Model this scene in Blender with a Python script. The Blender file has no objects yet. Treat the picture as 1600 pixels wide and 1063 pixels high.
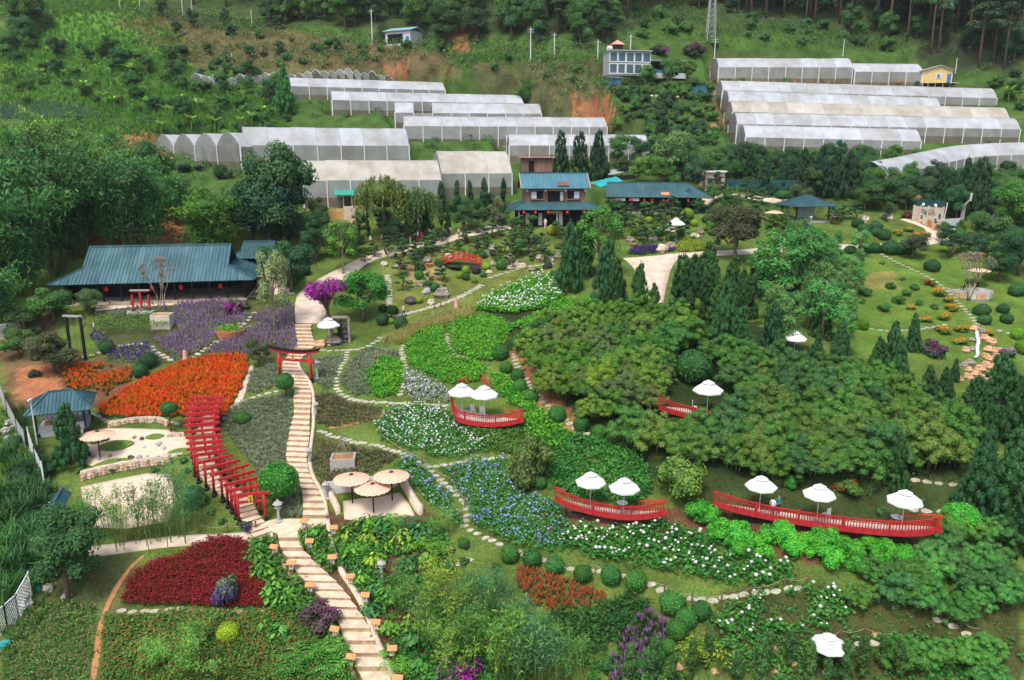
import bpy, math, random
import numpy as np
from math import radians, sin, cos, pi, hypot, atan2, sqrt
# --- camera, sky, sun, exposure
SC = bpy.context.scene
COL = SC.collection
F_PX, CX, CY = 1200.0, 800.0, 531.5          # focal length in photo pixels, photo centre
PITCH, CAMZ = radians(13.5), 44.5
cam = bpy.data.cameras.new('camera')
cam.sensor_width = 36.0
cam.lens = F_PX / 1600.0 * 36.0
cam.clip_start, cam.clip_end = 0.5, 3000.0
camo = bpy.data.objects.new('camera', cam)
camo.location = (0, 0, CAMZ)
camo.rotation_euler = (radians(90) - PITCH, 0, 0)
COL.objects.link(camo)
SC.camera = camo
SUN_EL, SUN_AZ = radians(60), radians(205)     # soft sun high above and a little behind the camera
world = bpy.data.worlds.new('World')
SC.world = world
world.use_nodes = True
wn = world.node_tree
sky = wn.nodes.new('ShaderNodeTexSky')
sky.sky_type = 'NISHITA'
sky.sun_disc = False
sky.sun_elevation = SUN_EL
sky.sun_rotation = SUN_AZ
sky.air_density = 1.0
sky.dust_density = 4.0
sky.ozone_density = 1.0
bg = wn.nodes['Background']
bg.inputs['Strength'].default_value = 0.15
wn.links.new(sky.outputs[0], bg.inputs[0])
sun = bpy.data.lights.new('sun', 'SUN')
sun.energy = 1.5
sun.angle = radians(14)
sun.color = (1.0, 0.96, 0.88)
suno = bpy.data.objects.new('sun', sun)
suno.rotation_euler = (radians(90) - SUN_EL, 0, pi - SUN_AZ)
COL.objects.link(suno)
SC.view_settings.view_transform = 'Standard'
SC.view_settings.look = 'None'
SC.view_settings.exposure = 0.56
SC.view_settings.gamma = 1.0
SC.render.engine = 'CYCLES'
SC.cycles.max_bounces = 6
SC.cycles.diffuse_bounces = 3
SC.cycles.transparent_max_bounces = 10
SC.cycles.volume_bounces = 0
RNG = np.random.default_rng(7)
random.seed(7)
# --- terrain height
_PY = np.array([-40, 0, 30, 43, 86, 140, 158, 170, 182, 195, 215, 240, 280, 350, 470], float)
_PZ = np.array([-8, 1, 8.3, 11.9, 23.8, 38.8, 43.4, 48.6, 55.5, 64.0, 77.0, 92.0, 115, 150, 190], float)
_ty = np.arange(-40, 470, 0.5)
_tz = np.interp(_ty, _PY, _PZ)
_k = np.exp(-0.5 * (np.arange(-24, 25) / 8.0) ** 2); _k /= _k.sum()
_tz = np.convolve(np.pad(_tz, 24, mode='edge'), _k, mode='valid')
BUMPS = [(20, 72, 17, 15, 5.0), (34, 52, 16, 9, 3.2), (-75, 150, 30, 30, 5.0), (100, 200, 40, 40, -4.0)]
PADS = []
def H0(x, y):
 x = np.asarray(x, float); y = np.asarray(y, float)
 z = np.interp(y, _ty, _tz)
 for bx_, by_, sx, sy, h in BUMPS:
  z = z + h * np.exp(-0.5 * (((x - bx_) / sx) ** 2 + ((y - by_) / sy) ** 2))
 far = np.clip((y - 150) / 60.0, 0, 1)
 z = z + 0.18 * np.sin(x * 0.31 + y * 0.17) + 0.15 * np.sin(x * 0.13 - y * 0.37 + 1.3)
 z = z + far * (2.2 * np.sin(x * 0.045 + 0.7) + 1.2 * np.sin(x * 0.11 + y * 0.06) + 1.0 * np.sin(y * 0.21 + 0.5 * np.sin(x * 0.07)))
 return z
def H(x, y):
 z = H0(x, y)
 x = np.asarray(x, float); y = np.asarray(y, float)
 for px, py, hx, hy, rz, pz, fo in PADS:
  c, s = cos(rz), sin(rz)
  u = (x - px) * c + (y - py) * s
  v = -(x - px) * s + (y - py) * c
  d = np.hypot(np.maximum(np.abs(u) - hx, 0), np.maximum(np.abs(v) - hy, 0))
  w = np.clip(1 - d / fo, 0, 1); w = w * w * (3 - 2 * w)
  z = z * (1 - w) + pz * w
 return z
_T = np.concatenate([np.arange(20, 130, 0.25), np.arange(130, 460, 0.5)])
_CP, _SP = cos(PITCH), sin(PITCH)
def ray(px, py):
 u = (px - CX) / F_PX; v = (py - CY) / F_PX
 return np.array([u, _CP - v * _SP, -_SP - v * _CP])
def P(px, py, h=0.0, hf=None):
 """world point where the line of sight through a photo pixel meets the ground (raised by h)"""
 d = ray(px, py)
 f = hf or H
 zz = CAMZ + d[2] * _T - f(d[0] * _T, d[1] * _T) - h
 k = np.nonzero(zz < 0)[0]
 if len(k) == 0 or k[0] == 0:
  t = _T[-1]
 else:
  i = k[0]; a, b = zz[i - 1], zz[i]
  t = _T[i - 1] + (_T[i] - _T[i - 1]) * a / (a - b)
 return (d[0] * t, d[1] * t, CAMZ + d[2] * t)
def PZ(px, py, z):
 d = ray(px, py); t = (z - CAMZ) / d[2]
 return (d[0] * t, d[1] * t, z)
def PD(px, py, dist):
 d = ray(px, py); t = dist
 return (d[0] * t, d[1] * t, CAMZ + d[2] * t)
def depth(p):
 return p[1] * _CP - (p[2] - CAMZ) * _SP
def scl(p):
 """photo pixels per metre at a world point"""
 return F_PX / depth(p)
def g(x, y):
 return (x, y, float(H(x, y)))
def polyW(pts, n=6):
 """photo polygon -> world xy polygon on the ground"""
 out = []
 m = len(pts)
 for i in range(m):
  a, b = pts[i], pts[(i + 1) % m]
  k = max(1, int(hypot(a[0] - b[0], a[1] - b[1]) / 25))
  for j in range(k):
   t = j / k
   p = P(a[0] + (b[0] - a[0]) * t, a[1] + (b[1] - a[1]) * t)
   out.append((p[0], p[1]))
 return np.array(out)
def inside(poly, x, y):
 x = np.asarray(x); y = np.asarray(y)
 r = np.zeros(x.shape, bool)
 n = len(poly); j = n - 1
 for i in range(n):
  xi, yi = poly[i]; xj, yj = poly[j]
  if yi != yj:
   c = ((yi > y) != (yj > y)) & (x < (xj - xi) * (y - yi) / (yj - yi) + xi)
   r ^= c
  j = i
 return r
def sample_poly(poly, dens, rng, jitter=1.0, gap=None):
 """jittered points inside a world polygon, about dens per square metre"""
 d = 1.0 / sqrt(dens)
 x0, y0 = poly.min(0); x1, y1 = poly.max(0)
 gx, gy = np.meshgrid(np.arange(x0, x1 + d, d), np.arange(y0, y1 + d, d))
 gx = gx.ravel() + (rng.random(gx.size) - .5) * d * jitter
 gy = gy.ravel() + (rng.random(gy.size) - .5) * d * jitter
 k = inside(poly, gx, gy)
 gx, gy = gx[k], gy[k]
 if gap is not None:
  keep = np.ones(len(gx), bool)
  for pg in gap:
   keep &= ~inside(pg, gx, gy)
  gx, gy = gx[keep], gy[keep]
 return gx, gy
# --- materials
MATS = {}
def _nt(name):
 m = bpy.data.materials.new(name); m.use_nodes = True
 nt = m.node_tree
 return m, nt, nt.nodes['Principled BSDF']
def _n(nt, t, **kw):
 nd = nt.nodes.new(t)
 for k, v in kw.items():
  setattr(nd, k, v)
 return nd
def mat(name, col, rough=0.7, var=0.15, scale=2.0, spec=0.3, metal=0.0, col2=None, bump=0.0, bscale=20.0, emit=0, space='OBJ'):
 """surface colour broken up by two octaves of noise"""
 m, nt, b = _nt(name)
 L = nt.links
 if space == 'OBJ':
  tc = _n(nt, 'ShaderNodeTexCoord'); src = tc.outputs['Object']
 else:
  tc = _n(nt, 'ShaderNodeNewGeometry'); src = tc.outputs['Position']
 nz = _n(nt, 'ShaderNodeTexNoise'); nz.inputs['Scale'].default_value = scale; nz.inputs['Detail'].default_value = 6
 L.new(src, nz.inputs['Vector'])
 mx = _n(nt, 'ShaderNodeMix', data_type='RGBA')
 c2 = col2 or tuple(min(1, c * (1 + var)) for c in col)
 c1 = tuple(c * (1 - var) for c in col) if col2 is None else col
 mx.inputs['A'].default_value = (*c1, 1); mx.inputs['B'].default_value = (*c2, 1)
 rp = _n(nt, 'ShaderNodeMapRange'); rp.inputs['From Min'].default_value = .3; rp.inputs['From Max'].default_value = .7
 L.new(nz.outputs['Fac'], rp.inputs['Value']); L.new(rp.outputs['Result'], mx.inputs['Factor'])
 L.new(mx.outputs['Result'], b.inputs['Base Color'])
 b.inputs['Roughness'].default_value = rough
 b.inputs['Specular IOR Level'].default_value = spec
 b.inputs['Metallic'].default_value = metal
 if bump:
  nb = _n(nt, 'ShaderNodeTexNoise'); nb.inputs['Scale'].default_value = bscale; nb.inputs['Detail'].default_value = 5
  L.new(src, nb.inputs['Vector'])
  bp = _n(nt, 'ShaderNodeBump'); bp.inputs['Strength'].default_value = bump; bp.inputs['Distance'].default_value = .05
  L.new(nb.outputs['Fac'], bp.inputs['Height']); L.new(bp.outputs['Normal'], b.inputs['Normal'])
 MATS[name] = m
 return m
def leafmat(name, col=None, lo=0.8, hi=2.1, transl=0.25, rough=0.6, hue=0.03):
 """foliage: the object's own colour (or a fixed one) varied leaf by leaf"""
 m, nt, b = _nt(name)
 L = nt.links
 at = _n(nt, 'ShaderNodeAttribute', attribute_name='tint')
 oi = _n(nt, 'ShaderNodeObjectInfo')
 mr = _n(nt, 'ShaderNodeMapRange'); mr.inputs['To Min'].default_value = lo; mr.inputs['To Max'].default_value = hi
 L.new(at.outputs['Fac'], mr.inputs['Value'])
 hs = _n(nt, 'ShaderNodeHueSaturation')
 hr = _n(nt, 'ShaderNodeMapRange'); hr.inputs['To Min'].default_value = .5 + hue; hr.inputs['To Max'].default_value = .5 - hue
 L.new(at.outputs['Fac'], hr.inputs['Value']); L.new(hr.outputs['Result'], hs.inputs['Hue'])
 L.new(mr.outputs['Result'], hs.inputs['Value'])
 if col is None:
  L.new(oi.outputs['Color'], hs.inputs['Color'])
 else:
  hs.inputs['Color'].default_value = (*col, 1)
 L.new(hs.outputs['Color'], b.inputs['Base Color'])
 b.inputs['Roughness'].default_value = rough
 b.inputs['Specular IOR Level'].default_value = .25
 if transl > 0:
  tr = _n(nt, 'ShaderNodeBsdfTranslucent')
  L.new(hs.outputs['Color'], tr.inputs['Color'])
  ms = _n(nt, 'ShaderNodeMixShader'); ms.inputs[0].default_value = transl
  L.new(b.outputs[0], ms.inputs[1]); L.new(tr.outputs[0], ms.inputs[2])
  L.new(ms.outputs[0], nt.nodes['Material Output'].inputs['Surface'])
 MATS[name] = m
 return m
# --- mesh helpers
def fastmesh(name, V, Q, mats, mi=None, tint=None, smooth=False):
 """mesh from numpy arrays; Q is (n,4) quads, or a list of arrays of (n,3)/(n,4)"""
 me = bpy.data.meshes.new(name)
 Qs = Q if isinstance(Q, list) else [Q]
 nl = sum(q.size for q in Qs); nf = sum(len(q) for q in Qs)
 me.vertices.add(len(V)); me.vertices.foreach_set('co', np.ascontiguousarray(V, np.float32).ravel())
 me.loops.add(nl); me.loops.foreach_set('vertex_index', np.concatenate([q.ravel() for q in Qs]).astype(np.int32))
 tot = np.concatenate([np.full(len(q), q.shape[1]) for q in Qs])
 st = np.concatenate([[0], np.cumsum(tot)[:-1]])
 me.polygons.add(nf)
 me.polygons.foreach_set('loop_start', st.astype(np.int32))
 me.polygons.foreach_set('loop_total', tot.astype(np.int32))
 if mi is not None:
  me.polygons.foreach_set('material_index', np.asarray(mi, np.int32))
 if smooth:
  me.polygons.foreach_set('use_smooth', np.ones(nf, bool))
 for m in mats:
  me.materials.append(m)
 me.update(calc_edges=True)
 if tint is not None:
  a = me.attributes.new('tint', 'FLOAT', 'POINT')
  a.data.foreach_set('value', np.asarray(tint, np.float32))
 return me
def meshobj(name, me, parent=None, loc=(0, 0, 0), rz=0.0, sc=None):
 o = bpy.data.objects.new(name, me)
 o.location = loc; o.rotation_euler = (0, 0, rz)
 if sc is not None:
  o.scale = (sc, sc, sc) if isinstance(sc, (int, float)) else sc
 COL.objects.link(o)
 if parent is not None:
  o.parent = parent
 return o
class MB:
 """collects shapes, then links them as one mesh object"""
 def __init__(s):
  s.v = []; s.f = []; s.m = []
 def add(s, vs, fs, m=0):
  o = len(s.v); s.v += [tuple(map(float, v)) for v in vs]
  for f in fs:
   s.f.append(tuple(i + o for i in f)); s.m.append(m)
  return s
 def box(s, c, d, rz=0.0, m=0, ry=0.0):
  hx, hy, hz = d[0] / 2, d[1] / 2, d[2] / 2
  vs = []
  cr, sr = cos(rz), sin(rz); cy_, sy_ = cos(ry), sin(ry)
  for x, y, z in ((-hx, -hy, -hz), (hx, -hy, -hz), (hx, hy, -hz), (-hx, hy, -hz), (-hx, -hy, hz), (hx, -hy, hz), (hx, hy, hz), (-hx, hy, hz)):
   x, z = x * cy_ + z * sy_, -x * sy_ + z * cy_
   vs.append((c[0] + x * cr - y * sr, c[1] + x * sr + y * cr, c[2] + z))
  return s.add(vs, [(0, 3, 2, 1), (4, 5, 6, 7), (0, 1, 5, 4), (1, 2, 6, 5), (2, 3, 7, 6), (3, 0, 4, 7)], m)
 def beam(s, a, b, w, h, m=0, up=(0, 0, 1)):
  a = np.array(a, float); b = np.array(b, float)
  d = b - a; L = np.linalg.norm(d); d /= max(L, 1e-9)
  u = np.array(up, float)
  r = np.cross(d, u)
  if np.linalg.norm(r) < 1e-4:
   r = np.cross(d, (1, 0, 0))
  r /= np.linalg.norm(r); u = np.cross(r, d)
  vs = []
  for p in (a, b):
   for i, j in ((-1, -1), (1, -1), (1, 1), (-1, 1)):
    vs.append(p + r * i * w / 2 + u * j * h / 2)
  return s.add(vs, [(0, 1, 2, 3), (7, 6, 5, 4), (0, 4, 5, 1), (1, 5, 6, 2), (2, 6, 7, 3), (3, 7, 4, 0)], m)
 def tube(s, pts, rad, seg=6, m=0, cap=True):
  pts = [np.array(p, float) for p in pts]
  n = len(pts)
  if isinstance(rad, (int, float)):
   rad = [rad] * n
  vs = []
  for i in range(n):
   d = pts[min(i + 1, n - 1)] - pts[max(i - 1, 0)]
   d = d / max(np.linalg.norm(d), 1e-9)
   a = np.cross(d, (0.13, 0.9, 0.2) if abs(d[2]) > .6 else (0, 0, 1)); a /= max(np.linalg.norm(a), 1e-9)
   b = np.cross(d, a)
   for k in range(seg):
    t = 2 * pi * k / seg
    vs.append(pts[i] + (a * cos(t) + b * sin(t)) * rad[i])
  fs = []
  for i in range(n - 1):
   for k in range(seg):
    k2 = (k + 1) % seg
    fs.append((i * seg + k, i * seg + k2, (i + 1) * seg + k2, (i + 1) * seg + k))
  if cap:
   fs.append(tuple(range(seg))[::-1]); fs.append(tuple((n - 1) * seg + k for k in range(seg)))
  return s.add(vs, fs, m)
 def lathe(s, prof, seg=10, c=(0, 0, 0), m=0):
  vs = []; fs = []
  for r, z in prof:
   for k in range(seg):
    t = 2 * pi * k / seg
    vs.append((c[0] + r * cos(t), c[1] + r * sin(t), c[2] + z))
  for i in range(len(prof) - 1):
   for k in range(seg):
    k2 = (k + 1) % seg
    fs.append((i * seg + k, i * seg + k2, (i + 1) * seg + k2, (i + 1) * seg + k))
  fs.append(tuple(range(seg))[::-1]); fs.append(tuple((len(prof) - 1) * seg + k for k in range(seg)))
  return s.add(vs, fs, m)
 def slab(s, pts, th, m=0):
  """polygon given by 3-D points, thickened downwards"""
  n = len(pts)
  vs = list(pts) + [(p[0], p[1], p[2] - th) for p in pts]
  fs = [tuple(range(n)), tuple(range(2 * n - 1, n - 1, -1))]
  for i in range(n):
   j = (i + 1) % n
   fs.append((i, i + n, j + n, j))
  return s.add(vs, fs, m)
 def rock(s, c, r, seed=0, m=0):
  rg = np.random.default_rng(seed)
  vs = []; fs = []
  n1, n2 = 7, 4
  vs.append((c[0], c[1], c[2] - r[2] * .4))
  for i in range(1, n2):
   ph = pi * i / n2
   for k in range(n1):
    t = 2 * pi * k / n1 + i * .4
    q = .78 + .4 * rg.random()
    vs.append((c[0] + r[0] * q * sin(ph) * cos(t), c[1] + r[1] * q * sin(ph) * sin(t), c[2] - r[2] * q * cos(ph)))
  vs.append((c[0], c[1], c[2] + r[2] * .85))
  e = len(vs) - 1
  for k in range(n1):
   fs.append((0, 1 + (k + 1) % n1, 1 + k))
   fs.append((e, e - n1 + k, e - n1 + (k + 1) % n1))
  for i in range(n2 - 2):
   for k in range(n1):
    a = 1 + i * n1 + k; b = 1 + i * n1 + (k + 1) % n1
    fs.append((a, b, b + n1, a + n1))
  return s.add(vs, fs, m)
 def mesh(s, name, mats, smooth=False):
  me = bpy.data.meshes.new(name)
  me.from_pydata(s.v, [], s.f)
  for m in mats:
   me.materials.append(m)
  me.polygons.foreach_set('material_index', s.m)
  if smooth:
   me.polygons.foreach_set('use_smooth', [True] * len(s.f))
  me.update()
  return me
 def build(s, name, mats, parent=None, loc=(0, 0, 0), rz=0.0, smooth=False):
  if not isinstance(mats, (list, tuple)):
   mats = [mats]
  return meshobj(name, s.mesh(name, mats, smooth), parent, loc, rz)
def tag(o, label=None, cat=None, group=None, kind=None):
 if label: o['label'] = label
 if cat: o['category'] = cat
 if group: o['group'] = group
 if kind: o['kind'] = kind
 return o
def thing(name, label, cat, loc=(0, 0, 0), rz=0.0, group=None, sc=None):
 o = bpy.data.objects.new(name, None)
 o.empty_display_size = .3
 o.location = loc; o.rotation_euler = (0, 0, rz)
 if sc is not None:
  o.scale = (sc, sc, sc) if isinstance(sc, (int, float)) else sc
 COL.objects.link(o)
 return tag(o, label, cat, group)
KIDS = {}
def copy_tree(o, parent=None):
 c = o.copy(); COL.objects.link(c); c.parent = parent
 for ch in KIDS.get(o.name) or o.children:
  copy_tree(ch, c)
 return c
def strip_mesh(name, left, right, mats, lift=.06, nx=4, skirt=.3):
 """pavement draped on the ground between two world polylines, with its edges turned down"""
 L = []; R = []
 for a, b, out in ((left, right, None),):
  n = len(a)
  for i in range(n - 1):
   k = max(1, int(max(hypot(a[i + 1][0] - a[i][0], a[i + 1][1] - a[i][1]), hypot(b[i + 1][0] - b[i][0], b[i + 1][1] - b[i][1])) / .5))
   for j in range(k):
    t = j / k
    L.append((a[i][0] + (a[i + 1][0] - a[i][0]) * t, a[i][1] + (a[i + 1][1] - a[i][1]) * t))
    R.append((b[i][0] + (b[i + 1][0] - b[i][0]) * t, b[i][1] + (b[i + 1][1] - b[i][1]) * t))
  L.append(tuple(a[-1][:2])); R.append(tuple(b[-1][:2]))
 L = np.array(L); R = np.array(R)
 n = len(L)
 ts = np.linspace(0, 1, nx + 1)
 X = L[:, None, 0] + (R - L)[:, None, 0] * ts[None]; Y = L[:, None, 1] + (R - L)[:, None, 1] * ts[None]
 Z = H(X, Y) + lift
 V = np.stack([X, Y, Z], -1)
 lo = V[:, :1].copy(); lo[..., 2] -= skirt; hi = V[:, -1:].copy(); hi[..., 2] -= skirt
 V = np.concatenate([lo, V, hi], 1); w = nx + 3
 idx = np.arange(n * w).reshape(n, w)
 Q = np.stack([idx[:-1, :-1], idx[:-1, 1:], idx[1:, 1:], idx[1:, :-1]], -1).reshape(-1, 4)
 return fastmesh(name, V.reshape(-1, 3), Q, mats)
def smooth_line(pts, it=2):
 p = np.array(pts, float)
 for _ in range(it):
  q = [p[0]]
  for i in range(len(p) - 1):
   q.append(p[i] * .75 + p[i + 1] * .25); q.append(p[i] * .25 + p[i + 1] * .75)
  q.append(p[-1]); p = np.array(q)
 return p
def wline(pix, it=2):
 return smooth_line([P(*q)[:2] for q in pix], it)
def resample(line, d):
 line = np.array(line)
 seg = np.hypot(*np.diff(line, axis=0).T); cum = np.concatenate([[0], np.cumsum(seg)])
 t = np.arange(0, cum[-1] + 1e-6, d)
 return np.stack([np.interp(t, cum, line[:, 0]), np.interp(t, cum, line[:, 1])], -1)
# --- building sites (levelled ground)
SITE = {}
def site(key, A, B, dep, up=0.0, fall=4.0, pad=True, grow=1.0):
 a = P(A[0], A[1]); b = P(B[0], B[1])
 z = (a[2] + b[2]) / 2 + up
 L = hypot(b[0] - a[0], b[1] - a[1]); rz = atan2(b[1] - a[1], b[0] - a[0])
 cx = (a[0] + b[0]) / 2 - sin(rz) * dep / 2; cy = (a[1] + b[1]) / 2 + cos(rz) * dep / 2
 SITE[key] = dict(loc=(cx, cy, z), rz=rz, L=L, D=dep)
 if pad:
  PADS.append((cx, cy, L / 2 + grow, dep / 2 + grow, rz, z - .05, fall))
site('hall', (104, 486), (385, 466), 9.0, .2, 5)
site('annex', (368, 436), (436, 430), 5.0, .1, 3)
site('pavilion_left', (58, 688), (136, 671), 4.2, 0, 3)
site('main', (806, 355), (934, 354), 8.5, 0, 4)
site('longhouse', (952, 335), (1096, 336), 7.0, .3, 3)
site('pavilion_right', (1243, 350), (1296, 346), 4.6, 0, 2.5)
site('house_top', (957, 134), (1022, 134), 8.0, 0, 3)
site('house_yellow', (1437, 137), (1486, 137), 6.0, 0, 2)
site('house_blue', (606, 70), (652, 74), 7.0, 0, 3)
site('shed_green', (536, 334), (566, 332), 5.0, 0, 2)
# greenhouses: key, left base, right base, spans, span width, wall, rise, zL, zR offsets
GH = {}
def ghouse(key, A, B, n, w, wall, rise, left=False, tilt=0.0, fall=3.0, za=None, lift=0.0):
 a = P(A[0], A[1]); b = P(B[0], B[1])
 z = min(a[2], b[2]) if za is None else za
 z += lift
 rz = atan2(b[1] - a[1], b[0] - a[0]); L = hypot(b[0] - a[0], b[1] - a[1])
 D = n * w
 cx = (a[0] + b[0]) / 2 - sin(rz) * D / 2; cy = (a[1] + b[1]) / 2 + cos(rz) * D / 2
 GH[key] = dict(a=a, loc=(cx, cy, z), rz=rz, L=L, n=n, w=w, wall=wall, rise=rise, tilt=tilt)
 PADS.append((cx, cy, L / 2 + .4, D / 2 + .4, rz, z - .1, fall))
def ghouse_dir(key, A, yaw, L, n, w, wall, rise, fall=3.0):
 a = P(A[0], A[1]); z = a[2]; rz = radians(yaw); D = n * w
 cx = a[0] + cos(rz) * L / 2 - sin(rz) * D / 2; cy = a[1] + sin(rz) * L / 2 + cos(rz) * D / 2
 GH[key] = dict(a=a, loc=(cx, cy, z), rz=rz, L=L, n=n, w=w, wall=wall, rise=rise, tilt=0)
 PADS.append((cx, cy, L / 2 + .4, D / 2 + .4, rz, z - .1, fall))
ghouse('front_b', (690, 305), (800, 300), 1, 10.0, 3.6, 3.8)
ghouse('front_a', (476, 324), (690, 312), 1, 9.0, 4.2, 3.2)
ghouse('arched_high', (384, 263), (640, 259), 2, 7.5, 4.0, 3.3)
ghouse_dir('arched', (378, 265), 54, 10.0, 4, 7.0, 3.9, 2.5)
ghouse('mid_e', (796, 252), (1012, 252), 2, 7.0, 3.0, 2.2)
ghouse('mid_d', (632, 228), (948, 228), 1, 8.0, 4.0, 2.2)
ghouse('mid_c', (618, 200), (846, 200), 1, 8.0, 3.2, 2.4)
ghouse('mid_b', (520, 180), (818, 178), 1, 8.0, 3.2, 2.2)
ghouse('mid_a', (456, 155), (696, 153), 1, 8.0, 2.8, 2.2)
_a = P(1166, 238); _b = P(1438, 234)
for k, (xl, xr) in enumerate(((1163, 1437), (1150, 1592), (1143, 1575), (1137, 1468), (1127, 1556))):
 yy = _a[1] + 7.0 * k; zz = _a[2] + 2.75 * k
 d = yy * _CP - (zz - CAMZ) * _SP
 x0 = (xl - CX) / F_PX * d; x1 = (xr - CX) / F_PX * d
 GH['tier_%d' % k] = dict(a=(x0, yy, zz), loc=((x0 + x1) / 2, yy + 3.4, zz), rz=0.0, L=x1 - x0, n=1, w=6.8, wall=2.6, rise=2.5, tilt=-.9 - .25 * k)
 PADS.append(((x0 + x1) / 2, yy + 3.4, (x1 - x0) / 2 + .4, 3.5, 0.0, zz - .8, 2.5))
ghouse('top_a', (1122, 124), (1330, 132), 1, 8.0, 4.0, 2.6)
ghouse('top_b', (1334, 134), (1440, 138), 1, 8.0, 3.8, 2.4)
# --- ground sheet
m, nt, b = _nt('ground')
Lk = nt.links
geo = _n(nt, 'ShaderNodeNewGeometry')
at = _n(nt, 'ShaderNodeAttribute', attribute_name='zone')
n1 = _n(nt, 'ShaderNodeTexNoise'); n1.inputs['Scale'].default_value = .35; n1.inputs['Detail'].default_value = 8
n2 = _n(nt, 'ShaderNodeTexNoise'); n2.inputs['Scale'].default_value = 5.0; n2.inputs['Detail'].default_value = 6
Lk.new(geo.outputs['Position'], n1.inputs['Vector']); Lk.new(geo.outputs['Position'], n2.inputs['Vector'])
ma = _n(nt, 'ShaderNodeMapRange'); ma.inputs['From Min'].default_value = .3; ma.inputs['From Max'].default_value = .7
ma.inputs['To Min'].default_value = .66; ma.inputs['To Max'].default_value = 1.3
Lk.new(n1.outputs['Fac'], ma.inputs['Value'])
mb_ = _n(nt, 'ShaderNodeMapRange'); mb_.inputs['From Min'].default_value = .25; mb_.inputs['From Max'].default_value = .75
mb_.inputs['To Min'].default_value = .6; mb_.inputs['To Max'].default_value = 1.4
Lk.new(n2.outputs['Fac'], mb_.inputs['Value'])
mm = _n(nt, 'ShaderNodeMath', operation='MULTIPLY')
Lk.new(ma.outputs['Result'], mm.inputs[0]); Lk.new(mb_.outputs['Result'], mm.inputs[1])
hs = _n(nt, 'ShaderNodeHueSaturation')
hm = _n(nt, 'ShaderNodeMapRange'); hm.inputs['From Min'].default_value = .3; hm.inputs['From Max'].default_value = .7
hm.inputs['To Min'].default_value = .47; hm.inputs['To Max'].default_value = .52
n3 = _n(nt, 'ShaderNodeTexNoise'); n3.inputs['Scale'].default_value = .9; n3.inputs['Detail'].default_value = 5
Lk.new(geo.outputs['Position'], n3.inputs['Vector'])
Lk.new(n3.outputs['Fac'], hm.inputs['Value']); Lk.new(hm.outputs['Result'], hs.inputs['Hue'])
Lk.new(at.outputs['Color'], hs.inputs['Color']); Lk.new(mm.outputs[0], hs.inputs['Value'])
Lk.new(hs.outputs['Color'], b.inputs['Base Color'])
b.inputs['Roughness'].default_value = .9; b.inputs['Specular IOR Level'].default_value = .1
bp = _n(nt, 'ShaderNodeBump'); bp.inputs['Strength'].default_value = .8; bp.inputs['Distance'].default_value = .15
Lk.new(n2.outputs['Fac'], bp.inputs['Height']); Lk.new(bp.outputs['Normal'], b.inputs['Normal'])
GROUND = m
LAWN = (.10, .16, .032); LAWN2 = (.105, .19, .03); SOIL = (.36, .16, .07); BROWN = (.15, .075, .04); DARK = (.028, .05, .014)
DRY = (.12, .115, .045); WILD = (.06, .125, .026); MULCH = (.11, .06, .032); SANDY = (.42, .27, .15); FIELD = (.11, .22, .03)
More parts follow.
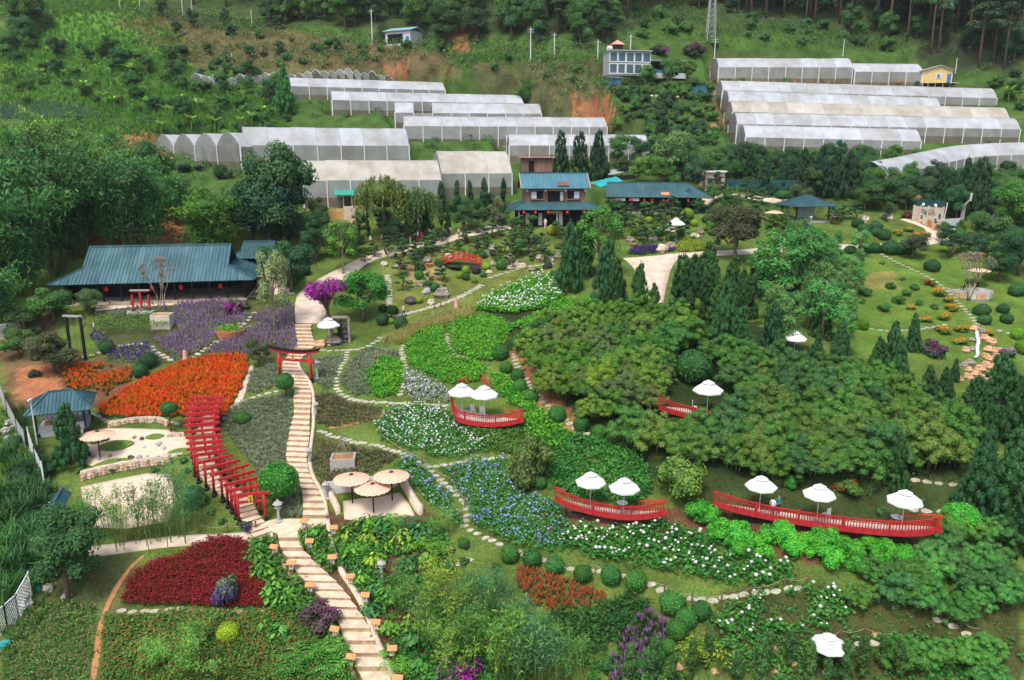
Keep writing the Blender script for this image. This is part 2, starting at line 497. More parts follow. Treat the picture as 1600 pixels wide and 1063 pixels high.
ZONES = [  # photo polygon, colour of the ground cover or soil there
 ([(0, 0), (1600, 0), (1600, 330), (0, 330)], WILD),
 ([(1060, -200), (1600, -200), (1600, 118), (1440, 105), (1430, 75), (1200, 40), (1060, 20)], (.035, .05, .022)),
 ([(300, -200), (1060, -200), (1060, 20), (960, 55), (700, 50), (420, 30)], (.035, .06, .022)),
 ([(40, 0), (210, 0), (240, 60), (230, 100), (80, 110), (20, 60)], (.09, .22, .03)),
 ([(0, 60), (300, 90), (290, 190), (150, 170), (0, 160)], (.06, .15, .025)),
 ([(180, 20), (420, 40), (560, 70), (620, 110), (500, 120), (300, 105), (220, 70)], DRY),
 ([(520, 60), (690, 80), (720, 120), (620, 130), (540, 100)], (.15, .12, .055)),
 ([(740, 95), (955, 95), (955, 150), (900, 215), (860, 190), (740, 150)], (.10, .11, .045)),
 ([(885, 150), (955, 150), (952, 215), (895, 205)], SOIL),
 ([(600, 100), (640, 95), (632, 128), (600, 125)], SOIL),
 ([(705, 45), (735, 45), (728, 85), (705, 82)], SOIL),
 ([(1110, 100), (1450, 120), (1440, 150), (1120, 150)], (.15, .13, .05)),
 ([(960, 160), (1110, 160), (1110, 230), (955, 230)], (.06, .10, .025)),
 ([(1110, 130), (1130, 130), (1135, 200), (1115, 200)], (.30, .19, .09)),
 ([(1165, 222), (1330, 222), (1330, 245), (1200, 240)], SOIL),
 ([(1400, 255), (1600, 235), (1600, 310), (1480, 320), (1400, 300)], (.26, .16, .09)),
 ([(130, 320), (290, 320), (290, 400), (130, 400)], (.40, .20, .08)),
 ([(170, 180), (260, 220), (262, 262), (185, 210)], SOIL),
 ([(110, 225), (190, 225), (190, 245), (110, 245)], SOIL),
 ([(480, 325), (560, 325), (560, 360), (480, 360)], SANDY),
 ([(0, 480), (80, 480), (110, 570), (100, 640), (0, 640)], (.16, .11, .05)),
 ([(25, 575), (95, 570), (110, 605), (90, 625), (30, 625)], SOIL),
 ([(90, 560), (210, 560), (210, 630), (110, 640)], BROWN),
 ([(0, 640), (60, 640), (100, 870), (60, 980), (0, 1063)], (.045, .09, .02)),
 ([(150, 480), (460, 470), (470, 560), (160, 570)], (.07, .085, .03)),
 ([(120, 650), (300, 650), (300, 730), (120, 740)], LAWN),
 ([(60, 900), (220, 860), (200, 950), (160, 1063), (0, 1063), (0, 1000)], (.10, .12, .04)),
 ([(430, 830), (540, 830), (720, 1000), (720, 1063), (620, 1063)], (.10, .075, .03)),
 ([(500, 800), (690, 800), (700, 1063), (560, 1063)], MULCH),
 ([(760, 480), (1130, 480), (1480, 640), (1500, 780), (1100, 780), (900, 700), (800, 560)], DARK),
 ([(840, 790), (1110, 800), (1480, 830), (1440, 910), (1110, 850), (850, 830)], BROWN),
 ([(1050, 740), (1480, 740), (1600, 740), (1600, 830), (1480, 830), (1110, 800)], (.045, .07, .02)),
 ([(1320, 380), (1600, 380), (1600, 560), (1320, 560)], LAWN2),
 ([(1350, 425), (1400, 425), (1405, 450), (1345, 455)], (.22, .21, .06)),
 ([(600, 380), (870, 380), (870, 470), (600, 500)], (.14, .18, .04)),
 ([(640, 410), (690, 410), (690, 440), (640, 440)], (.28, .22, .09)),
 ([(1120, 920), (1600, 920), (1600, 1063), (1120, 1063)], (.06, .075, .022)),
 ([(800, 540), (830, 540), (900, 670), (880, 680), (815, 590)], (.30, .14, .06)),
]
ZP = None
def build_ground():
 xs = np.concatenate([np.arange(-330, -100, 5.0), np.arange(-100, -62, 1.5), np.arange(-62, 66, .5), np.arange(66, 110, 1.5), np.arange(110, 341, 5.0)])
 ys = np.concatenate([np.arange(-40, 24, 4.0), np.arange(24, 130, .5), np.arange(130, 240, 1.0), np.arange(240, 470, 6.0)])
 X, Y = np.meshgrid(xs, ys)
 Z = H(X, Y)
 V = np.stack([X, Y, Z], -1).reshape(-1, 3)
 ny, nx = X.shape
 idx = np.arange(nx * ny).reshape(ny, nx)
 Q = np.stack([idx[:-1, :-1], idx[:-1, 1:], idx[1:, 1:], idx[1:, :-1]], -1).reshape(-1, 4)
 me = fastmesh('ground', V, Q, [GROUND], smooth=True)
 # ground cover zones, found by where each piece of ground lies in the survey picture
 d = V[:, 1] * _CP - (V[:, 2] - CAMZ) * _SP
 d = np.maximum(d, 1)
 u = CX + F_PX * V[:, 0] / d
 w = CY - F_PX * (V[:, 1] * _SP + (V[:, 2] - CAMZ) * _CP) / d
 u = u + 6 * np.sin(V[:, 0] * 1.7 + V[:, 1] * .9) + 4 * np.sin(V[:, 0] * 3.1 - V[:, 1] * 2.3)
 w = w + 2.5 * np.sin(V[:, 0] * 1.3 - V[:, 1] * 1.9)
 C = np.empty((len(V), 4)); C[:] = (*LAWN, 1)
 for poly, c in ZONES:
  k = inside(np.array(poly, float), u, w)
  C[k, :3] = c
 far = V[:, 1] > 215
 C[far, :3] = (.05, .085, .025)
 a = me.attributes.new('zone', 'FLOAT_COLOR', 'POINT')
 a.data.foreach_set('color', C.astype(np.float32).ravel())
 o = meshobj('terrain', me)
 tag(o, kind='structure')
 o['label'] = 'sloping garden ground of grass and soil'
 return o
TERRAIN = build_ground()
# --- paving, stairs, stepping stones
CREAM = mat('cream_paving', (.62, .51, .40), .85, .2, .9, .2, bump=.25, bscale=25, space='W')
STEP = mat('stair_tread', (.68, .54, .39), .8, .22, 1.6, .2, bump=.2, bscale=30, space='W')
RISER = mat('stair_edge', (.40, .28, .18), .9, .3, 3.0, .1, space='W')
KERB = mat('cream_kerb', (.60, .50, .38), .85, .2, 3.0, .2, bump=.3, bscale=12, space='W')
STONE = mat('step_stone', (.40, .38, .29), .9, .35, 2.5, .2, space='W')
PINKST = mat('tile_stone', (.62, .57, .50), .85, .15, 5.0, .2, space='W')
SAND = mat('raked_sand', (.66, .53, .40), .95, .10, 2.0, .1, bump=.15, bscale=9, space='W')
DIRT = mat('dirt_track', (.44, .21, .09), .95, .2, 2.0, .1, bump=.3, bscale=10, space='W')
WOODST = mat('wood_step', (.50, .30, .16), .8, .2, 3.0, .2, space='W')
def edges(pixL, pixR, it=1):
 return smooth_line([P(*q)[:2] for q in pixL], it), smooth_line([P(*q)[:2] for q in pixR], it)
def path_strip(name, label, pixL, pixR, m, lift=.06):
 l, r = edges(pixL, pixR)
 n = min(len(l), len(r))
 me = strip_mesh(name, l[:n], r[:n], [m], lift)
 o = meshobj(name, me); tag(o, label, kind='structure')
 return o
def path_line(name, label, pix, width, m, lift=.06, it=2):
 c = wline(pix, it)
 t = np.gradient(c, axis=0); t /= np.linalg.norm(t, axis=1)[:, None] + 1e-9
 nrm = np.stack([-t[:, 1], t[:, 0]], -1)
 w = np.interp(np.linspace(0, 1, len(c)), np.linspace(0, 1, len(width)), width)[:, None] / 2 if isinstance(width, (list, tuple)) else width / 2
 me = strip_mesh(name, c + nrm * w, c - nrm * w, [m], lift)
 o = meshobj(name, me); tag(o, label, kind='structure')
 return o
path_strip('garden_path', 'wide cream paved ramp curving up behind the purple tree',
  [(462, 506), (460, 484), (464, 460), (488, 441), (532, 418), (574, 398), (620, 386), (665, 378), (700, 369), (735, 359), (800, 353)],
  [(511, 507), (509, 484), (510, 466), (528, 446), (556, 426), (578, 408), (625, 395), (668, 388), (703, 378), (738, 367), (800, 358)], CREAM)
path_strip('plaza', 'cream paved plaza beside the dark junipers', [(974, 404), (992, 420), (1002, 445), (1008, 478)], [(1078, 396), (1056, 406), (1044, 430), (1036, 474)], CREAM)
path_line('road', 'cream paved road running behind the lawn to the painted wall',
  [(1040, 402), (1100, 397), (1190, 391), (1246, 389), (1330, 386), (1400, 384), (1445, 379), (1466, 370), (1462, 358), (1440, 349), (1415, 342)], [1.8, 1.8, 1.8, 1.8, 3.0, 3.4, 3.0], CREAM)
path_line('lane', 'cream lane leading to the timber houses', [(1100, 318), (1125, 305), (1160, 306), (1210, 314), (1240, 318)], 2.4, CREAM)
path_line('walkway', 'pale walkway in front of the long hall', [(150, 482), (200, 478), (260, 476), (340, 470), (400, 462)], 1.6, CREAM)
path_strip('forecourt', 'pale paved yard beside the long hall', [(388, 462), (396, 440), (405, 428)], [(462, 462), (450, 440), (440, 430)], CREAM)
path_line('lower_path', 'cream path below the bamboo', [(138, 863), (190, 857), (240, 850), (290, 845), (350, 843), (400, 838), (432, 830)], 1.0, CREAM, .07)
path_line('dirt_track', 'narrow orange dirt track down the slope', [(146, 1063), (152, 1020), (156, 980), (170, 940), (190, 905), (210, 880), (225, 868)], [.3, .5, .32, .42, .3, .2], DIRT, .015)
path_line('dirt_path', 'short dirt path between the heather beds', [(515, 668), (560, 660), (600, 648), (640, 640)], .5, DIRT, .05)
path_line('bed_path', 'pale earth path beside the orange bed', [(392, 572), (384, 600), (374, 625), (366, 640)], .7, KERB, .05)
def draped_poly(name, label, pix, m, lift=.06, kind='structure'):
 poly = polyW(pix)
 c = poly.mean(0)
 rings = [c + (poly - c) * k for k in np.linspace(0.02, 1, 9)]
 V = np.concatenate(rings); n = len(poly)
 Z = H(V[:, 0], V[:, 1]) + lift
 V3 = np.column_stack([V, Z])
 sk = V3[-n:].copy(); sk[:, 2] -= .3
 V3 = np.concatenate([V3, sk])
 Q = []
 for k in range(9):
  a = np.arange(n) + k * n; b = np.roll(np.arange(n), -1) + k * n
  Q.append(np.stack([a, b, b + n, a + n], -1))
 o = meshobj(name, fastmesh(name, V3, np.concatenate(Q), [m])); tag(o, label, kind=kind)
 return o
draped_poly('sand_garden', 'raked cream sand of the upper rock garden', [(118, 696), (135, 676), (165, 670), (200, 670), (262, 672), (296, 684), (298, 706), (262, 712), (225, 720), (185, 732), (150, 730), (122, 722)], SAND)
draped_poly('sand_court', 'raked cream sand below the stone wall', [(126, 762), (170, 752), (230, 740), (266, 742), (276, 780), (262, 815), (200, 826), (136, 824)], SAND)
draped_poly('patio', 'cream patio under the peach parasols', [(536, 784), (560, 780), (590, 778), (625, 770), (640, 790), (648, 806), (600, 815), (538, 812)], CREAM)
draped_poly('stair_landing', 'cream landing between the two stairs', [(404, 818), (432, 812), (472, 812), (510, 806), (512, 818), (470, 832), (434, 836), (408, 832)], STEP, .09)
# main garden stairs: photo rows (y, left x, right x)
ROWS = [(508, 462, 488), (517, 461, 486), (524, 462, 487), (535, 465, 491), (545, 463, 492), (556, 453, 480), (568, 442, 464), (577, 441, 467), (586, 442, 471), (594, 446, 478), (601, 455, 481),
  (610, 462, 486), (625, 458, 487), (644, 461, 485), (665, 457, 484), (683, 451, 484), (704, 449, 481), (725, 447, 479), (744, 461, 483), (762, 470, 492), (783, 474, 504), (800, 475, 509), (812, 474, 510)]
ROWS2 = [(832, 433, 468), (846, 434, 468), (865, 439, 475), (875, 448, 485), (888, 457, 500), (901, 467, 513), (915, 479, 529), (930, 492, 541), (946, 508, 552), (962, 520, 563), (978, 530, 574), (1010, 538, 585), (1031, 554, 600), (1057, 561, 606), (1075, 568, 613)]
def stairs(name, label, rows, run, w_over=None):
 root = thing(name, label, None, P(rows[-1][1], rows[-1][0])); tag(root, kind='structure')
 Lw = smooth_line([P(r[1], r[0])[:2] for r in rows][::-1], 1); Rw = smooth_line([P(r[2], r[0])[:2] for r in rows][::-1], 1)
 C = (Lw + Rw) / 2
 seg = np.hypot(*np.diff(C, axis=0).T); cum = np.concatenate([[0], np.cumsum(seg)])
 n = int(cum[-1] / run)
 tt = np.linspace(0, cum[-1], n + 1)
 def at(A, t):
  return np.array([np.interp(t, cum, A[:, 0]), np.interp(t, cum, A[:, 1])])
 inv = root.location
 for i in range(n):
  t0, t1 = tt[i], tt[i + 1]
  sk = random.uniform(-.03, .03) * run
  l0, r0, l1, r1 = at(Lw, t0), at(Rw, t0), at(Lw, t1 + .06), at(Rw, t1 + .06)
  j = np.array([random.uniform(-.06, .06), 0])
  l0 = l0 + j; r0 = r0 + j * .6; l1 = l1 + j
  z = float(max(H(*((l1 + r1) / 2)), H(*l1), H(*r1))) + .10
  zb = float(H(*((l0 + r0) / 2)))
  b_ = MB()
  pts = [(*l0, z), (*r0, z), (*r1, z), (*l1, z)]
  pts = [(p[0] - inv[0], p[1] - inv[1], p[2] - inv[2]) for p in pts]
  top = [pts[0], pts[1], pts[2], pts[3]]
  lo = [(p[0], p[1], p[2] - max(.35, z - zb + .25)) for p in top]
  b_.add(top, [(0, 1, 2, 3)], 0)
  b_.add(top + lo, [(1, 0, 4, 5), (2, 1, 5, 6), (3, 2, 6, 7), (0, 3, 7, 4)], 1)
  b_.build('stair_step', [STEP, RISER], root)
 return Lw, Rw
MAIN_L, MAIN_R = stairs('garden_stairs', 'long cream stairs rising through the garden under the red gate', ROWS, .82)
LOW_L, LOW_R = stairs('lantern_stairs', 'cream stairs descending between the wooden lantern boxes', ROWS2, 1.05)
def kerb_wall(name, label, pix, w, h, m, lift=0.0, it=2):
 c = resample(wline(pix, it), .45)
 t = np.gradient(c, axis=0); t /= np.linalg.norm(t, axis=1)[:, None] + 1e-9
 nr = np.stack([-t[:, 1], t[:, 0]], -1) * w / 2
 z = H(c[:, 0], c[:, 1]) + lift
 rg = np.random.default_rng(len(c))
 dz = (rg.random(len(c)) - .5) * .08
 A = np.column_stack([c + nr, z - .4]); B = np.column_stack([c + nr * .85, z + h + dz]); C_ = np.column_stack([c - nr * .85, z + h + dz]); D = np.column_stack([c - nr, z - .4])
 V = np.stack([A, B, C_, D], 1); n = len(c)
 idx = np.arange(n * 4).reshape(n, 4)
 Q = np.stack([idx[:-1, :3], idx[1:, :3], idx[1:, 1:], idx[:-1, 1:]], -1).reshape(-1, 4)
 caps = np.array([[0, 1, 2, 3], [n * 4 - 1, n * 4 - 2, n * 4 - 3, n * 4 - 4]])
 o = meshobj(name, fastmesh(name, V.reshape(-1, 3), np.concatenate([Q, caps]), [m])); tag(o, label, 'wall')
 return o
kerb_wall('kerb_wall', 'low cream kerb along the upper stairs', [(466, 566), (468, 578), (478, 590), (486, 603), (491, 622), (489, 645), (491, 660), (487, 690), (483, 725), (489, 748), (500, 765), (508, 785), (511, 808)], .32, .28, KERB)
kerb_wall('kerb_wall', 'low cream kerb on the outer side of the lantern stairs', [(512, 815), (516, 840), (524, 872), (534, 896), (546, 912), (560, 934), (574, 962), (588, 1002), (604, 1035), (618, 1070)], .38, .30, KERB)
kerb_wall('kerb_wall', 'dark kerb on the inner side of the lantern stairs', [(430, 836), (434, 866), (446, 890), (462, 908)], .25, .2, RISER)
kerb_wall('kerb_wall', 'dark kerb low down beside the last lantern boxes', [(524, 985), (534, 1018), (548, 1045), (556, 1070)], .3, .25, RISER)
# stepping stones: one mesh shared by all, each stone an object of its own
_st = []
for k in range(4):
 b_ = MB(); rg = np.random.default_rng(50 + k)
 n = 8; pts = []
 for i in range(n):
  t = 2 * pi * i / n; q = .85 + .25 * rg.random()
  pts.append((.38 * q * cos(t), .22 * q * sin(t), .03 + .01 * rg.random()))
 b_.slab(pts, .12)
 _st.append(b_.mesh('stepping_stone', [STONE]))
def stones(label, pix, gap=.72, sc=1.0, m=None, across=True, jit=.08):
 line = resample(wline(pix, 2), gap)
 root = thing('stepping_stone_path', label, None, g(*line[0])); tag(root, kind='structure')
 tg = np.gradient(line, axis=0)
 for i, (x, y) in enumerate(line):
  x += random.uniform(-jit, jit); y += random.uniform(-jit, jit)
  e = .3
  p = g(x, y)
  o = meshobj('stepping_stone', random.choice(_st), root)
  o.location = (p[0] - root.location[0], p[1] - root.location[1], p[2] - root.location[2] + .03)
  a = random.uniform(-.25, .25)
  k = sc * random.uniform(.85, 1.12)
  o.scale = (k, k, 1)
  gx = float(H(x + e, y) - H(x - e, y)) / (2 * e); gy = float(H(x, y + e) - H(x, y - e)) / (2 * e)
  o.rotation_euler = (gy * .9, -gx * .9, 0)
  o.rotation_euler.rotate_axis('Z', a)
 return root
stones('stepping stones curving round the heather bed below the red gate', [(541, 548), (542, 560), (530, 578), (524, 595), (526, 606), (533, 618), (555, 627), (585, 629), (624, 631), (663, 633), (703, 635)], .62)
stones('stepping stones leading right from the stairs past the white parasol', [(497, 547), (520, 549), (545, 548), (560, 547), (580, 540), (594, 529)], .75)
stones('stepping stones dividing the heather bed from the bright green bed', [(634, 533), (627, 549), (632, 567), (634, 586), (629, 604), (625, 622)], .62)
stones('stepping stones cutting into the bright green bed', [(696, 524), (699, 545), (712, 557), (733, 563)], .65)
stones('stepping stones running down past the planter box to the blue hydrangeas', [(500, 674), (537, 689), (582, 695), (621, 707), (650, 720), (677, 739), (698, 760), (722, 778), (729, 796), (727, 820)], .62)
stones('stepping stones following the row of clipped bushes below the hydrangeas', [(727, 822), (742, 832), (769, 846), (790, 857), (819, 867), (850, 875), (884, 891), (932, 891), (974, 901), (1024, 917), (1063, 936), (1103, 941), (1142, 933), (1182, 926), (1211, 924), (1259, 918)], .72)
stones('stepping stones down to the bamboo beside clipped bushes', [(732, 875), (705, 888), (685, 899), (690, 920), (698, 941)], .62)
stones('stepping stones between the white and blue hydrangeas', [(669, 731), (729, 723), (785, 715)], .7)
stones('stepping stones between the lavender beds by the tall dark swing frame', [(119, 561), (155, 552), (184, 541), (227, 536), (250, 554), (269, 566)], .75)
stones('stepping stones from the orange bed up to the round planter', [(295, 565), (316, 549), (350, 530), (372, 515), (388, 500), (400, 488)], .75)
stones('stepping stones in front of the pavilion', [(135, 650), (150, 646), (169, 661), (200, 660), (232, 659), (262, 661), (287, 663)], .7)
stones('stepping stones right of the tunnel of red gates', [(353, 641), (382, 625), (419, 615), (442, 610)], .75)
stones('stepping stones below the dark red flower bed', [(190, 955), (237, 958), (274, 951), (300, 957), (374, 957), (411, 959), (440, 957)], .85)
stones('stepping stones across the round lawn to the rock cascade', [(1378, 398), (1417, 418), (1470, 444), (1496, 471), (1528, 508)], .9)
stones('stepping stones along the lower edge of the round lawn', [(1314, 504), (1345, 512), (1380, 518), (1420, 517), (1454, 512), (1480, 508)], .85)
stones('stepping stones at the far side of the rock cascade', [(1562, 518), (1583, 523)], .8)
stones('stepping stones beside the row of clipped bushes above the shrubs', [(803, 554), (808, 575), (826, 602), (850, 631), (887, 662), (921, 681)], .7)
stones('stepping stones beside the white parasol at the bottom', [(1325, 1013), (1351, 1007), (1378, 1010), (1393, 1010), (1451, 1008)], .8)
stones('stepping stones among the shrubs near the bottom corner', [(1467, 971), (1501, 987), (1540, 1002)], .8)
stones('stepping stones on the grass behind the long red deck', [(1430, 752), (1467, 756), (1486, 756), (1538, 770), (1570, 779)], .9)
stones('stepping stones to the end of the long red deck', [(1428, 799), (1470, 799), (1528, 795), (1570, 788)], .9)
stones('stepping stones on the grass edge below the bonsai garden', [(767, 434), (785, 428), (808, 421), (825, 417), (842, 415), (862, 413)], .95, 1.2)
stones('pale tiled path where two visitors walk', [(618, 494), (648, 488), (687, 477), (715, 467), (738, 455), (755, 445)], .72, 1.35, jit=.02)
stones('small timber steps rising through the bonsai lawn', [(610, 492), (609, 475), (608, 458), (607, 443), (605, 430)], .55, 1.2, jit=.02)
# --- plant meshes
LEAF = leafmat('leaf')
NEEDLE = leafmat('needle', lo=.75, hi=2.1, transl=.12, rough=.75, hue=.02)
BARK = mat('bark', (.16, .11, .075), .9, .3, 6.0, .1, bump=.4, bscale=15)
PALEBARK = mat('pale_bark', (.33, .27, .20), .9, .25, 5.0, .1)
CULM = mat('culm', (.20, .26, .07), .6, .25, 4.0, .3)
PET = {}
for nm, c in dict(purple=(.27, .035, .30), magenta=(.42, .03, .36), lavender=(.33, .18, .37), violet=(.10, .045, .25), orange=(.80, .17, .02), redorange=(.74, .075, .012), yellow=(.75, .50, .03),
    gold=(.72, .34, .02), darkred=(.19, .016, .013), crimson=(.30, .022, .016), white=(.82, .82, .78), blue=(.20, .32, .66), paleblue=(.45, .52, .75), pink=(.6, .30, .30), rust=(.50, .13, .035), plum=(.16, .06, .12)).items():
 PET[nm] = leafmat('petal_' + nm, c, .6, 1.35, .2, .7, .03)
def unit(n, rng):
 v = rng.normal(size=(n, 3)); return v / np.linalg.norm(v, axis=1)[:, None]
def leaves(C, N, size, rng, aspect=.5, jit=.6, droop=0.0, T=None):
 """rhombic leaves at C facing roughly N; size per leaf"""
 n = len(C)
 N = N + unit(n, rng) * jit
 N /= np.linalg.norm(N, axis=1)[:, None] + 1e-9
 if T is None:
  T = unit(n, rng)
 T = T - N * (T * N).sum(1)[:, None]
 T[:, 2] -= droop
 T /= np.linalg.norm(T, axis=1)[:, None] + 1e-9
 B = np.cross(N, T)
 s = np.broadcast_to(np.asarray(size, float), (n,))[:, None]
 V = np.stack([C - T * s * .5, C + B * s * aspect * .5 + T * s * .05, C + T * s * .5, C - B * s * aspect * .5 + T * s * .05], 1)
 return V.reshape(-1, 3)
def quads(n, o=0):
 return np.arange(n * 4).reshape(n, 4) + o
def blob_leaves(blobs, n, size, rng, shell=.7, aspect=.5, jit=.6, droop=0, upw=.25, cut=-.35):
 bl = np.array(blobs, float)
 ar = (bl[:, 3] * bl[:, 4] + bl[:, 4] * bl[:, 5] + bl[:, 3] * bl[:, 5])
 k = rng.choice(len(bl), n, p=ar / ar.sum())
 d = unit(n, rng)
 low = d[:, 2] < cut
 d[low, 2] *= -1
 r = shell + (1 - shell) * rng.random(n) ** .7
 C = bl[k, :3] + d * r[:, None] * bl[k, 3:6]
 N = d / bl[k, 3:6]; N /= np.linalg.norm(N, axis=1)[:, None]
 N[:, 2] += upw
 sz = size * (.7 + .6 * rng.random(n))
 V = leaves(C, N, sz, rng, aspect, jit, droop)
 bt = rng.random(len(bl))
 tint = np.clip(.35 * bt[k] + .65 * rng.random(n), 0, 1)
 return V, np.repeat(tint, 4)
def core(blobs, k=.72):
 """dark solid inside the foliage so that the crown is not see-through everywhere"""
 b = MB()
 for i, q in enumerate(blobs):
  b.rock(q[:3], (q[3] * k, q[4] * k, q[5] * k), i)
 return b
def crown_mesh(name, blobs, n, size, seed, mats=None, flower=0.0, shell=.7, aspect=.5, jit=.6, droop=0, upw=.25, corek=.66, cut=-.35, topf=False):
 rng = np.random.default_rng(seed)
 V, t = blob_leaves(blobs, n, size, rng, shell, aspect, jit, droop, upw, cut)
 mats = mats or [LEAF]
 mi = np.zeros(n, int)
 if flower > 0 and len(mats) > 1:
  if topf:
   zc = V[::4, 2]; key = zc + rng.normal(size=n) * (zc.max() - zc.min()) * .18
   mi[key > np.quantile(key, 1 - flower)] = 1
  else:
   c = V[::4]
   f = np.sin(c[:, 0] * 3.1 + seed) + np.sin(c[:, 1] * 2.7 + 1.1 * seed) + np.sin(c[:, 2] * 3.3) + rng.normal(size=n) * .7
   mi[f > np.quantile(f, 1 - flower)] = 1
 Q = [quads(n)]
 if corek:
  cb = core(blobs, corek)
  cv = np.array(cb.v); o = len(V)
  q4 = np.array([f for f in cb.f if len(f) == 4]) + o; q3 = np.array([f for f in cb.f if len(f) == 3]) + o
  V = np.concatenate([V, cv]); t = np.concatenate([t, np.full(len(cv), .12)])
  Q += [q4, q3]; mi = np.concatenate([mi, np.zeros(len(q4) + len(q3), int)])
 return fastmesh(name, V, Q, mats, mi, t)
def limb_mesh(name, segs, m, seg=6):
 b = MB()
 for pts, r in segs:
  b.tube(pts, r, seg)
 return b.mesh(name, [m], True)
TPL = {}   # kind -> list of variants; a variant is a list of (part name, mesh, takes colour)
def rblobs(rng, n, R, Hc, rz, size, flat=1.0):
 out = []
 for i in range(n):
  a = rng.random() * 2 * pi; rr = R * sqrt(rng.random()) * .75
  z = Hc + (rng.random() * 2 - 1) * rz * (1 - .5 * (rr / R) ** 2)
  s = size * (.7 + .6 * rng.random())
  out.append((rr * cos(a), rr * sin(a), z, s, s, s * flat))
 return out
def make_templates():
 R = lambda s: np.random.default_rng(s)
 # broadleaf trees, 6 m
 TPL['round'] = []
 for v in range(5):
  r = R(100 + v)
  bl = rblobs(r, 18, 2.5, 3.7, 1.9, .95)
  lim = [([(0, 0, -.3), (.05, .02, 1.2), (.1, -.05, 2.6), (.05, 0, 4)], [.2, .16, .12, .05])]
  for q in bl[:7]:
   lim.append(([(.08, -.03, 1.8 + r.random()), (q[0] * .5, q[1] * .5, q[2] - .9), (q[0], q[1], q[2])], [.09, .06, .02]))
  TPL['round'].append([('trunk', limb_mesh('trunk', lim, BARK), 0), ('crown', crown_mesh('crown', bl, 6500, .21, v, corek=.55), 1)])
 # airy trees with light foliage
 TPL['airy'] = []
 for v in range(3):
  r = R(130 + v)
  bl = rblobs(r, 30, 2.2, 3.9, 2.4, .68)
  lim = [([(0, 0, -.3), (.1, .05, 2), (0, .1, 4), (.1, 0, 5.8)], [.14, .11, .07, .03])]
  for q in bl[:12]:
   lim.append(([(.05, 0, 1.4 + r.random() * 2), (q[0] * .6, q[1] * .6, q[2] - .6), (q[0], q[1], q[2] + .2)], [.06, .035, .012]))
  TPL['airy'].append([('trunk', limb_mesh('trunk', lim, PALEBARK), 0), ('crown', crown_mesh('crown', bl, 4200, .25, 20 + v, corek=0, shell=.35), 1)])
 # upright dark conifers: many small rising tips on a cone
 TPL['juniper'] = []
 for v in range(5):
  r = R(160 + v); bl = []
  lx, ly = .25 * r.normal(), .25 * r.normal()
  for i in range(125):
   z = .3 + 5.3 * r.random() ** 1.15
   rad = (1.75 + .25 * r.random()) * (1 - z / 6.3) ** (.5 + .12 * v) * (.6 + .42 * r.random())
   a = r.random() * 2 * pi
   s = .31 * (1 - .35 * z / 6) * (.75 + .6 * r.random())
   bl.append((rad * cos(a) + lx * z / 6, rad * sin(a) + ly * z / 6, z, s, s, s * 1.8))
  bl.append((lx, ly, 5.5, .2, .2, .7)); bl.append((lx * .5, ly * .5, 2.6, 1.1, 1.1, 2.2))
  TPL['juniper'].append([('trunk', limb_mesh('trunk', [([(0, 0, -.3), (0, 0, 5)], [.16, .04])], BARK), 0),
      ('crown', crown_mesh('crown', bl, 7000, .17, 40 + v, [NEEDLE], aspect=.35, jit=.5, corek=.7, upw=0, cut=-.8), 1)])
 TPL['cypress'] = []
 for v in range(2):
  r = R(190 + v); bl = []
  for i in range(26):
   z = .4 + 5.3 * r.random()
   rad = .55 * (1 - z / 6.3) ** .6 * r.random() ** .5
   a = r.random() * 2 * pi
   bl.append((rad * cos(a), rad * sin(a), z, .3, .3, .75))
  bl.append((0, 0, 5.6, .14, .14, .6))
  TPL['cypress'].append([('trunk', limb_mesh('trunk', [([(0, 0, -.3), (0, 0, 4)], [.1, .03])], BARK), 0),
      ('crown', crown_mesh('crown', bl, 1500, .24, 60 + v, [NEEDLE], aspect=.35, corek=.7, upw=0, cut=-.8), 1)])
 # tall forest pines, 22 m
 TPL['pine'] = []
 for v in range(4):
  r = R(220 + v); bl = []; lim = [([(0, 0, -1), (.2 * r.normal(), .1, 8), (.3 * r.normal(), 0, 15), (.3 * r.normal(), 0, 21)], [.32, .25, .17, .05])]
  for i in range(24):
   z = 8.5 + 13.0 * r.random() ** .8
   rad = (3.8 * (1 - (z - 8.5) / 16)) * (.35 + .65 * r.random()); a = r.random() * 2 * pi
   bl.append((rad * cos(a), rad * sin(a), z, 1.7, 1.7, .85))
   if i < 11:
    lim.append(([(0, 0, z - .9), (rad * cos(a), rad * sin(a), z)], [.09, .03]))
  TPL['pine'].append([('trunk', limb_mesh('trunk', lim, BARK, 5), 0), ('crown', crown_mesh('crown', bl, 3000, .75, 80 + v, [NEEDLE], aspect=.34, jit=.9, corek=.5, cut=-.5), 1)])
 # bamboo: arching culms with narrow hanging leaves, 10 m
 TPL['bamboo'] = []
 for v in range(3):
  r = R(250 + v); lim = []; C = []
  for i in range(26):
   a = r.random() * 2 * pi; hh = 7 + 3.6 * r.random(); sp = .9 + 2.6 * r.random()
   b0 = np.array([.6 * cos(a) * r.random(), .6 * sin(a) * r.random(), -.3])
   pts = [b0, b0 + (sp * .12 * cos(a), sp * .12 * sin(a), hh * .4), b0 + (sp * .45 * cos(a), sp * .45 * sin(a), hh * .8), b0 + (sp * cos(a), sp * sin(a), hh * .95)]
   lim.append((pts, [.05, .045, .03, .012]))
   for k in range(11):
    t = .22 + .78 * (k + r.random()) / 11
    j = min(int(t * 3), 2); f = t * 3 - j
    C.append(pts[j] * (1 - f) + pts[j + 1] * f)
  C = np.array(C); n0 = len(C); m_ = 17
  CC = np.repeat(C, m_, 0) + r.normal(size=(n0 * m_, 3)) * (.36, .36, .24)
  n = len(CC); N = unit(n, r); N[:, 2] = np.abs(N[:, 2]) + .3
  T = unit(n, r); T[:, 2] = -np.abs(T[:, 2]) * .6
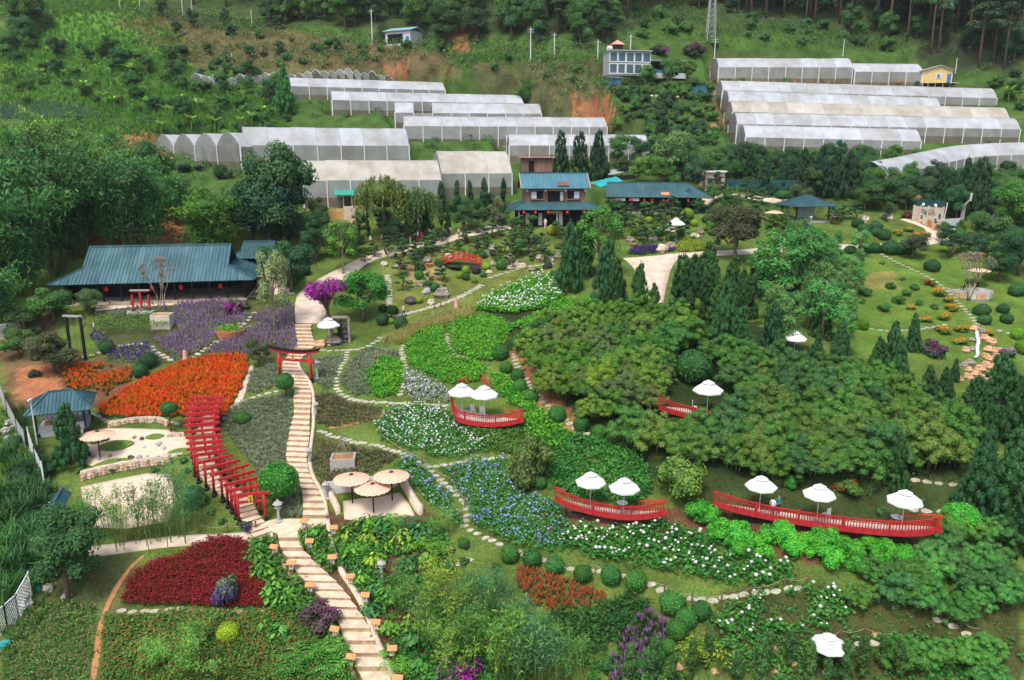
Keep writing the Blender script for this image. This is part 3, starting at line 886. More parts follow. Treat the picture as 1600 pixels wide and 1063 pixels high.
  V = leaves(CC, N, .55 * (.7 + .6 * r.random(n)), r, .28, .5, .35, T)
  tt = np.clip(np.repeat(r.random(n0), m_) * .7 + .3 * r.random(n), 0, 1)
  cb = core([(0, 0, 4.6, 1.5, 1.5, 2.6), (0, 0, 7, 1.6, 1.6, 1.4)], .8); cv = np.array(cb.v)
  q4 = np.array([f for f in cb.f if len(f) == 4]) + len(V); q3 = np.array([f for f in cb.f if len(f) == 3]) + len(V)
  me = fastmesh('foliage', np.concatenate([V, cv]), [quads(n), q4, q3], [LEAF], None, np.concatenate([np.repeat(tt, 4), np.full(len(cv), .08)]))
  TPL['bamboo'].append([('culms', limb_mesh('culms', lim, CULM, 4), 0), ('foliage', me, 1)])
 # thin young bamboo, 5 m
 TPL['thinbamboo'] = []
 for v in range(4):
  r = R(280 + v); lim = []; C = []
  for i in range(9):
   a = r.random() * 2 * pi; hh = 3.2 + 2.4 * r.random(); sp = .3 + 1.1 * r.random()
   b0 = np.array([.5 * r.normal(), .5 * r.normal(), -.2])
   pts = [b0, b0 + (sp * .1 * cos(a), sp * .1 * sin(a), hh * .5), b0 + (sp * .5 * cos(a), sp * .5 * sin(a), hh * .85), b0 + (sp * cos(a), sp * sin(a), hh)]
   lim.append((pts, [.03, .025, .018, .008]))
   for k in range(9):
    t = .3 + .7 * (k + r.random()) / 9
    j = min(int(t * 3), 2); f = t * 3 - j
    C.append(pts[j] * (1 - f) + pts[j + 1] * f)
  C = np.array(C); n0 = len(C); m_ = 14
  CC = np.repeat(C, m_, 0) + r.normal(size=(n0 * m_, 3)) * (.26, .26, .16)
  n = len(CC); N = unit(n, r); N[:, 2] = np.abs(N[:, 2]) + .5
  V = leaves(CC, N, .30 * (.7 + .6 * r.random(n)), r, .2, .4, .3)
  me = fastmesh('foliage', V, quads(n), [LEAF], None, np.repeat(np.clip(r.random(n), 0, 1), 4))
  TPL['thinbamboo'].append([('culms', limb_mesh('culms', lim, CULM, 4), 0), ('foliage', me, 1)])
 # weeping tree, 8 m
 TPL['willow'] = []
 for v in range(2):
  r = R(310 + v); C = []
  for i in range(170):
   a = r.random() * 2 * pi; rr = 2.6 * sqrt(r.random()); top = 7.6 - 1.9 * (rr / 2.6) ** 2 - .4 * r.random()
   ln = 1.6 + 3.6 * r.random() * (rr / 2.6)
   for k in range(16):
    t = k / 16
    C.append((rr * cos(a) * (1 + .1 * t) + .06 * r.normal(), rr * sin(a) * (1 + .1 * t) + .06 * r.normal(), top - ln * t))
  C = np.array(C); n = len(C)
  T = np.tile([[0, 0, -1.0]], (n, 1)) + unit(n, r) * .3
  V = leaves(C, unit(n, r), .42, r, .3, .3, 0, T)
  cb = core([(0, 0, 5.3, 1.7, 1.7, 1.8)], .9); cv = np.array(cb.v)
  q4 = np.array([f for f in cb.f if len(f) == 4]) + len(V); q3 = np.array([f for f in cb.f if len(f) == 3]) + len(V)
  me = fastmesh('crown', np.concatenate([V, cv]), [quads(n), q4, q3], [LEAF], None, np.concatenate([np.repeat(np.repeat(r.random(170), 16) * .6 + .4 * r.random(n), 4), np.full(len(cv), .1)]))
  TPL['willow'].append([('trunk', limb_mesh('trunk', [([(0, 0, -.3), (.1, 0, 3), (0, 0, 6)], [.25, .18, .08])], BARK), 0), ('crown', me, 1)])
 # clipped ball, radius 1, sitting on the ground
 TPL['ball'] = []
 for v in range(2):
  r = R(330 + v); n = 1900
  d = unit(n, r); d[:, 2] = np.where(d[:, 2] < -.75, -d[:, 2], d[:, 2])
  q = 1 + .035 * np.sin(d[:, 0] * 5 + v) + .03 * np.sin(d[:, 1] * 6) + r.normal(size=n) * .022
  C = d * q[:, None] * (1, 1, .93) + (0, 0, .86)
  V = leaves(C, d.copy(), .15 * (.7 + .6 * r.random(n)), r, .55, .75)
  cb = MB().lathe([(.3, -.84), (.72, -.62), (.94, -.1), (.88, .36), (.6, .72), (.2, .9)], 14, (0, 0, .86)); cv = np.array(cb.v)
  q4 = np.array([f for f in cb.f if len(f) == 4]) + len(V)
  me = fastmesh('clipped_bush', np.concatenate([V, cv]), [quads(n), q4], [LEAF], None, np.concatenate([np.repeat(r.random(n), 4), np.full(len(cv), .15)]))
  TPL['ball'].append([(None, me, 1)])
 # clipped ball on a stem
 TPL['lolly'] = []
 ballme = TPL['ball'][0][0][1]
 # loose bush radius 1
 TPL['bush'] = []
 for v in range(5):
  r = R(350 + v)
  bl = rblobs(r, 14, .9, .55, .42, .36)
  TPL['bush'].append([(None, crown_mesh('bush', bl, 2400, .115, 120 + v, corek=.72), 1)])
 # broad shrub with bare stems, 2.4 m, crown of close rounded clumps
 TPL['shrub'] = []
 for v in range(6):
  r = R(370 + v); bl = []
  for i in range(62):
   a = r.random() * 2 * pi; rr = 1.6 * sqrt(r.random())
   s = .22 + .16 * r.random()
   bl.append((rr * cos(a), rr * sin(a), .55 + 1.45 * (1 - (rr / 1.75) ** 2) + .2 * r.normal(), s, s, s * .9))
  lim = []
  for q in bl[:9]:
   lim.append(([(q[0] * .3, q[1] * .3, -.2), (q[0] * .5, q[1] * .5, .8), (q[0], q[1], q[2])], [.04, .035, .015]))
  TPL['shrub'].append([('stems', limb_mesh('stems', lim, PALEBARK, 4), 0), ('crown', crown_mesh('crown', bl + [(0, 0, .95, 1.25, 1.25, .8)], 8500, .088, 140 + v, corek=.76, upw=.4), 1)])
 # cloud-pruned bonsai pine, 3 m
 TPL['bonsai'] = []
 for v in range(4):
  r = R(400 + v); bl = []; lim = [([(0, 0, -.2), (.22 * r.normal(), .15 * r.normal(), .9), (.25 * r.normal(), .2 * r.normal(), 1.9), (0, 0, 2.7)], [.15, .12, .08, .04])]
  for i in range(8):
   z = 1.1 + 1.8 * i / 7; rad = (1.15 * (1 - (z - 1) / 2.6) + .1) * (.6 + .4 * r.random()); a = i * 2.4 + r.random()
   if i == 7: rad = 0
   s = .62 - .25 * (z - 1) / 2
   bl.append((rad * cos(a), rad * sin(a), z, s, s, s * .42))
   lim.append(([(0, 0, z - .35), (rad * cos(a), rad * sin(a), z - .08)], [.05, .025]))
  TPL['bonsai'].append([('trunk', limb_mesh('trunk', lim, BARK, 5), 0), ('crown', crown_mesh('crown', bl, 1100, .17, 160 + v, [NEEDLE], aspect=.4, corek=.8, upw=.6), 1)])
 # leafless tree, 6 m
 TPL['bare'] = []
 for v in range(2):
  r = R(430 + v); lim = []
  def br(p, d, L, rad, k):
   q = p + d * L
   mid = p + d * L * .5 + r.normal(size=3) * L * .05
   lim.append(([p, mid, q], [rad, rad * .85, rad * .65]))
   if k > 0:
    for _ in range(3 if k > 1 else 4):
     nd = d + unit(1, r)[0] * .55; nd[2] = abs(nd[2]) * .9 + .25; nd /= np.linalg.norm(nd)
     br(q, nd, L * .66, rad * .6, k - 1)
  for i in range(4):
   a = i * pi / 2 + r.random(); d = np.array([.30 * cos(a), .30 * sin(a), 1.0]); d /= np.linalg.norm(d)
   br(np.array([.1 * cos(a), .1 * sin(a), -.2]), d, 2.3, .11, 4)
  TPL['bare'].append([(None, limb_mesh('bare_tree', lim, PALEBARK, 3), 0)])
 # banana plant 3.5 m
 TPL['banana'] = []
 for v in range(2):
  r = R(460 + v); V = [];
  for i in range(11):
   a = i * 2.4 + r.random() * .5; L = 1.5 + .7 * r.random(); w = .42
   el = 1.15 - .1 * i * .6
   for k in range(5):
    pass
   ps = []
   for k in range(6):
    t = k / 5; rr = L * t * cos(el) + L * t * t * .35; z = 1.6 + L * t * sin(el) - .9 * t * t * L * .55
    ww = w * sin(pi * min(.08 + t * .95, 1))
    ps.append((np.array([rr * cos(a) - ww * sin(a) * .5, rr * sin(a) + ww * cos(a) * .5, z]), np.array([rr * cos(a) + ww * sin(a) * .5, rr * sin(a) - ww * cos(a) * .5, z])))
   for k in range(5):
    V += [ps[k][0], ps[k][1], ps[k + 1][1], ps[k + 1][0]]
  V = np.array(V); n = len(V) // 4
  TPL['banana'].append([('stem', limb_mesh('stem', [([(0, 0, -.2), (0, 0, 1.8)], [.14, .09])], CULM), 0), ('leaves', fastmesh('leaves', V, quads(n), [LEAF], None, np.repeat(r.random(n // 5 + 1), 20)[:n * 4]), 1)])
 # clump of tall arching grass, radius 1
 TPL['tallgrass'] = []
 for v in range(2):
  r = R(480 + v); V = []
  for i in range(150):
   a = r.random() * 2 * pi; L = .9 + .8 * r.random(); b0 = np.array([.3 * r.normal(), .3 * r.normal(), 0]); sp = .25 + .8 * r.random(); w = .035
   ps = [b0 + (L * t * sp * t * cos(a), L * t * sp * t * sin(a), L * (t - .42 * sp * t * t)) for t in (0, .5, 1)]
   s = np.array([-sin(a), cos(a), 0]) * w
   V += [ps[0] - s, ps[0] + s, ps[1] + s, ps[1] - s, ps[1] - s, ps[1] + s, ps[2] + s * .2, ps[2] - s * .2]
  V = np.array(V); n = len(V) // 4
  TPL['tallgrass'].append([(None, fastmesh('tall_grass', V, quads(n), [LEAF], None, np.repeat(r.random(n // 2), 8)), 1)])
 # big-leaved garden plant, radius .7
 TPL['bigleaf'] = []
 for v in range(3):
  r = R(500 + v); n = 34
  a = r.random(n) * 2 * pi; rr = .15 + .55 * r.random(n); z = .35 + .75 * r.random(n) * (1 - rr * .6)
  C = np.stack([rr * np.cos(a), rr * np.sin(a), z], -1)
  N = np.stack([np.cos(a) * .5, np.sin(a) * .5, np.ones(n)], -1); T = np.stack([np.cos(a), np.sin(a), -.3 * np.ones(n)], -1)
  V = leaves(C, N, .40 * (.6 + .7 * r.random(n)), r, .6, .3, .1, T)
  m2 = 160; C2 = r.normal(size=(m2, 3)) * (.35, .35, .18) + (0, 0, .3)
  V2 = leaves(C2, unit(m2, r) + (0, 0, .6), .2, r, .5, .5)
  TPL['bigleaf'].append([('stem', limb_mesh('stem', [([(0, 0, -.1), (.03, 0, .6)], [.05, .03])], CULM, 5), 0), ('leaves', fastmesh('leaves', np.concatenate([V, V2]), quads(n + m2), [LEAF], None, np.repeat(r.random(n + m2), 4)), 1)])
 # fern / palm-like rosette
 TPL['fern'] = []
 for v in range(2):
  r = R(520 + v); V = []
  for i in range(18):
   a = i * 2.4; L = 1.0 + .35 * r.random(); el = .45 + .6 * r.random()
   for k in range(7):
    t = (k + .6) / 7
    c = np.array([L * t * cos(a) * cos(el) * 1.1, L * t * sin(a) * cos(el) * 1.1, .5 + L * t * sin(el) - .75 * t * t * L])
    w = .26 * (1 - t * .6); s = np.array([-sin(a), cos(a), -.25]); d = np.array([cos(a), sin(a), .1])
    for sg in (-1, 1):
     s2 = np.array([-sin(a) * sg, cos(a) * sg, -.3])
     V += [c, c + d * .07 + s2 * w * .5, c + d * .1 + s2 * w, c + d * .14 + s2 * w * .4]
  V = np.array(V); n = len(V) // 4
  TPL['fern'].append([('stem', limb_mesh('stem', [([(0, 0, -.2), (0, 0, .55)], [.1, .08])], BARK), 0), ('fronds', fastmesh('fronds', V, quads(n), [LEAF], None, np.repeat(r.random(n), 4)), 1)])
make_templates()
def flower_tpl(key, base, petal, frac, seed, size, topf=False, kind='bush', pm=None):
 """variant of a plant with part of its leaves replaced by blossom"""
 out = []
 for v in range(2):
  r = np.random.default_rng(seed + v)
  pm_ = PET[petal]
  if kind == 'bush':
   bl = rblobs(r, 9, .85, .55, .35, .42)
   out.append([(None, crown_mesh(base, bl, 1000, size, seed + v, [LEAF, pm_], frac, corek=.7, topf=topf), 1)])
  else:
   bl = rblobs(r, 13, 2.0, 4.0, 1.2, .9)
   lim = [([(0, 0, -.3), (.1, 0, 1.5), (0, .1, 3), (.1, 0, 4)], [.2, .16, .12, .05])]
   for q in bl[:7]:
    lim.append(([(.05, 0, 1.6 + r.random()), (q[0] * .5, q[1] * .5, q[2] - .8), (q[0], q[1], q[2])], [.09, .06, .02]))
   out.append([('trunk', limb_mesh('trunk', lim, BARK), 0), ('crown', crown_mesh('crown', bl, 2600, .26, seed + v, [LEAF, pm_], frac, corek=.55), 1)])
 TPL[key] = out
flower_tpl('boug', 'bougainvillea_bush', 'magenta', .5, 600, .17)
flower_tpl('plumbush', 'purple_bush', 'plum', .6, 610, .17, True)
flower_tpl('violetbush', 'violet_bush', 'violet', .3, 620, .17)
flower_tpl('goldbush', 'yellow_flower_bush', 'gold', .38, 630, .15, True)
flower_tpl('redbush', 'red_flower_bush', 'crimson', .25, 640, .17)
flower_tpl('whitebush', 'white_flower_bush', 'white', .3, 650, .17, True)
flower_tpl('lilacbush', 'lilac_bush', 'lavender', .4, 655, .17, True)
flower_tpl('bougtree', 'x', 'magenta', .9, 660, .2, False, 'tree')
flower_tpl('bougtree2', 'x', 'plum', .5, 670, .2, False, 'tree')
NVAR = {}
def plant(kind, name, label, cat, p, sc=1.0, col=(.06, .12, .03), group=None, rz=None, var=None, lean=None):
 """a plant of its own: an Empty with trunk and crown, or a single mesh for small bushes"""
 tv = TPL[kind]
 v = tv[var % len(tv)] if var is not None else tv[random.randrange(len(tv))]
 if rz is None: rz = random.uniform(0, 2 * pi)
 s3 = sc if isinstance(sc, (tuple, list)) else (sc, sc, sc)
 k = random.uniform(.78, 1.22); hue = random.uniform(-.13, .13)
 c = (min(1, col[0] * k * (1 + hue)), min(1, col[1] * k), min(1, col[2] * k * (1 - hue)), 1)
 if len(v) == 1:
  o = meshobj(name, v[0][1], None, p, rz, s3); o.color = c
  return tag(o, label, cat, group)
 o = thing(name, label, cat, p, rz, group, s3)
 if lean: o.rotation_euler = (lean[0], lean[1], rz)
 for nm, me, cc in v:
  ch = meshobj(nm, me, o)
  if cc: ch.color = c
 return o
def plant_px(kind, name, label, cat, px, py, hpx, H_, col, group=None, wide=1.0, var=None, h=0.0):
 """plant whose foot is at a photo pixel and whose height is hpx photo pixels (H_ = height of the model)"""
 p = P(px, py, h)
 s = scl(p)
 th = PITCH + math.atan((py - CY) / F_PX)
 hm = hpx / s / max(.55, cos(th))
 k = hm / H_
 return plant(kind, name, label, cat, p, (k * wide, k * wide, k), col, group, var=var)
# --- planted beds (too many small plants to count: one mass each)
GREENS = dict(grey=(.22, .27, .16), mid=(.07, .17, .03), bright=(.09, .30, .025), dark=(.03, .10, .02), yellow=(.22, .30, .03), olive=(.17, .18, .075), hyd=(.05, .20, .035), wild=(.10, .25, .035), dry=(.30, .23, .10), teal=(.10, .17, .15),
   straw=(.38, .33, .14), blue=(.05, .12, .05))
GM = {k: leafmat('bed_leaf_' + k, c, .7, 1.9, .25, .65, .03) for k, c in GREENS.items()}
def tp_spike(rng, nl=9, nf=6, hl=.35, hf=.6, wl=.05, wf=.06, spread=.18, topstart=.45):
 """grey-leaved plant with upright flower spikes"""
 V = []; mi = [];
 for i in range(nl):
  a = rng.random() * 2 * pi; d = np.array([cos(a), sin(a), 0]); s = np.array([-sin(a), cos(a), 0]) * wl
  b0 = d * .05; t0 = d * spread * (.5 + rng.random()) + (0, 0, hl * (.6 + .5 * rng.random()))
  V += [b0 - s * .4, b0 + s * .4, (b0 + t0) / 2 + s + (0, 0, .03), t0]; mi.append(0)
 for i in range(nf):
  a = rng.random() * 2 * pi; d = np.array([cos(a), sin(a), 0]); a2 = rng.random() * pi; s = np.array([cos(a2), sin(a2), 0]) * wf
  b0 = d * spread * .6 * rng.random() + (0, 0, hf * topstart); t0 = b0 * (1.3, 1.3, 1) + (0, 0, hf * (1 - topstart) * (.7 + .5 * rng.random()))
  V += [b0, (b0 * .4 + t0 * .6) + s, t0, (b0 * .4 + t0 * .6) - s]; mi.append(1)
 return np.array(V), np.array(mi)
def tp_leafy(rng, nl=12, nf=3, r=.25, h=.3, size=.2, fs=.1, fh=.38, asp=.55):
 C = np.stack([rng.normal(size=nl) * r * .6, rng.normal(size=nl) * r * .6, h * (.35 + .6 * rng.random(nl))], -1)
 V = leaves(C, unit(nl, rng) * .5 + (0, 0, .7), size * (.7 + .6 * rng.random(nl)), rng, asp, .4)
 mi = [0] * nl
 if nf:
  C = np.stack([rng.normal(size=nf) * r * .6, rng.normal(size=nf) * r * .6, fh * (.8 + .35 * rng.random(nf))], -1)
  V = np.concatenate([V, leaves(C, unit(nf, rng) * .5 + (0, 0, .9), fs * (.8 + .5 * rng.random(nf)), rng, .9, .3)]); mi += [1] * nf
 return V, np.array(mi)
def tp_head(rng, nl=14, nh=2, r=.32, h=.5, size=.3, fr=.12, fh=.6):
 """hydrangea: broad leaves and round flower heads (small balls)"""
 V, mi = tp_leafy(rng, nl, 0, r, h, size, asp=.65)
 mi = list(mi)
 for i in range(nh):
  c = np.array([rng.normal() * r * .7, rng.normal() * r * .7, fh * (.75 + .4 * rng.random())])
  f = fr * (.75 + .5 * rng.random())
  for a in range(5):
   t0, t1 = 2 * pi * a / 5, 2 * pi * (a + 1) / 5
   e0 = np.array([cos(t0), sin(t0), 0]) * f; e1 = np.array([cos(t1), sin(t1), 0]) * f
   V = np.concatenate([V, [c + e0 * .75 + (0, 0, -f * .6), c + e1 * .75 + (0, 0, -f * .6), c + e1 + (0, 0, .1 * f), c + e0 + (0, 0, .1 * f)],
      [c + e0 + (0, 0, .1 * f), c + e1 + (0, 0, .1 * f), c + e1 * .35 + (0, 0, f * .8), c + e0 * .35 + (0, 0, f * .8)]])
   mi += [1, 1]
 return V, np.array(mi)
def tp_grass(rng, n=14, h=.6, w=.03, sp=.3):
 V = []
 for i in range(n):
  a = rng.random() * 2 * pi; L = h * (.6 + .6 * rng.random()); d = np.array([cos(a), sin(a), 0]); s = np.array([-sin(a), cos(a), 0]) * w
  b0 = np.array([rng.normal() * .06, rng.normal() * .06, 0]); t0 = b0 + d * sp * rng.random() + (0, 0, L)
  V += [b0 - s, b0 + s, t0 + s * .15, t0 - s * .15]
 return np.array(V), np.zeros(n, int)
GAPS = []
def scatter_mesh(name, xs, ys, tps, mats, rng, s0=.8, s1=1.25, zoff=0.0, tintv=None):
 """one mesh of many plants: each template copied with its own turn, size and tint"""
 Vs = []; Ms = []; Ts = []
 zs = H(xs, ys) + zoff
 k = rng.integers(0, len(tps), len(xs))
 for i, (V, mi) in enumerate(tps):
  j = np.nonzero(k == i)[0]
  if len(j) == 0: continue
  a = rng.random(len(j)) * 2 * pi; s = s0 + (s1 - s0) * rng.random(len(j))
  ca, sa = np.cos(a) * s, np.sin(a) * s
  X = V[None, :, 0] * ca[:, None] - V[None, :, 1] * sa[:, None] + xs[j][:, None]
  Y = V[None, :, 0] * sa[:, None] + V[None, :, 1] * ca[:, None] + ys[j][:, None]
  Z = V[None, :, 2] * s[:, None] + zs[j][:, None]
  Vs.append(np.stack([X, Y, Z], -1).reshape(-1, 3))
  mm_ = np.tile(mi, len(j))
  if len(mats) > 2: mm_ = np.where((mm_ == 1) & (rng.random(len(mm_)) < .35), rng.integers(2, len(mats), len(mm_)), mm_)
  Ms.append(mm_)
  base = (tintv[j] if tintv is not None else rng.random(len(j)))
  t = .55 * base[:, None] + .45 * rng.random((len(j), len(mi)))
  Ts.append(np.repeat(t.ravel(), 4))
 V = np.concatenate(Vs); n = len(V) // 4
 return fastmesh(name, V, quads(n), mats, np.concatenate(Ms), np.clip(np.concatenate(Ts), 0, 1))
def bed(name, label, pix, dens, tps, mats, seed=0, s0=.8, s1=1.25, thin=None, gap=None):
 rng = np.random.default_rng(seed + 900)
 poly = polyW(pix)
 xs, ys = sample_poly(poly, dens, rng, 1.2, gap)
 if thin:  # leave bare patches
  f = np.sin(xs * thin[0] + seed) + np.sin(ys * thin[0] * 1.3 + 2 * seed) + rng.normal(size=len(xs)) * .5
  kk = f > thin[1]; xs, ys = xs[kk], ys[kk]
 wave = .5 + .5 * np.sin(xs * .8 + 1.7 * np.sin(ys * .6 + seed)) * np.cos(ys * .9)
 o = meshobj(name, scatter_mesh(name, xs, ys, tps, mats, rng, s0, s1, 0, .5 * wave + .5 * rng.random(len(xs))))
 tag(o, label, None, None, 'stuff')
 return o
rg = np.random.default_rng(77)
LAV = [tp_spike(rg, 14, k, .36, .62, .05, .04, .2) for k in (7, 5, 3, 1, 0, 6)]
LAVX = [tp_spike(rg, 16, 1, .36, .5, .055, .03, .22) for _ in range(4)] + [tp_spike(rg, 16, 0, .36, .5, .055, .03, .22) for _ in range(4)]
SAL = [tp_spike(rg, 9, k, .34, .52, .08, .085, .2, .45) for k in (13, 10, 8, 12, 4)]
SALX = [tp_spike(rg, 13, 6, .34, .55, .09, .06, .2) for _ in range(4)]
CEL = [tp_leafy(rg, 5, 24, .2, .28, .13, .11, .42) for _ in range(5)]
HYW = [tp_head(rg, 20, k, .34, .55, .2, .085, .6) for k in (2, 1, 1, 0, 3, 1, 2, 0)]
HYS = [tp_head(rg, 20, k, .34, .55, .24, .10, .68) for k in (0, 0, 0, 1, 0, 1, 2)]
LFY = [tp_leafy(rg, 18, 0, .28, .42, .22) for _ in range(5)]
LFF = [tp_leafy(rg, 18, k, .28, .42, .2, .07, .46) for k in (0, 0, 1, 0, 1, 0)]
GRS = [tp_grass(rg, 16, .7, .035, .35) for _ in range(4)]
bed('orange_salvia_bed', 'blazing orange-red salvia bed beside the tunnel of red gates', [(152, 640), (175, 622), (215, 603), (265, 577), (300, 565), (345, 557), (386, 558), (388, 578), (378, 606), (362, 636), (350, 655), (300, 652), (250, 655), (200, 657), (160, 652)], 14, SAL, [GM['mid'], PET['orange'], PET['redorange'], PET['redorange'], PET['gold']], 1, .85, 1.3)
bed('orange_salvia_bed', 'patchy orange and green flower bed behind the pavilion', [(95, 585), (120, 572), (160, 572), (206, 577), (205, 598), (175, 612), (140, 632), (108, 610)], 12, SALX, [GM['mid'], PET['orange']], 2, .8, 1.2, (1.1, -.9))
bed('lavender_bed', 'purple lavender bed in front of the long hall', [(275, 478), (345, 472), (388, 488), (382, 505), (335, 512), (282, 518), (268, 500)], 13, LAV, [GM['grey'], PET['lavender']], 3)
bed('lavender_bed', 'purple lavender strip between hedge and hall', [(172, 490), (240, 482), (270, 486), (262, 494), (180, 498)], 13, LAV, [GM['grey'], PET['lavender']], 4)
bed('lavender_bed', 'lavender bed left of the round planter', [(238, 532), (300, 517), (345, 514), (340, 527), (318, 545), (290, 560), (258, 552)], 13, LAV, [GM['grey'], PET['lavender']], 5)
bed('lavender_bed', 'lavender bed behind the big orange bed below the round planter', [(322, 549), (355, 530), (400, 512), (425, 530), (420, 552), (388, 557), (335, 558)], 13, LAV, [GM['grey'], PET['lavender']], 6)
bed('lavender_bed', 'lavender slope between pale trunk and cream ramp', [(392, 496), (430, 484), (456, 476), (460, 510), (464, 548), (440, 556), (424, 530), (402, 512)], 12, LAV, [GM['grey'], PET['lavender']], 7)
bed('lavender_bed', 'greyish lavender patch near the two dark posts', [(150, 520), (180, 545), (232, 540), (250, 562), (238, 576), (200, 568), (172, 562), (140, 530)], 11, LAV, [GM['grey'], PET['violet']], 8)
bed('heather_bed', 'grey-green heather slope left of the long stairs', [(352, 645), (382, 628), (455, 616), (456, 650), (449, 690), (445, 728), (468, 768), (473, 808), (436, 810), (424, 770), (400, 735), (372, 700), (352, 670)], 16, LAVX, [GM['grey'], PET['plum']], 9)
bed('heather_bed', 'grey-green heather strip left of the large red gate', [(392, 582), (436, 566), (440, 600), (400, 616), (385, 612)], 15, LAVX, [GM['grey'], PET['plum']], 10)
bed('heather_bed', 'grey-green heather strip right of the large red gate', [(496, 562), (538, 558), (526, 580), (520, 604), (508, 612), (492, 598)], 15, LAVX, [GM['grey'], PET['plum']], 11)
bed('heather_bed', 'brownish heather bed between stairs and white hydrangeas', [(494, 620), (512, 614), (550, 632), (600, 638), (592, 655), (555, 664), (520, 668), (496, 664)], 15, LAVX, [GM['olive'], PET['plum']], 12)
bed('heather_bed', 'grey-green heather bed inside the curving stepping stones', [(546, 568), (572, 546), (622, 548), (622, 566), (590, 560), (572, 590), (578, 618), (552, 620), (532, 600)], 15, LAVX, [GM['grey'], PET['plum']], 13)
bed('heather_bed', 'dark heather bed around the stone planter box', [(496, 686), (530, 696), (600, 706), (622, 716), (575, 742), (500, 760), (490, 730)], 14, LAVX, [GM['olive'], PET['plum']], 14)
bed('marigold_bed', 'mounded bed of green and yellow flowers by the stepping stones', [(576, 585), (600, 560), (626, 568), (630, 592), (618, 618), (592, 624), (578, 610)], 16, LFF, [GM['bright'], PET['yellow']], 15, 1.0, 1.5)
bed('green_bed', 'bright green leafy bed on the left of the inner stepping stones', [(634, 545), (655, 520), (690, 512), (694, 540), (708, 560), (738, 566), (760, 580), (745, 598), (705, 602), (668, 588), (640, 570)], 16, LFF, [GM['bright'], PET['gold']], 16, 1.0, 1.5)
bed('green_bed', 'bright green leafy bed above the boat-shaped deck', [(700, 512), (720, 500), (765, 496), (800, 515), (782, 540), (772, 565), (742, 562), (715, 552)], 16, LFF, [GM['bright'], PET['gold']], 17, 1.0, 1.5)
bed('green_bed', 'green leafy slope right of the boat-shaped deck', [(770, 585), (800, 600), (830, 635), (870, 668), (900, 690), (860, 700), (820, 680), (822, 645), (780, 620)], 14, LFY, [GM['bright']], 18, 1.0, 1.5)
bed('green_bed', 'dark leafy slope between clipped bushes and the parasol deck', [(860, 680), (940, 690), (990, 710), (1020, 755), (1000, 790), (900, 780), (868, 770), (850, 720)], 14, LFF, [GM['hyd'], PET['gold']], 19, 1.0, 1.6)
bed('green_bed', 'leafy plants below the boat-shaped deck', [(700, 645), (760, 668), (820, 660), (850, 690), (830, 720), (770, 705), (715, 668)], 14, LFF, [GM['mid'], PET['yellow']], 20, 1.0, 1.5)
bed('hydrangea_bed', 'white flowering bed left of the boat-shaped deck', [(630, 592), (650, 586), (690, 606), (706, 622), (700, 632), (640, 630)], 7, HYW, [GM['grey'], PET['white'], PET['paleblue']], 21)
bed('hydrangea_bed', 'large bed of white hydrangeas in the middle of the slope', [(588, 664), (606, 645), (640, 636), (690, 638), (712, 668), (762, 692), (762, 706), (705, 722), (645, 706), (596, 688)], 7, HYW, [GM['hyd'], PET['white'], PET['paleblue'], PET['white']], 22)
bed('hydrangea_bed', 'narrow blue hydrangea bed beside the patio', [(622, 728), (640, 716), (662, 738), (690, 770), (716, 800), (720, 824), (702, 822), (682, 795), (645, 762)], 7, HYW, [GM['hyd'], PET['paleblue'], PET['blue']], 23)
bed('hydrangea_bed', 'wide blue hydrangea bed above the clipped bushes', [(690, 738), (735, 724), (790, 722), (800, 745), (805, 770), (866, 792), (890, 822), (880, 866), (830, 862), (782, 842), (738, 818), (728, 785)], 7, HYW, [GM['hyd'], PET['blue'], PET['paleblue']], 24)
bed('hydrangea_bed', 'white hydrangeas below the two-parasol deck', [(868, 855), (895, 822), (960, 828), (1060, 820), (1100, 838), (1160, 866), (1235, 890), (1240, 914), (1180, 920), (1120, 914), (1060, 902), (980, 886), (920, 872)], 6, HYS, [GM['hyd'], PET['white']], 25, .9, 1.4)
bed('hydrangea_bed', 'white hydrangeas near the lowest parasol', [(1135, 950), (1180, 934), (1280, 918), (1332, 930), (1325, 960), (1300, 985), (1230, 1002), (1150, 1000), (1112, 978)], 5, HYS, [GM['hyd'], PET['white']], 26, .9, 1.4, (.9, -1.0))
bed('celosia_bed', 'dense dark red flower bed beside the lantern stairs', [(192, 946), (196, 920), (216, 896), (246, 882), (292, 870), (312, 850), (342, 845), (386, 848), (390, 880), (396, 900), (420, 934), (418, 951), (360, 955), (290, 950), (230, 949)], 20, CEL, [GM['dark'], PET['darkred'], PET['crimson']], 27, .9, 1.35)
bed('tagetes_bed', 'green bed with rusty flowers in the lower left', [(166, 968), (300, 962), (425, 960), (470, 985), (500, 1010), (540, 1040), (552, 1075), (160, 1075)], 15, [tp_leafy(rg, 20, 3, .3, .45, .19, .07, .5) for _ in range(5)], [GM['mid'], PET['rust']], 28, .9, 1.4)
bed('pink_bed', 'sparse bed of small pale pink flowers left of the dirt track', [(0, 1010), (40, 955), (100, 935), (150, 950), (146, 1000), (138, 1075), (0, 1075)], 12, [tp_leafy(rg, 12, k, .2, .26, .17, .08, .3) for k in (0, 1, 0, 2, 1)], [GM['mid'], PET['pink']], 29)
bed('rust_bed', 'orange-brown flower bed below the clipped bushes', [(806, 888), (850, 897), (900, 910), (950, 935), (925, 950), (850, 962), (812, 930)], 13, SALX, [GM['olive'], PET['rust']], 30)
bed('weed_bed', 'dark green low plants beside the orange-brown bed', [(850, 968), (930, 952), (985, 930), (1015, 945), (985, 985), (940, 1020), (880, 1020)], 11, LFY, [GM['dark']], 31, 1, 1.5)
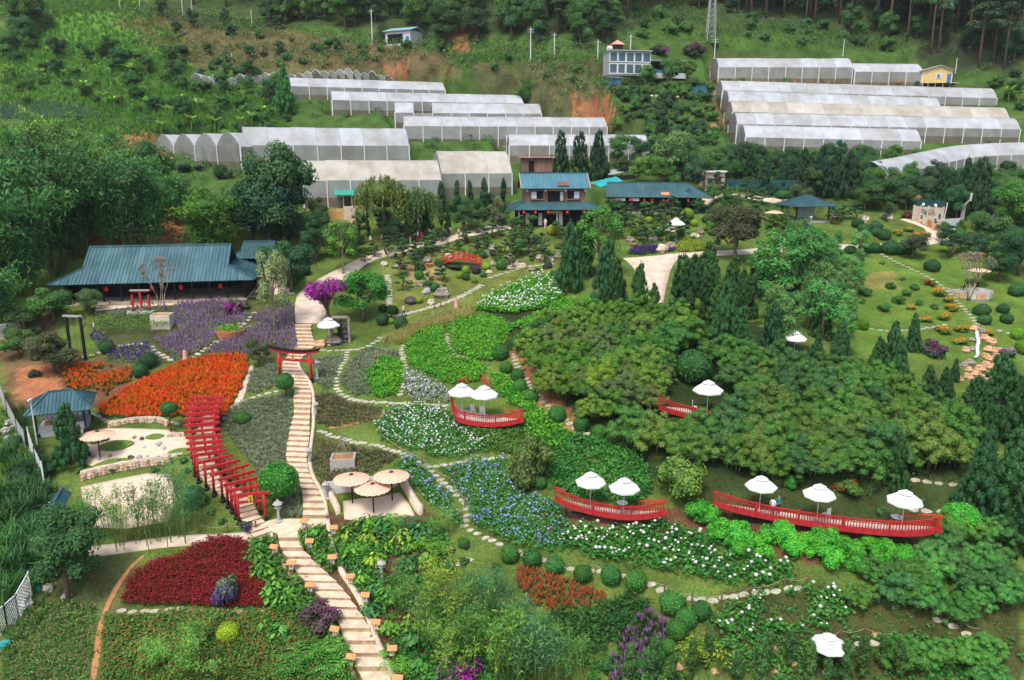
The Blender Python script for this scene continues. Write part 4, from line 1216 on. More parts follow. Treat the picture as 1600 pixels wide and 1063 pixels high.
bed('aster_bed', 'purple aster patch beside the round bushes at the bottom', [(945, 1050), (970, 1000), (1005, 960), (1040, 975), (1045, 1010), (1010, 1060), (960, 1075)], 16, LAV, [GM['dark'], PET['lavender'], PET['plum']], 32, .9, 1.4)
bed('grass_bed', 'pale feathery grasses below the bonsai lawn', [(600, 536), (640, 514), (700, 492), (742, 486), (732, 500), (690, 512), (655, 520), (630, 540)], 14, GRS, [GM['straw']], 33, .8, 1.3)
bed('grass_bed', 'second layer of green grasses below the bonsai lawn', [(600, 538), (640, 512), (700, 490), (746, 484), (735, 502), (690, 514), (655, 522), (630, 542)], 7, GRS, [GM['yellow']], 34, .8, 1.2)
bed('white_flower_bed', 'white flowering plants beside the tall dark tree', [(740, 486), (770, 462), (800, 446), (840, 432), (878, 436), (884, 462), (850, 482), (800, 492)], 7, HYS, [GM['bright'], PET['white']], 35, .8, 1.4)
bed('green_bed', 'green slope behind the shrub mass', [(800, 512), (850, 490), (880, 470), (940, 470), (960, 495), (900, 500), (840, 520)], 12, LFY, [GM['bright']], 36, 1.0, 1.6)
bed('leafy_bed', 'wet green leafy planting between the stairs and the outer kerb', [(470, 838), (508, 824), (516, 860), (530, 892), (516, 896), (492, 872), (476, 856)], 12, LFY, [GM['mid']], 37, 1.0, 1.6)
bed('undergrowth', 'mixed leafy undergrowth right of the lantern stairs', [(520, 815), (690, 815), (700, 870), (690, 930), (720, 1000), (740, 1075), (630, 1075), (600, 1000), (560, 920), (530, 880)], 7, LFY, [GM['hyd']], 38, .8, 1.6, (1.0, -.6))
bed('undergrowth', 'leafy undergrowth between red bed and lantern stairs', [(386, 850), (428, 845), (440, 890), (470, 920), (520, 985), (540, 1040), (500, 1010), (470, 985), (425, 955), (400, 900)], 8, LFY, [GM['mid']], 39, .9, 1.8)
bed('ground_cover', 'low creeping plants on the shady bottom slope', [(700, 940), (820, 960), (940, 1030), (1120, 1000), (1340, 990), (1600, 1010), (1600, 1075), (700, 1075)], 6, LFY, [GM['hyd']], 40, .7, 1.3, (.7, -.7))
bed('yellow_bed', 'yellow-green clipped edging by the plaza', [(1058, 386), (1070, 376), (1100, 384), (1118, 388), (1110, 393), (1065, 395)], 16, LFF, [GM['yellow'], PET['yellow']], 41, 1, 1.4)
bed('purple_bed', 'low purple bed on the edge of the plaza', [(980, 398), (990, 388), (1030, 385), (1060, 386), (1050, 394), (1000, 400)], 14, LAV, [GM['dark'], PET['violet']], 42, .8, 1.1)
bed('ivy_bank', 'dark plants hanging on the bank under the long deck', [(1180, 838), (1300, 842), (1420, 846), (1480, 836), (1440, 856), (1300, 852), (1190, 848)], 5, LFY, [GM['dark']], 43, .8, 1.3)
# --- clipped round bushes
def ball(px, py, r, label, col=(.045, .15, .028), group=None, flat=1.0, kind='ball', name='clipped_bush', cat='bush'):
 """px, py = centre of the ball in the photo, r = its radius in photo pixels"""
 th = PITCH + math.atan((py - CY) / F_PX)
 p = P(px, py + r * .72 * flat)
 rm = r / scl(p)
 p = (p[0], p[1] + rm * .4, 0); p = g(p[0], p[1])
 o = plant(kind, name, label, cat, (p[0], p[1], p[2] - .08 * rm), (rm * random.uniform(.93, 1.07), rm * random.uniform(.93, 1.07), rm * flat * random.uniform(.92, 1.06)), col, group)
 o.rotation_euler.x = random.uniform(-.09, .09); o.rotation_euler.y = random.uniform(-.09, .09)
 return o
LIME = (.20, .32, .03); BALLG = (.045, .16, .03); DKBALL = (.03, .10, .03)
for x, y, r in ((797, 870, 15), (830, 877, 15), (867, 888, 15), (912, 902, 15), (955, 906, 16.5), (995, 915, 16.5), (1052, 950, 20), (1096, 960, 16), (1073, 973, 16), (1058, 989, 17), (1045, 1015, 12.5), (1024, 1029, 16), (1003, 1045, 12)):
 ball(x, y, r, 'clipped round green bush in the row below the hydrangeas', BALLG, 'clipped bushes below the hydrangeas')
for x, y, r in ((782, 554, 13), (790, 577, 11), (808, 590, 11), (813, 607, 12), (830, 621, 12), (871, 652, 14), (907, 666, 13), (937, 679, 12)):
 ball(x, y, r, 'clipped round green bush in the row along the upper shrub edge', BALLG, 'clipped bushes along the shrub edge')
ball(1085, 580, 28, 'largest clipped round bush among the shrubs near the lone parasol', (.04, .14, .035))
ball(723, 850, 9, 'small clipped bush at the bend of the stepping stones', BALLG)
ball(700, 890, 11, 'clipped bush behind the young bamboo', BALLG)
ball(844, 758, 10, 'small clipped bush behind the two-parasol deck', BALLG)
ball(302, 782, 19, 'dark round bush below the tunnel of red gates', (.04, .12, .03))
ball(355, 994, 17, 'yellow-green clipped ball in the lower left bed', (.28, .36, .02))
ball(378, 656, 13, 'low flat-topped bush on the heather slope', (.05, .16, .03), None, .8)
for x, y, r in ((230, 567, 13), (217, 582, 12), (165, 546, 11)):
 ball(x, y, r, 'small clipped bush among the lavender beds', DKBALL, 'clipped bushes among lavender')
for x, y, r, c in ((658, 419, 6.5, BALLG), (654, 432, 7.5, BALLG), (664, 443, 5, LIME), (684, 412, 6, BALLG), (679, 451, 8, BALLG), (693, 445, 4, LIME), (718, 431, 6, LIME), (728, 434, 6.5, DKBALL), (744, 423, 8, (.06, .05, .045)), (741, 439, 5, LIME),
    (728, 423, 7, LIME), (783, 416, 8.5, BALLG), (759, 417, 7, LIME), (778, 406, 6, BALLG), (755, 430, 5, BALLG), (863, 362, 9, (.34, .38, .02)), (781, 393, 4, LIME), (655, 470, 6, LIME), (627, 508, 11, DKBALL), (616, 487, 7, DKBALL),
    (597, 502, 10, DKBALL), (598, 484, 7.5, DKBALL), (611, 503, 5, LIME), (697, 352, 5.5, LIME), (770, 396, 5, DKBALL), (800, 385, 5, DKBALL), (755, 400, 6, DKBALL), (737, 398, 7, BALLG), (722, 396, 6, BALLG), (1015, 345, 6, LIME), (1035, 345, 5, BALLG), (955, 350, 7, BALLG),
    (990, 365, 6, LIME), (1085, 350, 6, LIME), (1105, 345, 7, BALLG), (1110, 352, 6, LIME), (1150, 320, 9, BALLG), (1180, 330, 8, BALLG), (1075, 338, 9, LIME), (1030, 365, 7, BALLG), (1065, 365, 6, BALLG), (1210, 345, 8, LIME), (1230, 345, 6, LIME)):
 ball(x, y, r, 'small clipped ball bush in the bonsai garden', c, 'clipped bushes of the bonsai garden')
for x, y, r in ((462, 430, 12), (474, 424, 10), (452, 442, 11)):
 ball(x, y, r, 'dark round bush beside the curve of the cream ramp', DKBALL, 'round bushes beside the ramp')
for x, y, r in ((1341, 351, 9), (1351, 359, 10), (1370, 355, 10), (1370, 364, 9), (1384, 369, 11), (1352, 390, 10), (1368, 389, 11), (1393, 390, 14), (1417, 389, 14), (1341, 404, 9), (1458, 418, 12), (1330, 392, 9), (1405, 392, 11)):
 ball(x, y, r, 'clipped dark bush beside the road behind the lawn', (.035, .11, .03), 'clipped bushes beside the road', .85)
for x, y, r in ((1537, 487, 12), (1540, 502, 10), (1570, 484, 10), (1574, 500, 10), (1592, 456, 13)):
 ball(x, y, r, 'clipped dark bush on the lawn above the rock cascade', (.035, .12, .035), 'clipped bushes above the cascade', .85)
for x, y, r in ((1346, 373, 8), (1422, 535, 9), (1591, 524, 10), (1349, 509, 10), (1600, 545, 12)):
 ball(x, y, r, 'bright yellow-green clipped bush at the edge of the round lawn', (.13, .30, .02), 'yellow-green bushes round the lawn')
for x, y, r in ((1393, 446, 11), (1432, 447, 11), (1354, 456, 12), (1407, 469, 13), (1384, 480, 13), (1416, 458, 9), (1343, 468, 11), (1436, 473, 8), (1461, 479, 8), (1380, 410, 6), (1411, 436, 5)):
 ball(x, y, r, 'loose green bush dotted on the round lawn', (.06, .15, .03), 'bushes dotted on the lawn', .85, 'bush', 'garden_bush')
for x, y, r in ((1470, 456, 15), (1484, 468, 11), (1490, 480, 13), (1450, 497, 14), (1479, 494, 14), (1335, 493, 12), (1478, 514, 17), (1505, 514, 13), (1504, 531, 16), (1549, 519, 12), (1425, 481, 9), (1405, 363, 10), (1420, 358, 10), (1433, 366, 11), (1449, 365, 11), (1426, 374, 10), (1441, 373, 10), (1325, 480, 10)):
 ball(x, y, r, 'green bush topped with golden flowers near the round lawn', (.09, .19, .03), 'golden flowering bushes', .8, 'goldbush', 'flowering_bush')
ball(1455, 442, 11, 'orange-red flowering bush at the edge of the round lawn', (.12, .15, .03), None, .8, 'redbush', 'flowering_bush')
ball(1463, 545, 25, 'big dark purple mound bush left of the rock cascade', (.035, .08, .03), None, .8, 'plumbush', 'purple_bush')
ball(1578, 553, 15, 'magenta-topped bush right of the rock cascade', (.05, .10, .03), None, .75, 'lilacbush', 'flowering_bush')
ball(1572, 575, 14, 'bluish clipped mound below the magenta bush', (.07, .15, .07), None, .8)
ball(1583, 590, 12, 'second bluish clipped mound at the foot of the cascade', (.07, .15, .07), None, .8)
# --- clipped crowns on a stem
def lolly(px, py, hpx, rpx, label, col, group=None, flat=1.0):
 p = P(px, py); s = scl(p); th = PITCH + math.atan((py - CY) / F_PX)
 h = hpx / s / cos(th); r = rpx / s
 o = thing('clipped_tree', label, 'tree', p, random.uniform(0, 6), group)
 b_ = MB().tube([(0, 0, -.2), (.05, .02, h * .35), (-.03, .04, h - r)], [.09, .075, .05], 6)
 for k in range(4):
  a = k * 1.6; b_.tube([(0, 0, h * .4), (r * .4 * cos(a), r * .4 * sin(a), h - r * 1.1)], [.045, .02], 5)
 b_.build('trunk', BARK, o, smooth=True)
 c = meshobj('crown', TPL['ball'][0][0][1], o, (0, 0, h - r * 1.7 * flat), 0, (r, r, r * flat)); c.color = (*col, 1)
 return o
lolly(438, 792, 62, 30, 'large clipped green tree between heather slope and red gates', (.045, .20, .025))
lolly(447, 622, 36, 14, 'small clipped tree at the left foot of the large red gate', (.04, .15, .03))
lolly(268, 675, 45, 13, 'slender clipped tree in front of the orange bed', (.045, .14, .03), flat=.8)
lolly(1497, 838, 46, 28, 'bright green round-headed tree at the right end of the long deck', (.06, .33, .03), flat=.8)
lolly(612, 500, 22, 8, 'little clipped tree at the foot of the timber steps', DKBALL)
for x, y, h, r in ((1008, 338, 22, 9), (712, 342, 0, 0), (1222, 325, 26, 13), (832, 357, 20, 8), (1203, 330, 0, 0)):
 if h: lolly(x, y, h, r, 'umbrella-clipped little tree in front of the timber houses', (.045, .13, .03), 'umbrella-clipped trees', .6)
# --- bamboo and big trees on the left
BAM = (.055, .165, .04)
for x, y, h, c in ((10, 470, 150, BAM), (48, 462, 175, BAM), (20, 420, 190, BAM), (85, 425, 190, (.045, .13, .03)), (60, 395, 160, (.05, .13, .03)), (128, 398, 160, BAM), (112, 370, 130, BAM), (205, 398, 150, (.04, .12, .035)), (172, 392, 120, BAM),
    (240, 392, 130, BAM), (215, 350, 110, BAM), (30, 350, 140, (.06, .14, .04)), (90, 330, 120, (.07, .15, .04)), (160, 345, 100, (.05, .13, .03)), (5, 520, 110, BAM), (278, 352, 80, (.05, .14, .035))):
 plant_px('bamboo', 'bamboo_clump', 'tall dark green bamboo clump behind the long hall' if h > 140 else 'shorter dark green bamboo clump behind the long hall', 'bamboo', x, y, h, 10, c, 'bamboo behind the long hall', wide=1.15)
plant_px('bamboo', 'bamboo_clump', 'light green feathery bamboo behind the right end of the hall', 'bamboo', 322, 398, 105, 10, (.10, .22, .03), wide=1.5)
plant_px('bamboo', 'bamboo_clump', 'short lime bamboo just above the hall roof', 'bamboo', 345, 402, 60, 10, (.12, .26, .03), wide=1.6)
for x, y, h, w, c, l in ((425, 408, 130, 1.2, (.03, .095, .04), 'tall dark leafy tree right of the long hall'), (448, 405, 175, .8, (.045, .12, .045), 'tallest loose-crowned tree rising over the left greenhouses'), (395, 380, 85, 1.1, (.03, .085, .035), 'dark round tree behind the annex roof'),
      (455, 456, 78, 1.2, (.03, .09, .035), 'dark tree on the left side of the cream ramp'), (430, 440, 60, 1.2, (.04, .11, .035), 'smaller dark tree beside the forecourt'), (495, 408, 50, 1.3, (.035, .10, .03), 'dark tree at the bend of the ramp'),
      (545, 400, 50, 1.3, (.03, .085, .03), 'dark tree under the green-roofed shed'), (520, 395, 45, 1.4, (.035, .10, .03), 'low dark tree below the yellow retaining wall')):
 plant_px('round', 'leafy_tree', l, 'tree', x, y, h, 6, c, wide=w)
plant_px('airy', 'airy_tree', 'thin bright green tree on the inner side of the ramp', 'tree', 536, 428, 80, 6.4, (.10, .24, .04), wide=1.0)
plant_px('round', 'leafy_tree', 'round bright green tree next to the purple tree', 'tree', 568, 503, 78, 6, (.06, .22, .03), wide=1.3)
plant_px('bougtree', 'bougainvillea_tree', 'bright purple bougainvillea tree at the top of the stairs', 'tree', 513, 511, 76, 5.6, (.05, .09, .03), wide=1.15, var=0)
plant_px('airy', 'airy_tree', 'pale-trunked thin tree beside the lavender slope', 'tree', 430, 520, 135, 6.4, (.17, .22, .09), wide=.55)
plant_px('bare', 'bare_tree', 'leafless fan-shaped tree in the white planter before the hall', 'tree', 254, 492, 98, 6.0, (.3, .25, .2), wide=.55)
plant_px('bare', 'bare_tree', 'leafless tree beside the round terrace on the lawn', 'tree', 1513, 470, 82, 6.0, (.3, .25, .2), wide=.7)
plant_px('bare', 'bare_tree', 'small leafless tree behind the shrub mass', 'tree', 1366, 612, 36, 6.0, (.3, .25, .2), wide=1.0)
for x, y, h, w, c, l in ((140, 492, 40, 1.3, (.07, .13, .05), 'small grey-green tree in front of the hall'), (84, 505, 55, 1.5, (.06, .15, .035), 'leafy green tree at the left end of the hall'), (86, 582, 62, 1.4, (.09, .10, .035), 'olive-brown bush tree above the orange soil'), (40, 520, 50, 1.5, (.05, .12, .03), 'green tree by the white fence'),
      (405, 574, 42, 1.2, (.09, .12, .05), 'olive shrub left of the large red gate'), (108, 938, 122, 1.0, (.035, .10, .03), 'dark tree above the dirt track in the lower left'), (30, 560, 45, 1.3, (.06, .14, .035), 'bushy tree beside the tilted fence'), (125, 905, 60, 1.3, (.05, .12, .035), 'low spreading tree beside the dark one in the lower left')):
 plant_px('round', 'leafy_tree', l, 'tree', x, y, h, 6, c, wide=w)
ball(366, 478, 22, 'half purple bougainvillea bush in front of the hall', (.09, .13, .05), None, 1.0, 'boug', 'bougainvillea_bush')
ball(380, 824, 15, 'purple flowering bush at the foot of the tunnel of red gates', (.05, .08, .04), None, 1.1, 'violetbush', 'flowering_bush')
ball(499, 968, 33, 'magenta speckled bush beside the lantern stairs', (.05, .08, .03), None, 1.05, 'plumbush', 'flowering_bush')
ball(350, 925, 27, 'grey shrub with violet flowers in front of the red bed', (.09, .14, .07), None, 1.5, 'violetbush', 'flowering_bush')
ball(712, 1055, 42, 'magenta bougainvillea at the bottom edge', (.05, .10, .03), None, .9, 'boug', 'bougainvillea_bush')
plant_px('juniper', 'juniper_tree', 'cone-shaped juniper beside the sand garden', 'tree', 112, 726, 96, 6.2, (.035, .11, .03), wide=.95)
# --- willows, cypresses, junipers
plant_px('willow', 'weeping_tree', 'large weeping tree in front of the near greenhouse', 'tree', 600, 378, 108, 8, (.13, .19, .04), wide=1.25)
plant_px('willow', 'weeping_tree', 'smaller weeping tree beside the cypress row', 'tree', 655, 375, 86, 8, (.09, .15, .04), wide=1.3)
for x, y, h in ((672, 362, 58), (690, 352, 66), (715, 348, 64), (735, 344, 60), (757, 344, 64), (787, 332, 52), (700, 372, 50), (642, 360, 60), (560, 372, 45), (575, 372, 40), (772, 345, 40), (725, 355, 40)):
 plant_px('cypress', 'cypress_tree', 'slim dark cypress in the row below the near greenhouse', 'tree', x, y, h, 6.2, (.022, .07, .025), 'cypresses below the greenhouse', wide=1.15)
JUN = (.036, .11, .03)
for x, y, h, w, l in ((890, 455, 112, .7, 'tall dark columnar tree left of the plaza'), (908, 432, 100, .7, 'dark columnar tree behind the tall one left of the plaza'), (944, 470, 100, .75, 'dark juniper in front of the bright airy tree'), (963, 500, 100, .85, 'left of the paired spiky junipers by the plaza'),
     (996, 500, 92, .75, 'right of the paired spiky junipers by the plaza'), (1068, 482, 88, .8, 'dark juniper on the right side of the plaza'), (1022, 500, 60, .8, 'low juniper closing the foot of the plaza'), (1098, 452, 62, 1.2, 'broad dark conifer behind the plaza'), (1130, 540, 105, .75, 'tall juniper above the shrub mass'),
     (1155, 556, 80, .9, 'broad juniper above the shrub mass'), (1205, 560, 92, .8, 'dark juniper left of the half-hidden parasol'), (1270, 590, 70, 1.0, 'dark juniper right of the half-hidden parasol'), (1310, 590, 92, .9, 'broad dark juniper above the right shrubs'), (1245, 480, 70, .8, 'juniper deep among the bright airy trees'),
     (1398, 615, 104, .75, 'dark juniper left of the purple mound'), (1427, 548, 62, .8, 'small juniper on the lower lawn'), (1396, 550, 50, 1.0, 'spiky low juniper on the lower lawn'), (1449, 646, 76, 1.0, 'juniper below the purple mound'), (1490, 596, 38, .8, 'small juniper beside the cascade rocks'), (1514, 676, 92, 1.0, 'large juniper below the cascade'),
     (1522, 800, 132, .85, 'largest juniper behind the long deck'), (1575, 808, 140, .85, 'dark juniper at the right edge behind the long deck'), (1595, 700, 130, .9, 'tall dark juniper at the right edge'), (1560, 640, 90, 1.0, 'juniper at the right below the bluish mounds'), (1400, 765, 92, .7, 'slender juniper behind the red flowering bush'), (1600, 870, 100, 1.0, 'juniper cut by the right edge of the view'),
     (1365, 590, 60, .9, 'reddish-brown conifer behind the shrub mass')):
 plant_px('juniper', 'juniper_tree', l, 'tree', x, y, h, 6.2, JUN, wide=w)
for x, y, h, w, l in ((876, 272, 70, .7, 'lone dark conifer above the timber house roof'), (905, 282, 78, .75, 'left dark conifer of the pair above the timber house'), (935, 282, 80, .8, 'right dark conifer of the pair above the timber house'), (1030, 262, 80, .8, 'tall dark conifer behind the long timber house'), (445, 178, 75, .85, 'bright cone tree on the greenhouse slope'),
     (1195, 305, 62, .8, 'dark conifer above the lane'), (1470, 338, 78, .8, 'dark conifer left of the metal post by the mural'), (1505, 340, 96, .75, 'tall dark conifer right behind the mural'), (1530, 335, 92, .8, 'tall leaning conifer behind the mural')):
 plant_px('juniper', 'conifer_tree', l, 'tree', x, y, h, 6.2, (.022, .065, .025) if x != 445 else (.05, .15, .03), wide=w)
for x, y, h in ((1222, 306, 62), (1250, 308, 78), (1278, 308, 84), (1303, 310, 80), (1330, 308, 74), (1350, 305, 50), (1150, 285, 55), (1172, 290, 60), (1235, 300, 50), (1265, 300, 60), (1318, 300, 55)):
 plant_px('juniper', 'conifer_tree', 'dark conifer in the screen above the right pavilion', 'tree', x, y, h, 6.2, (.025, .07, .03), 'conifer screen above the right pavilion', wide=.85)
# --- leafy trees right of centre
for k, x, y, h, w, c, l in (('airy', 935, 435, 105, 1.0, (.08, .25, .045), 'bright airy tree behind the dark junipers'), ('round', 1148, 410, 92, 1.15, (.075, .095, .045), 'spreading olive-grey tree behind the plaza'), ('airy', 1215, 478, 115, 1.25, (.07, .25, .05), 'large bright green airy tree left of the lawn'),
      ('airy', 1262, 450, 88, 1.3, (.08, .26, .05), 'bright green airy tree nearest the lawn'), ('airy', 1285, 530, 100, 1.1, (.07, .23, .05), 'bright green airy tree at the lawn edge'), ('airy', 1230, 550, 90, 1.0, (.08, .19, .05), 'thin pale-stemmed tree above the half-hidden parasol'), ('airy', 1190, 440, 60, 1.3, (.08, .24, .05), 'small bright tree beside the road'),
      ('airy', 1045, 285, 84, 1.2, (.10, .19, .06), 'pale green airy tree behind the long timber house'), ('airy', 1072, 280, 60, 1.2, (.08, .17, .06), 'airy tree behind the right end of the long timber house'), ('round', 745, 365, 45, 1.0, (.07, .15, .05), 'grey-green tree left of the two-storey house'), ('airy', 775, 360, 50, 1.0, (.15, .19, .09), 'pale weeping little tree beside the two-storey house'),
      ('round', 1578, 372, 90, 1.1, (.08, .24, .04), 'bright green tree at the far right'), ('round', 1540, 395, 62, 1.3, (.05, .13, .035), 'dark leafy tree behind the round terrace'), ('round', 1590, 430, 70, 1.2, (.04, .12, .035), 'dark leafy tree at the right edge of the lawn'), ('round', 1560, 440, 45, 1.4, (.03, .10, .03), 'low dark tree at the right edge of the lawn'),
      ('round', 1425, 405, 40, 1.3, (.07, .08, .04), 'brownish small tree beside the lawn path'), ('round', 1380, 330, 50, 1.4, (.05, .13, .035), 'leafy tree above the bushes by the road'), ('round', 1420, 322, 48, 1.3, (.045, .12, .035), 'leafy tree left of the mural'), ('round', 1350, 330, 45, 1.3, (.055, .14, .04), 'leafy tree right of the pavilion'),
      ('round', 1250, 330, 40, 1.2, (.07, .12, .05), 'small leafy tree left of the pavilion roof'), ('round', 1345, 775, 0, 1, (.1, .2, .03), '')):
 if h: plant_px(k, 'leafy_tree' if k == 'round' else 'airy_tree', l, 'tree', x, y, h, 6 if k == 'round' else 6.4, c, wide=w)
ball(830, 722, 42, 'large rounded brownish-green bush between hydrangeas and parasol deck', (.11, .15, .035), None, 1.45, 'bush', 'large_bush')
ball(1066, 752, 46, 'large rounded olive bush right of the two-parasol deck', (.10, .18, .03), None, 1.3, 'bush', 'large_bush')
ball(1330, 765, 26, 'green bush with red flowers behind the long deck', (.08, .17, .03), None, .8, 'redbush', 'flowering_bush')
ball(1238, 755, 17, 'small bright bush between the parasols of the long deck', (.06, .24, .03), None, .8, 'bush', 'garden_bush')
ball(1400, 310, 14, 'magenta bougainvillea above the mural', (.05, .1, .03), None, .8, 'boug', 'bougainvillea_bush')
ball(1420, 335, 12, 'reddish bush at the left end of the mural', (.10, .06, .04), None, .9, 'redbush', 'flowering_bush')
ball(1545, 350, 22, 'pink-speckled creeper mound right of the mural', (.06, .13, .04), None, 1.1, 'lilacbush', 'flowering_bush')
ball(1222, 290, 18, 'orange and white flowering creeper above the pavilion', (.10, .13, .05), None, .5, 'whitebush', 'flowering_bush')
ball(1028, 80, 17, 'magenta bougainvillea beside the hillside house', (.05, .1, .03), None, .7, 'boug', 'bougainvillea_bush')
ball(1085, 82, 19, 'dull magenta bougainvillea over the terrace roof', (.06, .1, .04), None, .8, 'plumbush', 'bougainvillea_bush')
for x, y, h in ((1482, 402, 48),):
 plant_px('bonsai', 'layered_pine', 'layered dark pine beside the road bend', 'tree', x, y, h, 3.0, (.025, .07, .03), wide=1.2)
for x, y, h in ((648, 402, 22), (605, 398, 26), (623, 390, 24), (663, 396, 24), (676, 390, 24), (648, 424, 26), (636, 382, 20), (690, 440, 26), (700, 398, 18), (715, 392, 16), (745, 392, 20), (770, 372, 26), (800, 372, 22), (815, 368, 28), (826, 398, 28), (806, 404, 24), (845, 395, 28), (853, 412, 18), (820, 385, 20), (790, 398, 22),
    (960, 365, 26), (975, 355, 22), (1000, 372, 28), (1020, 378, 26), (985, 340, 20), (1038, 352, 34), (1050, 340, 30), (1062, 350, 22), (1130, 315, 26), (1140, 330, 26), (1165, 310, 28), (1178, 300, 24), (1190, 320, 24), (1250, 335, 22), (1335, 345, 26), (1385, 345, 24), (1300, 350, 24), (1315, 345, 22), (1120, 300, 28), (880, 385, 26), (870, 372, 24), (585, 402, 22), (570, 410, 18), (730, 380, 22), (755, 378, 22), (690, 378, 20)):
 plant_px('bonsai', 'bonsai_tree', 'cloud-pruned bonsai tree in the garden before the timber houses', 'tree', x, y, h * 1.1, 3.0, random.choice([(.035, .10, .03), (.045, .13, .03), (.03, .085, .035)]), 'bonsai trees before the timber houses', wide=1.15)
# --- shrub mass on the slope (each shrub a plant of its own)
rg = np.random.default_rng(5)
def mass(pix, d, kind, name, label, group, cols, s0, s1, cat='shrub', gap=None, seed=5):
 rr = np.random.default_rng(seed)
 poly = polyW(pix)
 xs, ys = sample_poly(poly, 1 / d ** 2, rr, .8, gap)
 for x, y in zip(xs, ys):
  ci = rr.integers(len(cols)); c = cols[ci]; lab = label[ci] if isinstance(label, list) else label
  s = s0 + (s1 - s0) * rr.random()
  plant(kind, name, lab, cat, (x, y, float(H(x, y)) - .05), (s, s, s * (.85 + .3 * rr.random())), c, group)
 return len(xs)
DECKGAP = [polyW([(1030, 655), (1150, 668), (1160, 640), (1130, 600), (1060, 610), (1025, 632)])]
SHR = [(.115, .23, .028), (.085, .20, .028), (.14, .24, .032), (.065, .165, .03), (.125, .185, .05)]
mass([(805, 562), (830, 530), (870, 512), (950, 500), (1040, 510), (1120, 540), (1060, 560), (1040, 610), (1010, 650), (960, 668), (900, 650), (850, 605)], 1.7, 'shrub', 'broad_shrub', ['yellow-green shrub in the dense mass above the small parasol deck', 'fresh green shrub in the dense mass above the small parasol deck', 'pale lime shrub in the dense mass above the small parasol deck', 'darker green shrub in the dense mass above the small parasol deck', 'olive shrub in the dense mass above the small parasol deck'], 'dense shrubs on the slope', SHR, .95, 1.45, gap=DECKGAP, seed=5)
mass([(1110, 560), (1200, 580), (1290, 590), (1400, 625), (1490, 680), (1490, 725), (1420, 760), (1250, 745), (1120, 745), (1060, 720), (1000, 720), (960, 705), (1010, 665), (1100, 690), (1180, 660), (1150, 610)], 1.7, 'shrub', 'broad_shrub', ['yellow-green shrub in the dense mass behind the long deck', 'fresh green shrub in the dense mass behind the long deck', 'pale olive shrub in the dense mass behind the long deck', 'dull dark green shrub in the dense mass behind the long deck'], 'dense shrubs behind the long deck', [(.10, .215, .032), (.08, .185, .032), (.125, .21, .04), (.065, .15, .04)], .95, 1.45, gap=DECKGAP, seed=6)
mass([(1440, 850), (1500, 835), (1600, 840), (1600, 1000), (1530, 980), (1420, 960), (1340, 960), (1330, 930), (1420, 900)], 1.55, 'shrub', 'soft_shrub', 'soft mid-green shrub on the lower right slope', 'soft shrubs lower right', [(.085, .24, .045), (.105, .27, .045), (.08, .2, .05)], .7, 1.05, seed=7)
mass([(1380, 1030), (1450, 1015), (1540, 1015), (1600, 1030), (1600, 1075), (1380, 1075)], 1.5, 'shrub', 'soft_shrub', 'soft green shrub along the bottom right edge', 'shrubs along the bottom edge', [(.085, .24, .045), (.10, .27, .045)], .7, 1.0, seed=8)
for x, y in ((1485, 680), (1460, 690), (1440, 672), (1475, 705), (1330, 695), (1420, 660), (1405, 648)):
 ball(x, y, 15, 'dark violet-flowered shrub at the right end of the shrub mass', (.05, .09, .035), 'violet shrubs', .9, 'violetbush', 'violet_shrub')
for x, y, r in ((1100, 806, 22), (1126, 830, 24), (1160, 832, 24), (1150, 855, 20), (1196, 850, 26), (1222, 832, 20), (1242, 848, 25), (1266, 852, 24), (1292, 846, 24), (1302, 874, 22), (1331, 862, 25), (1346, 882, 22), (1376, 862, 24), (1392, 882, 24), (1412, 870, 22)):
 ball(x, y, r * 1.22, 'vivid green bush in the row below the long deck', (.07, .33, .03), 'vivid bushes below the long deck', 1.05, 'bush', 'garden_bush')
for x, y, r in ((945, 838, 10), (978, 842, 11), (1010, 842, 10), (1030, 838, 9), (900, 830, 9)):
 ball(x, y, r, 'small yellow-green bush under the two-parasol deck', (.10, .28, .03), 'small bushes under the deck', .8, 'bush', 'garden_bush')
for x, y, h in ((983, 1072, 60), (1020, 1066, 66), (1080, 1062, 58), (1104, 1042, 50), (1186, 1070, 66), (1200, 1040, 48), (1232, 1042, 52), (1262, 1068, 60), (1318, 1072, 64), (1345, 1056, 58), (1400, 1072, 62), (1150, 1072, 50), (1050, 1075, 50), (1290, 1075, 46), (1375, 1045, 48)):
 plant_px('cypress', 'young_conifer', 'thin young conifer at the bottom edge', 'tree', x, y, h, 6.2, (.05, .12, .03), 'young conifers at the bottom', wide=1.6)
# --- young bamboo and leafy plants at the bottom
for x, y, h, c in ((690, 970, 120, (.16, .26, .03)), (720, 1005, 115, (.09, .22, .04)), (748, 1045, 130, (.09, .22, .05)), (772, 1070, 150, (.10, .26, .04)), (800, 1072, 130, (.06, .18, .07)), (850, 1072, 120, (.07, .2, .07)), (882, 1066, 90, (.08, .22, .05)), (758, 960, 80, (.05, .17, .06)), (790, 985, 85, (.05, .16, .07)), (815, 1010, 90, (.06, .18, .07)),
    (668, 1010, 110, (.10, .2, .04)), (700, 1050, 100, (.13, .26, .04)), (842, 1010, 70, (.12, .26, .04)), (905, 1040, 50, (.1, .22, .05)), (735, 940, 60, (.06, .18, .06)), (780, 930, 50, (.05, .16, .06)), (640, 960, 80, (.09, .2, .04)), (690, 840, 60, (.12, .25, .04))):
 plant_px('thinbamboo', 'young_bamboo', 'young bamboo at the bottom centre right of the stairs', 'bamboo', x, y, h * .78, 5.0, c, 'young bamboo at the bottom', wide=1.25)
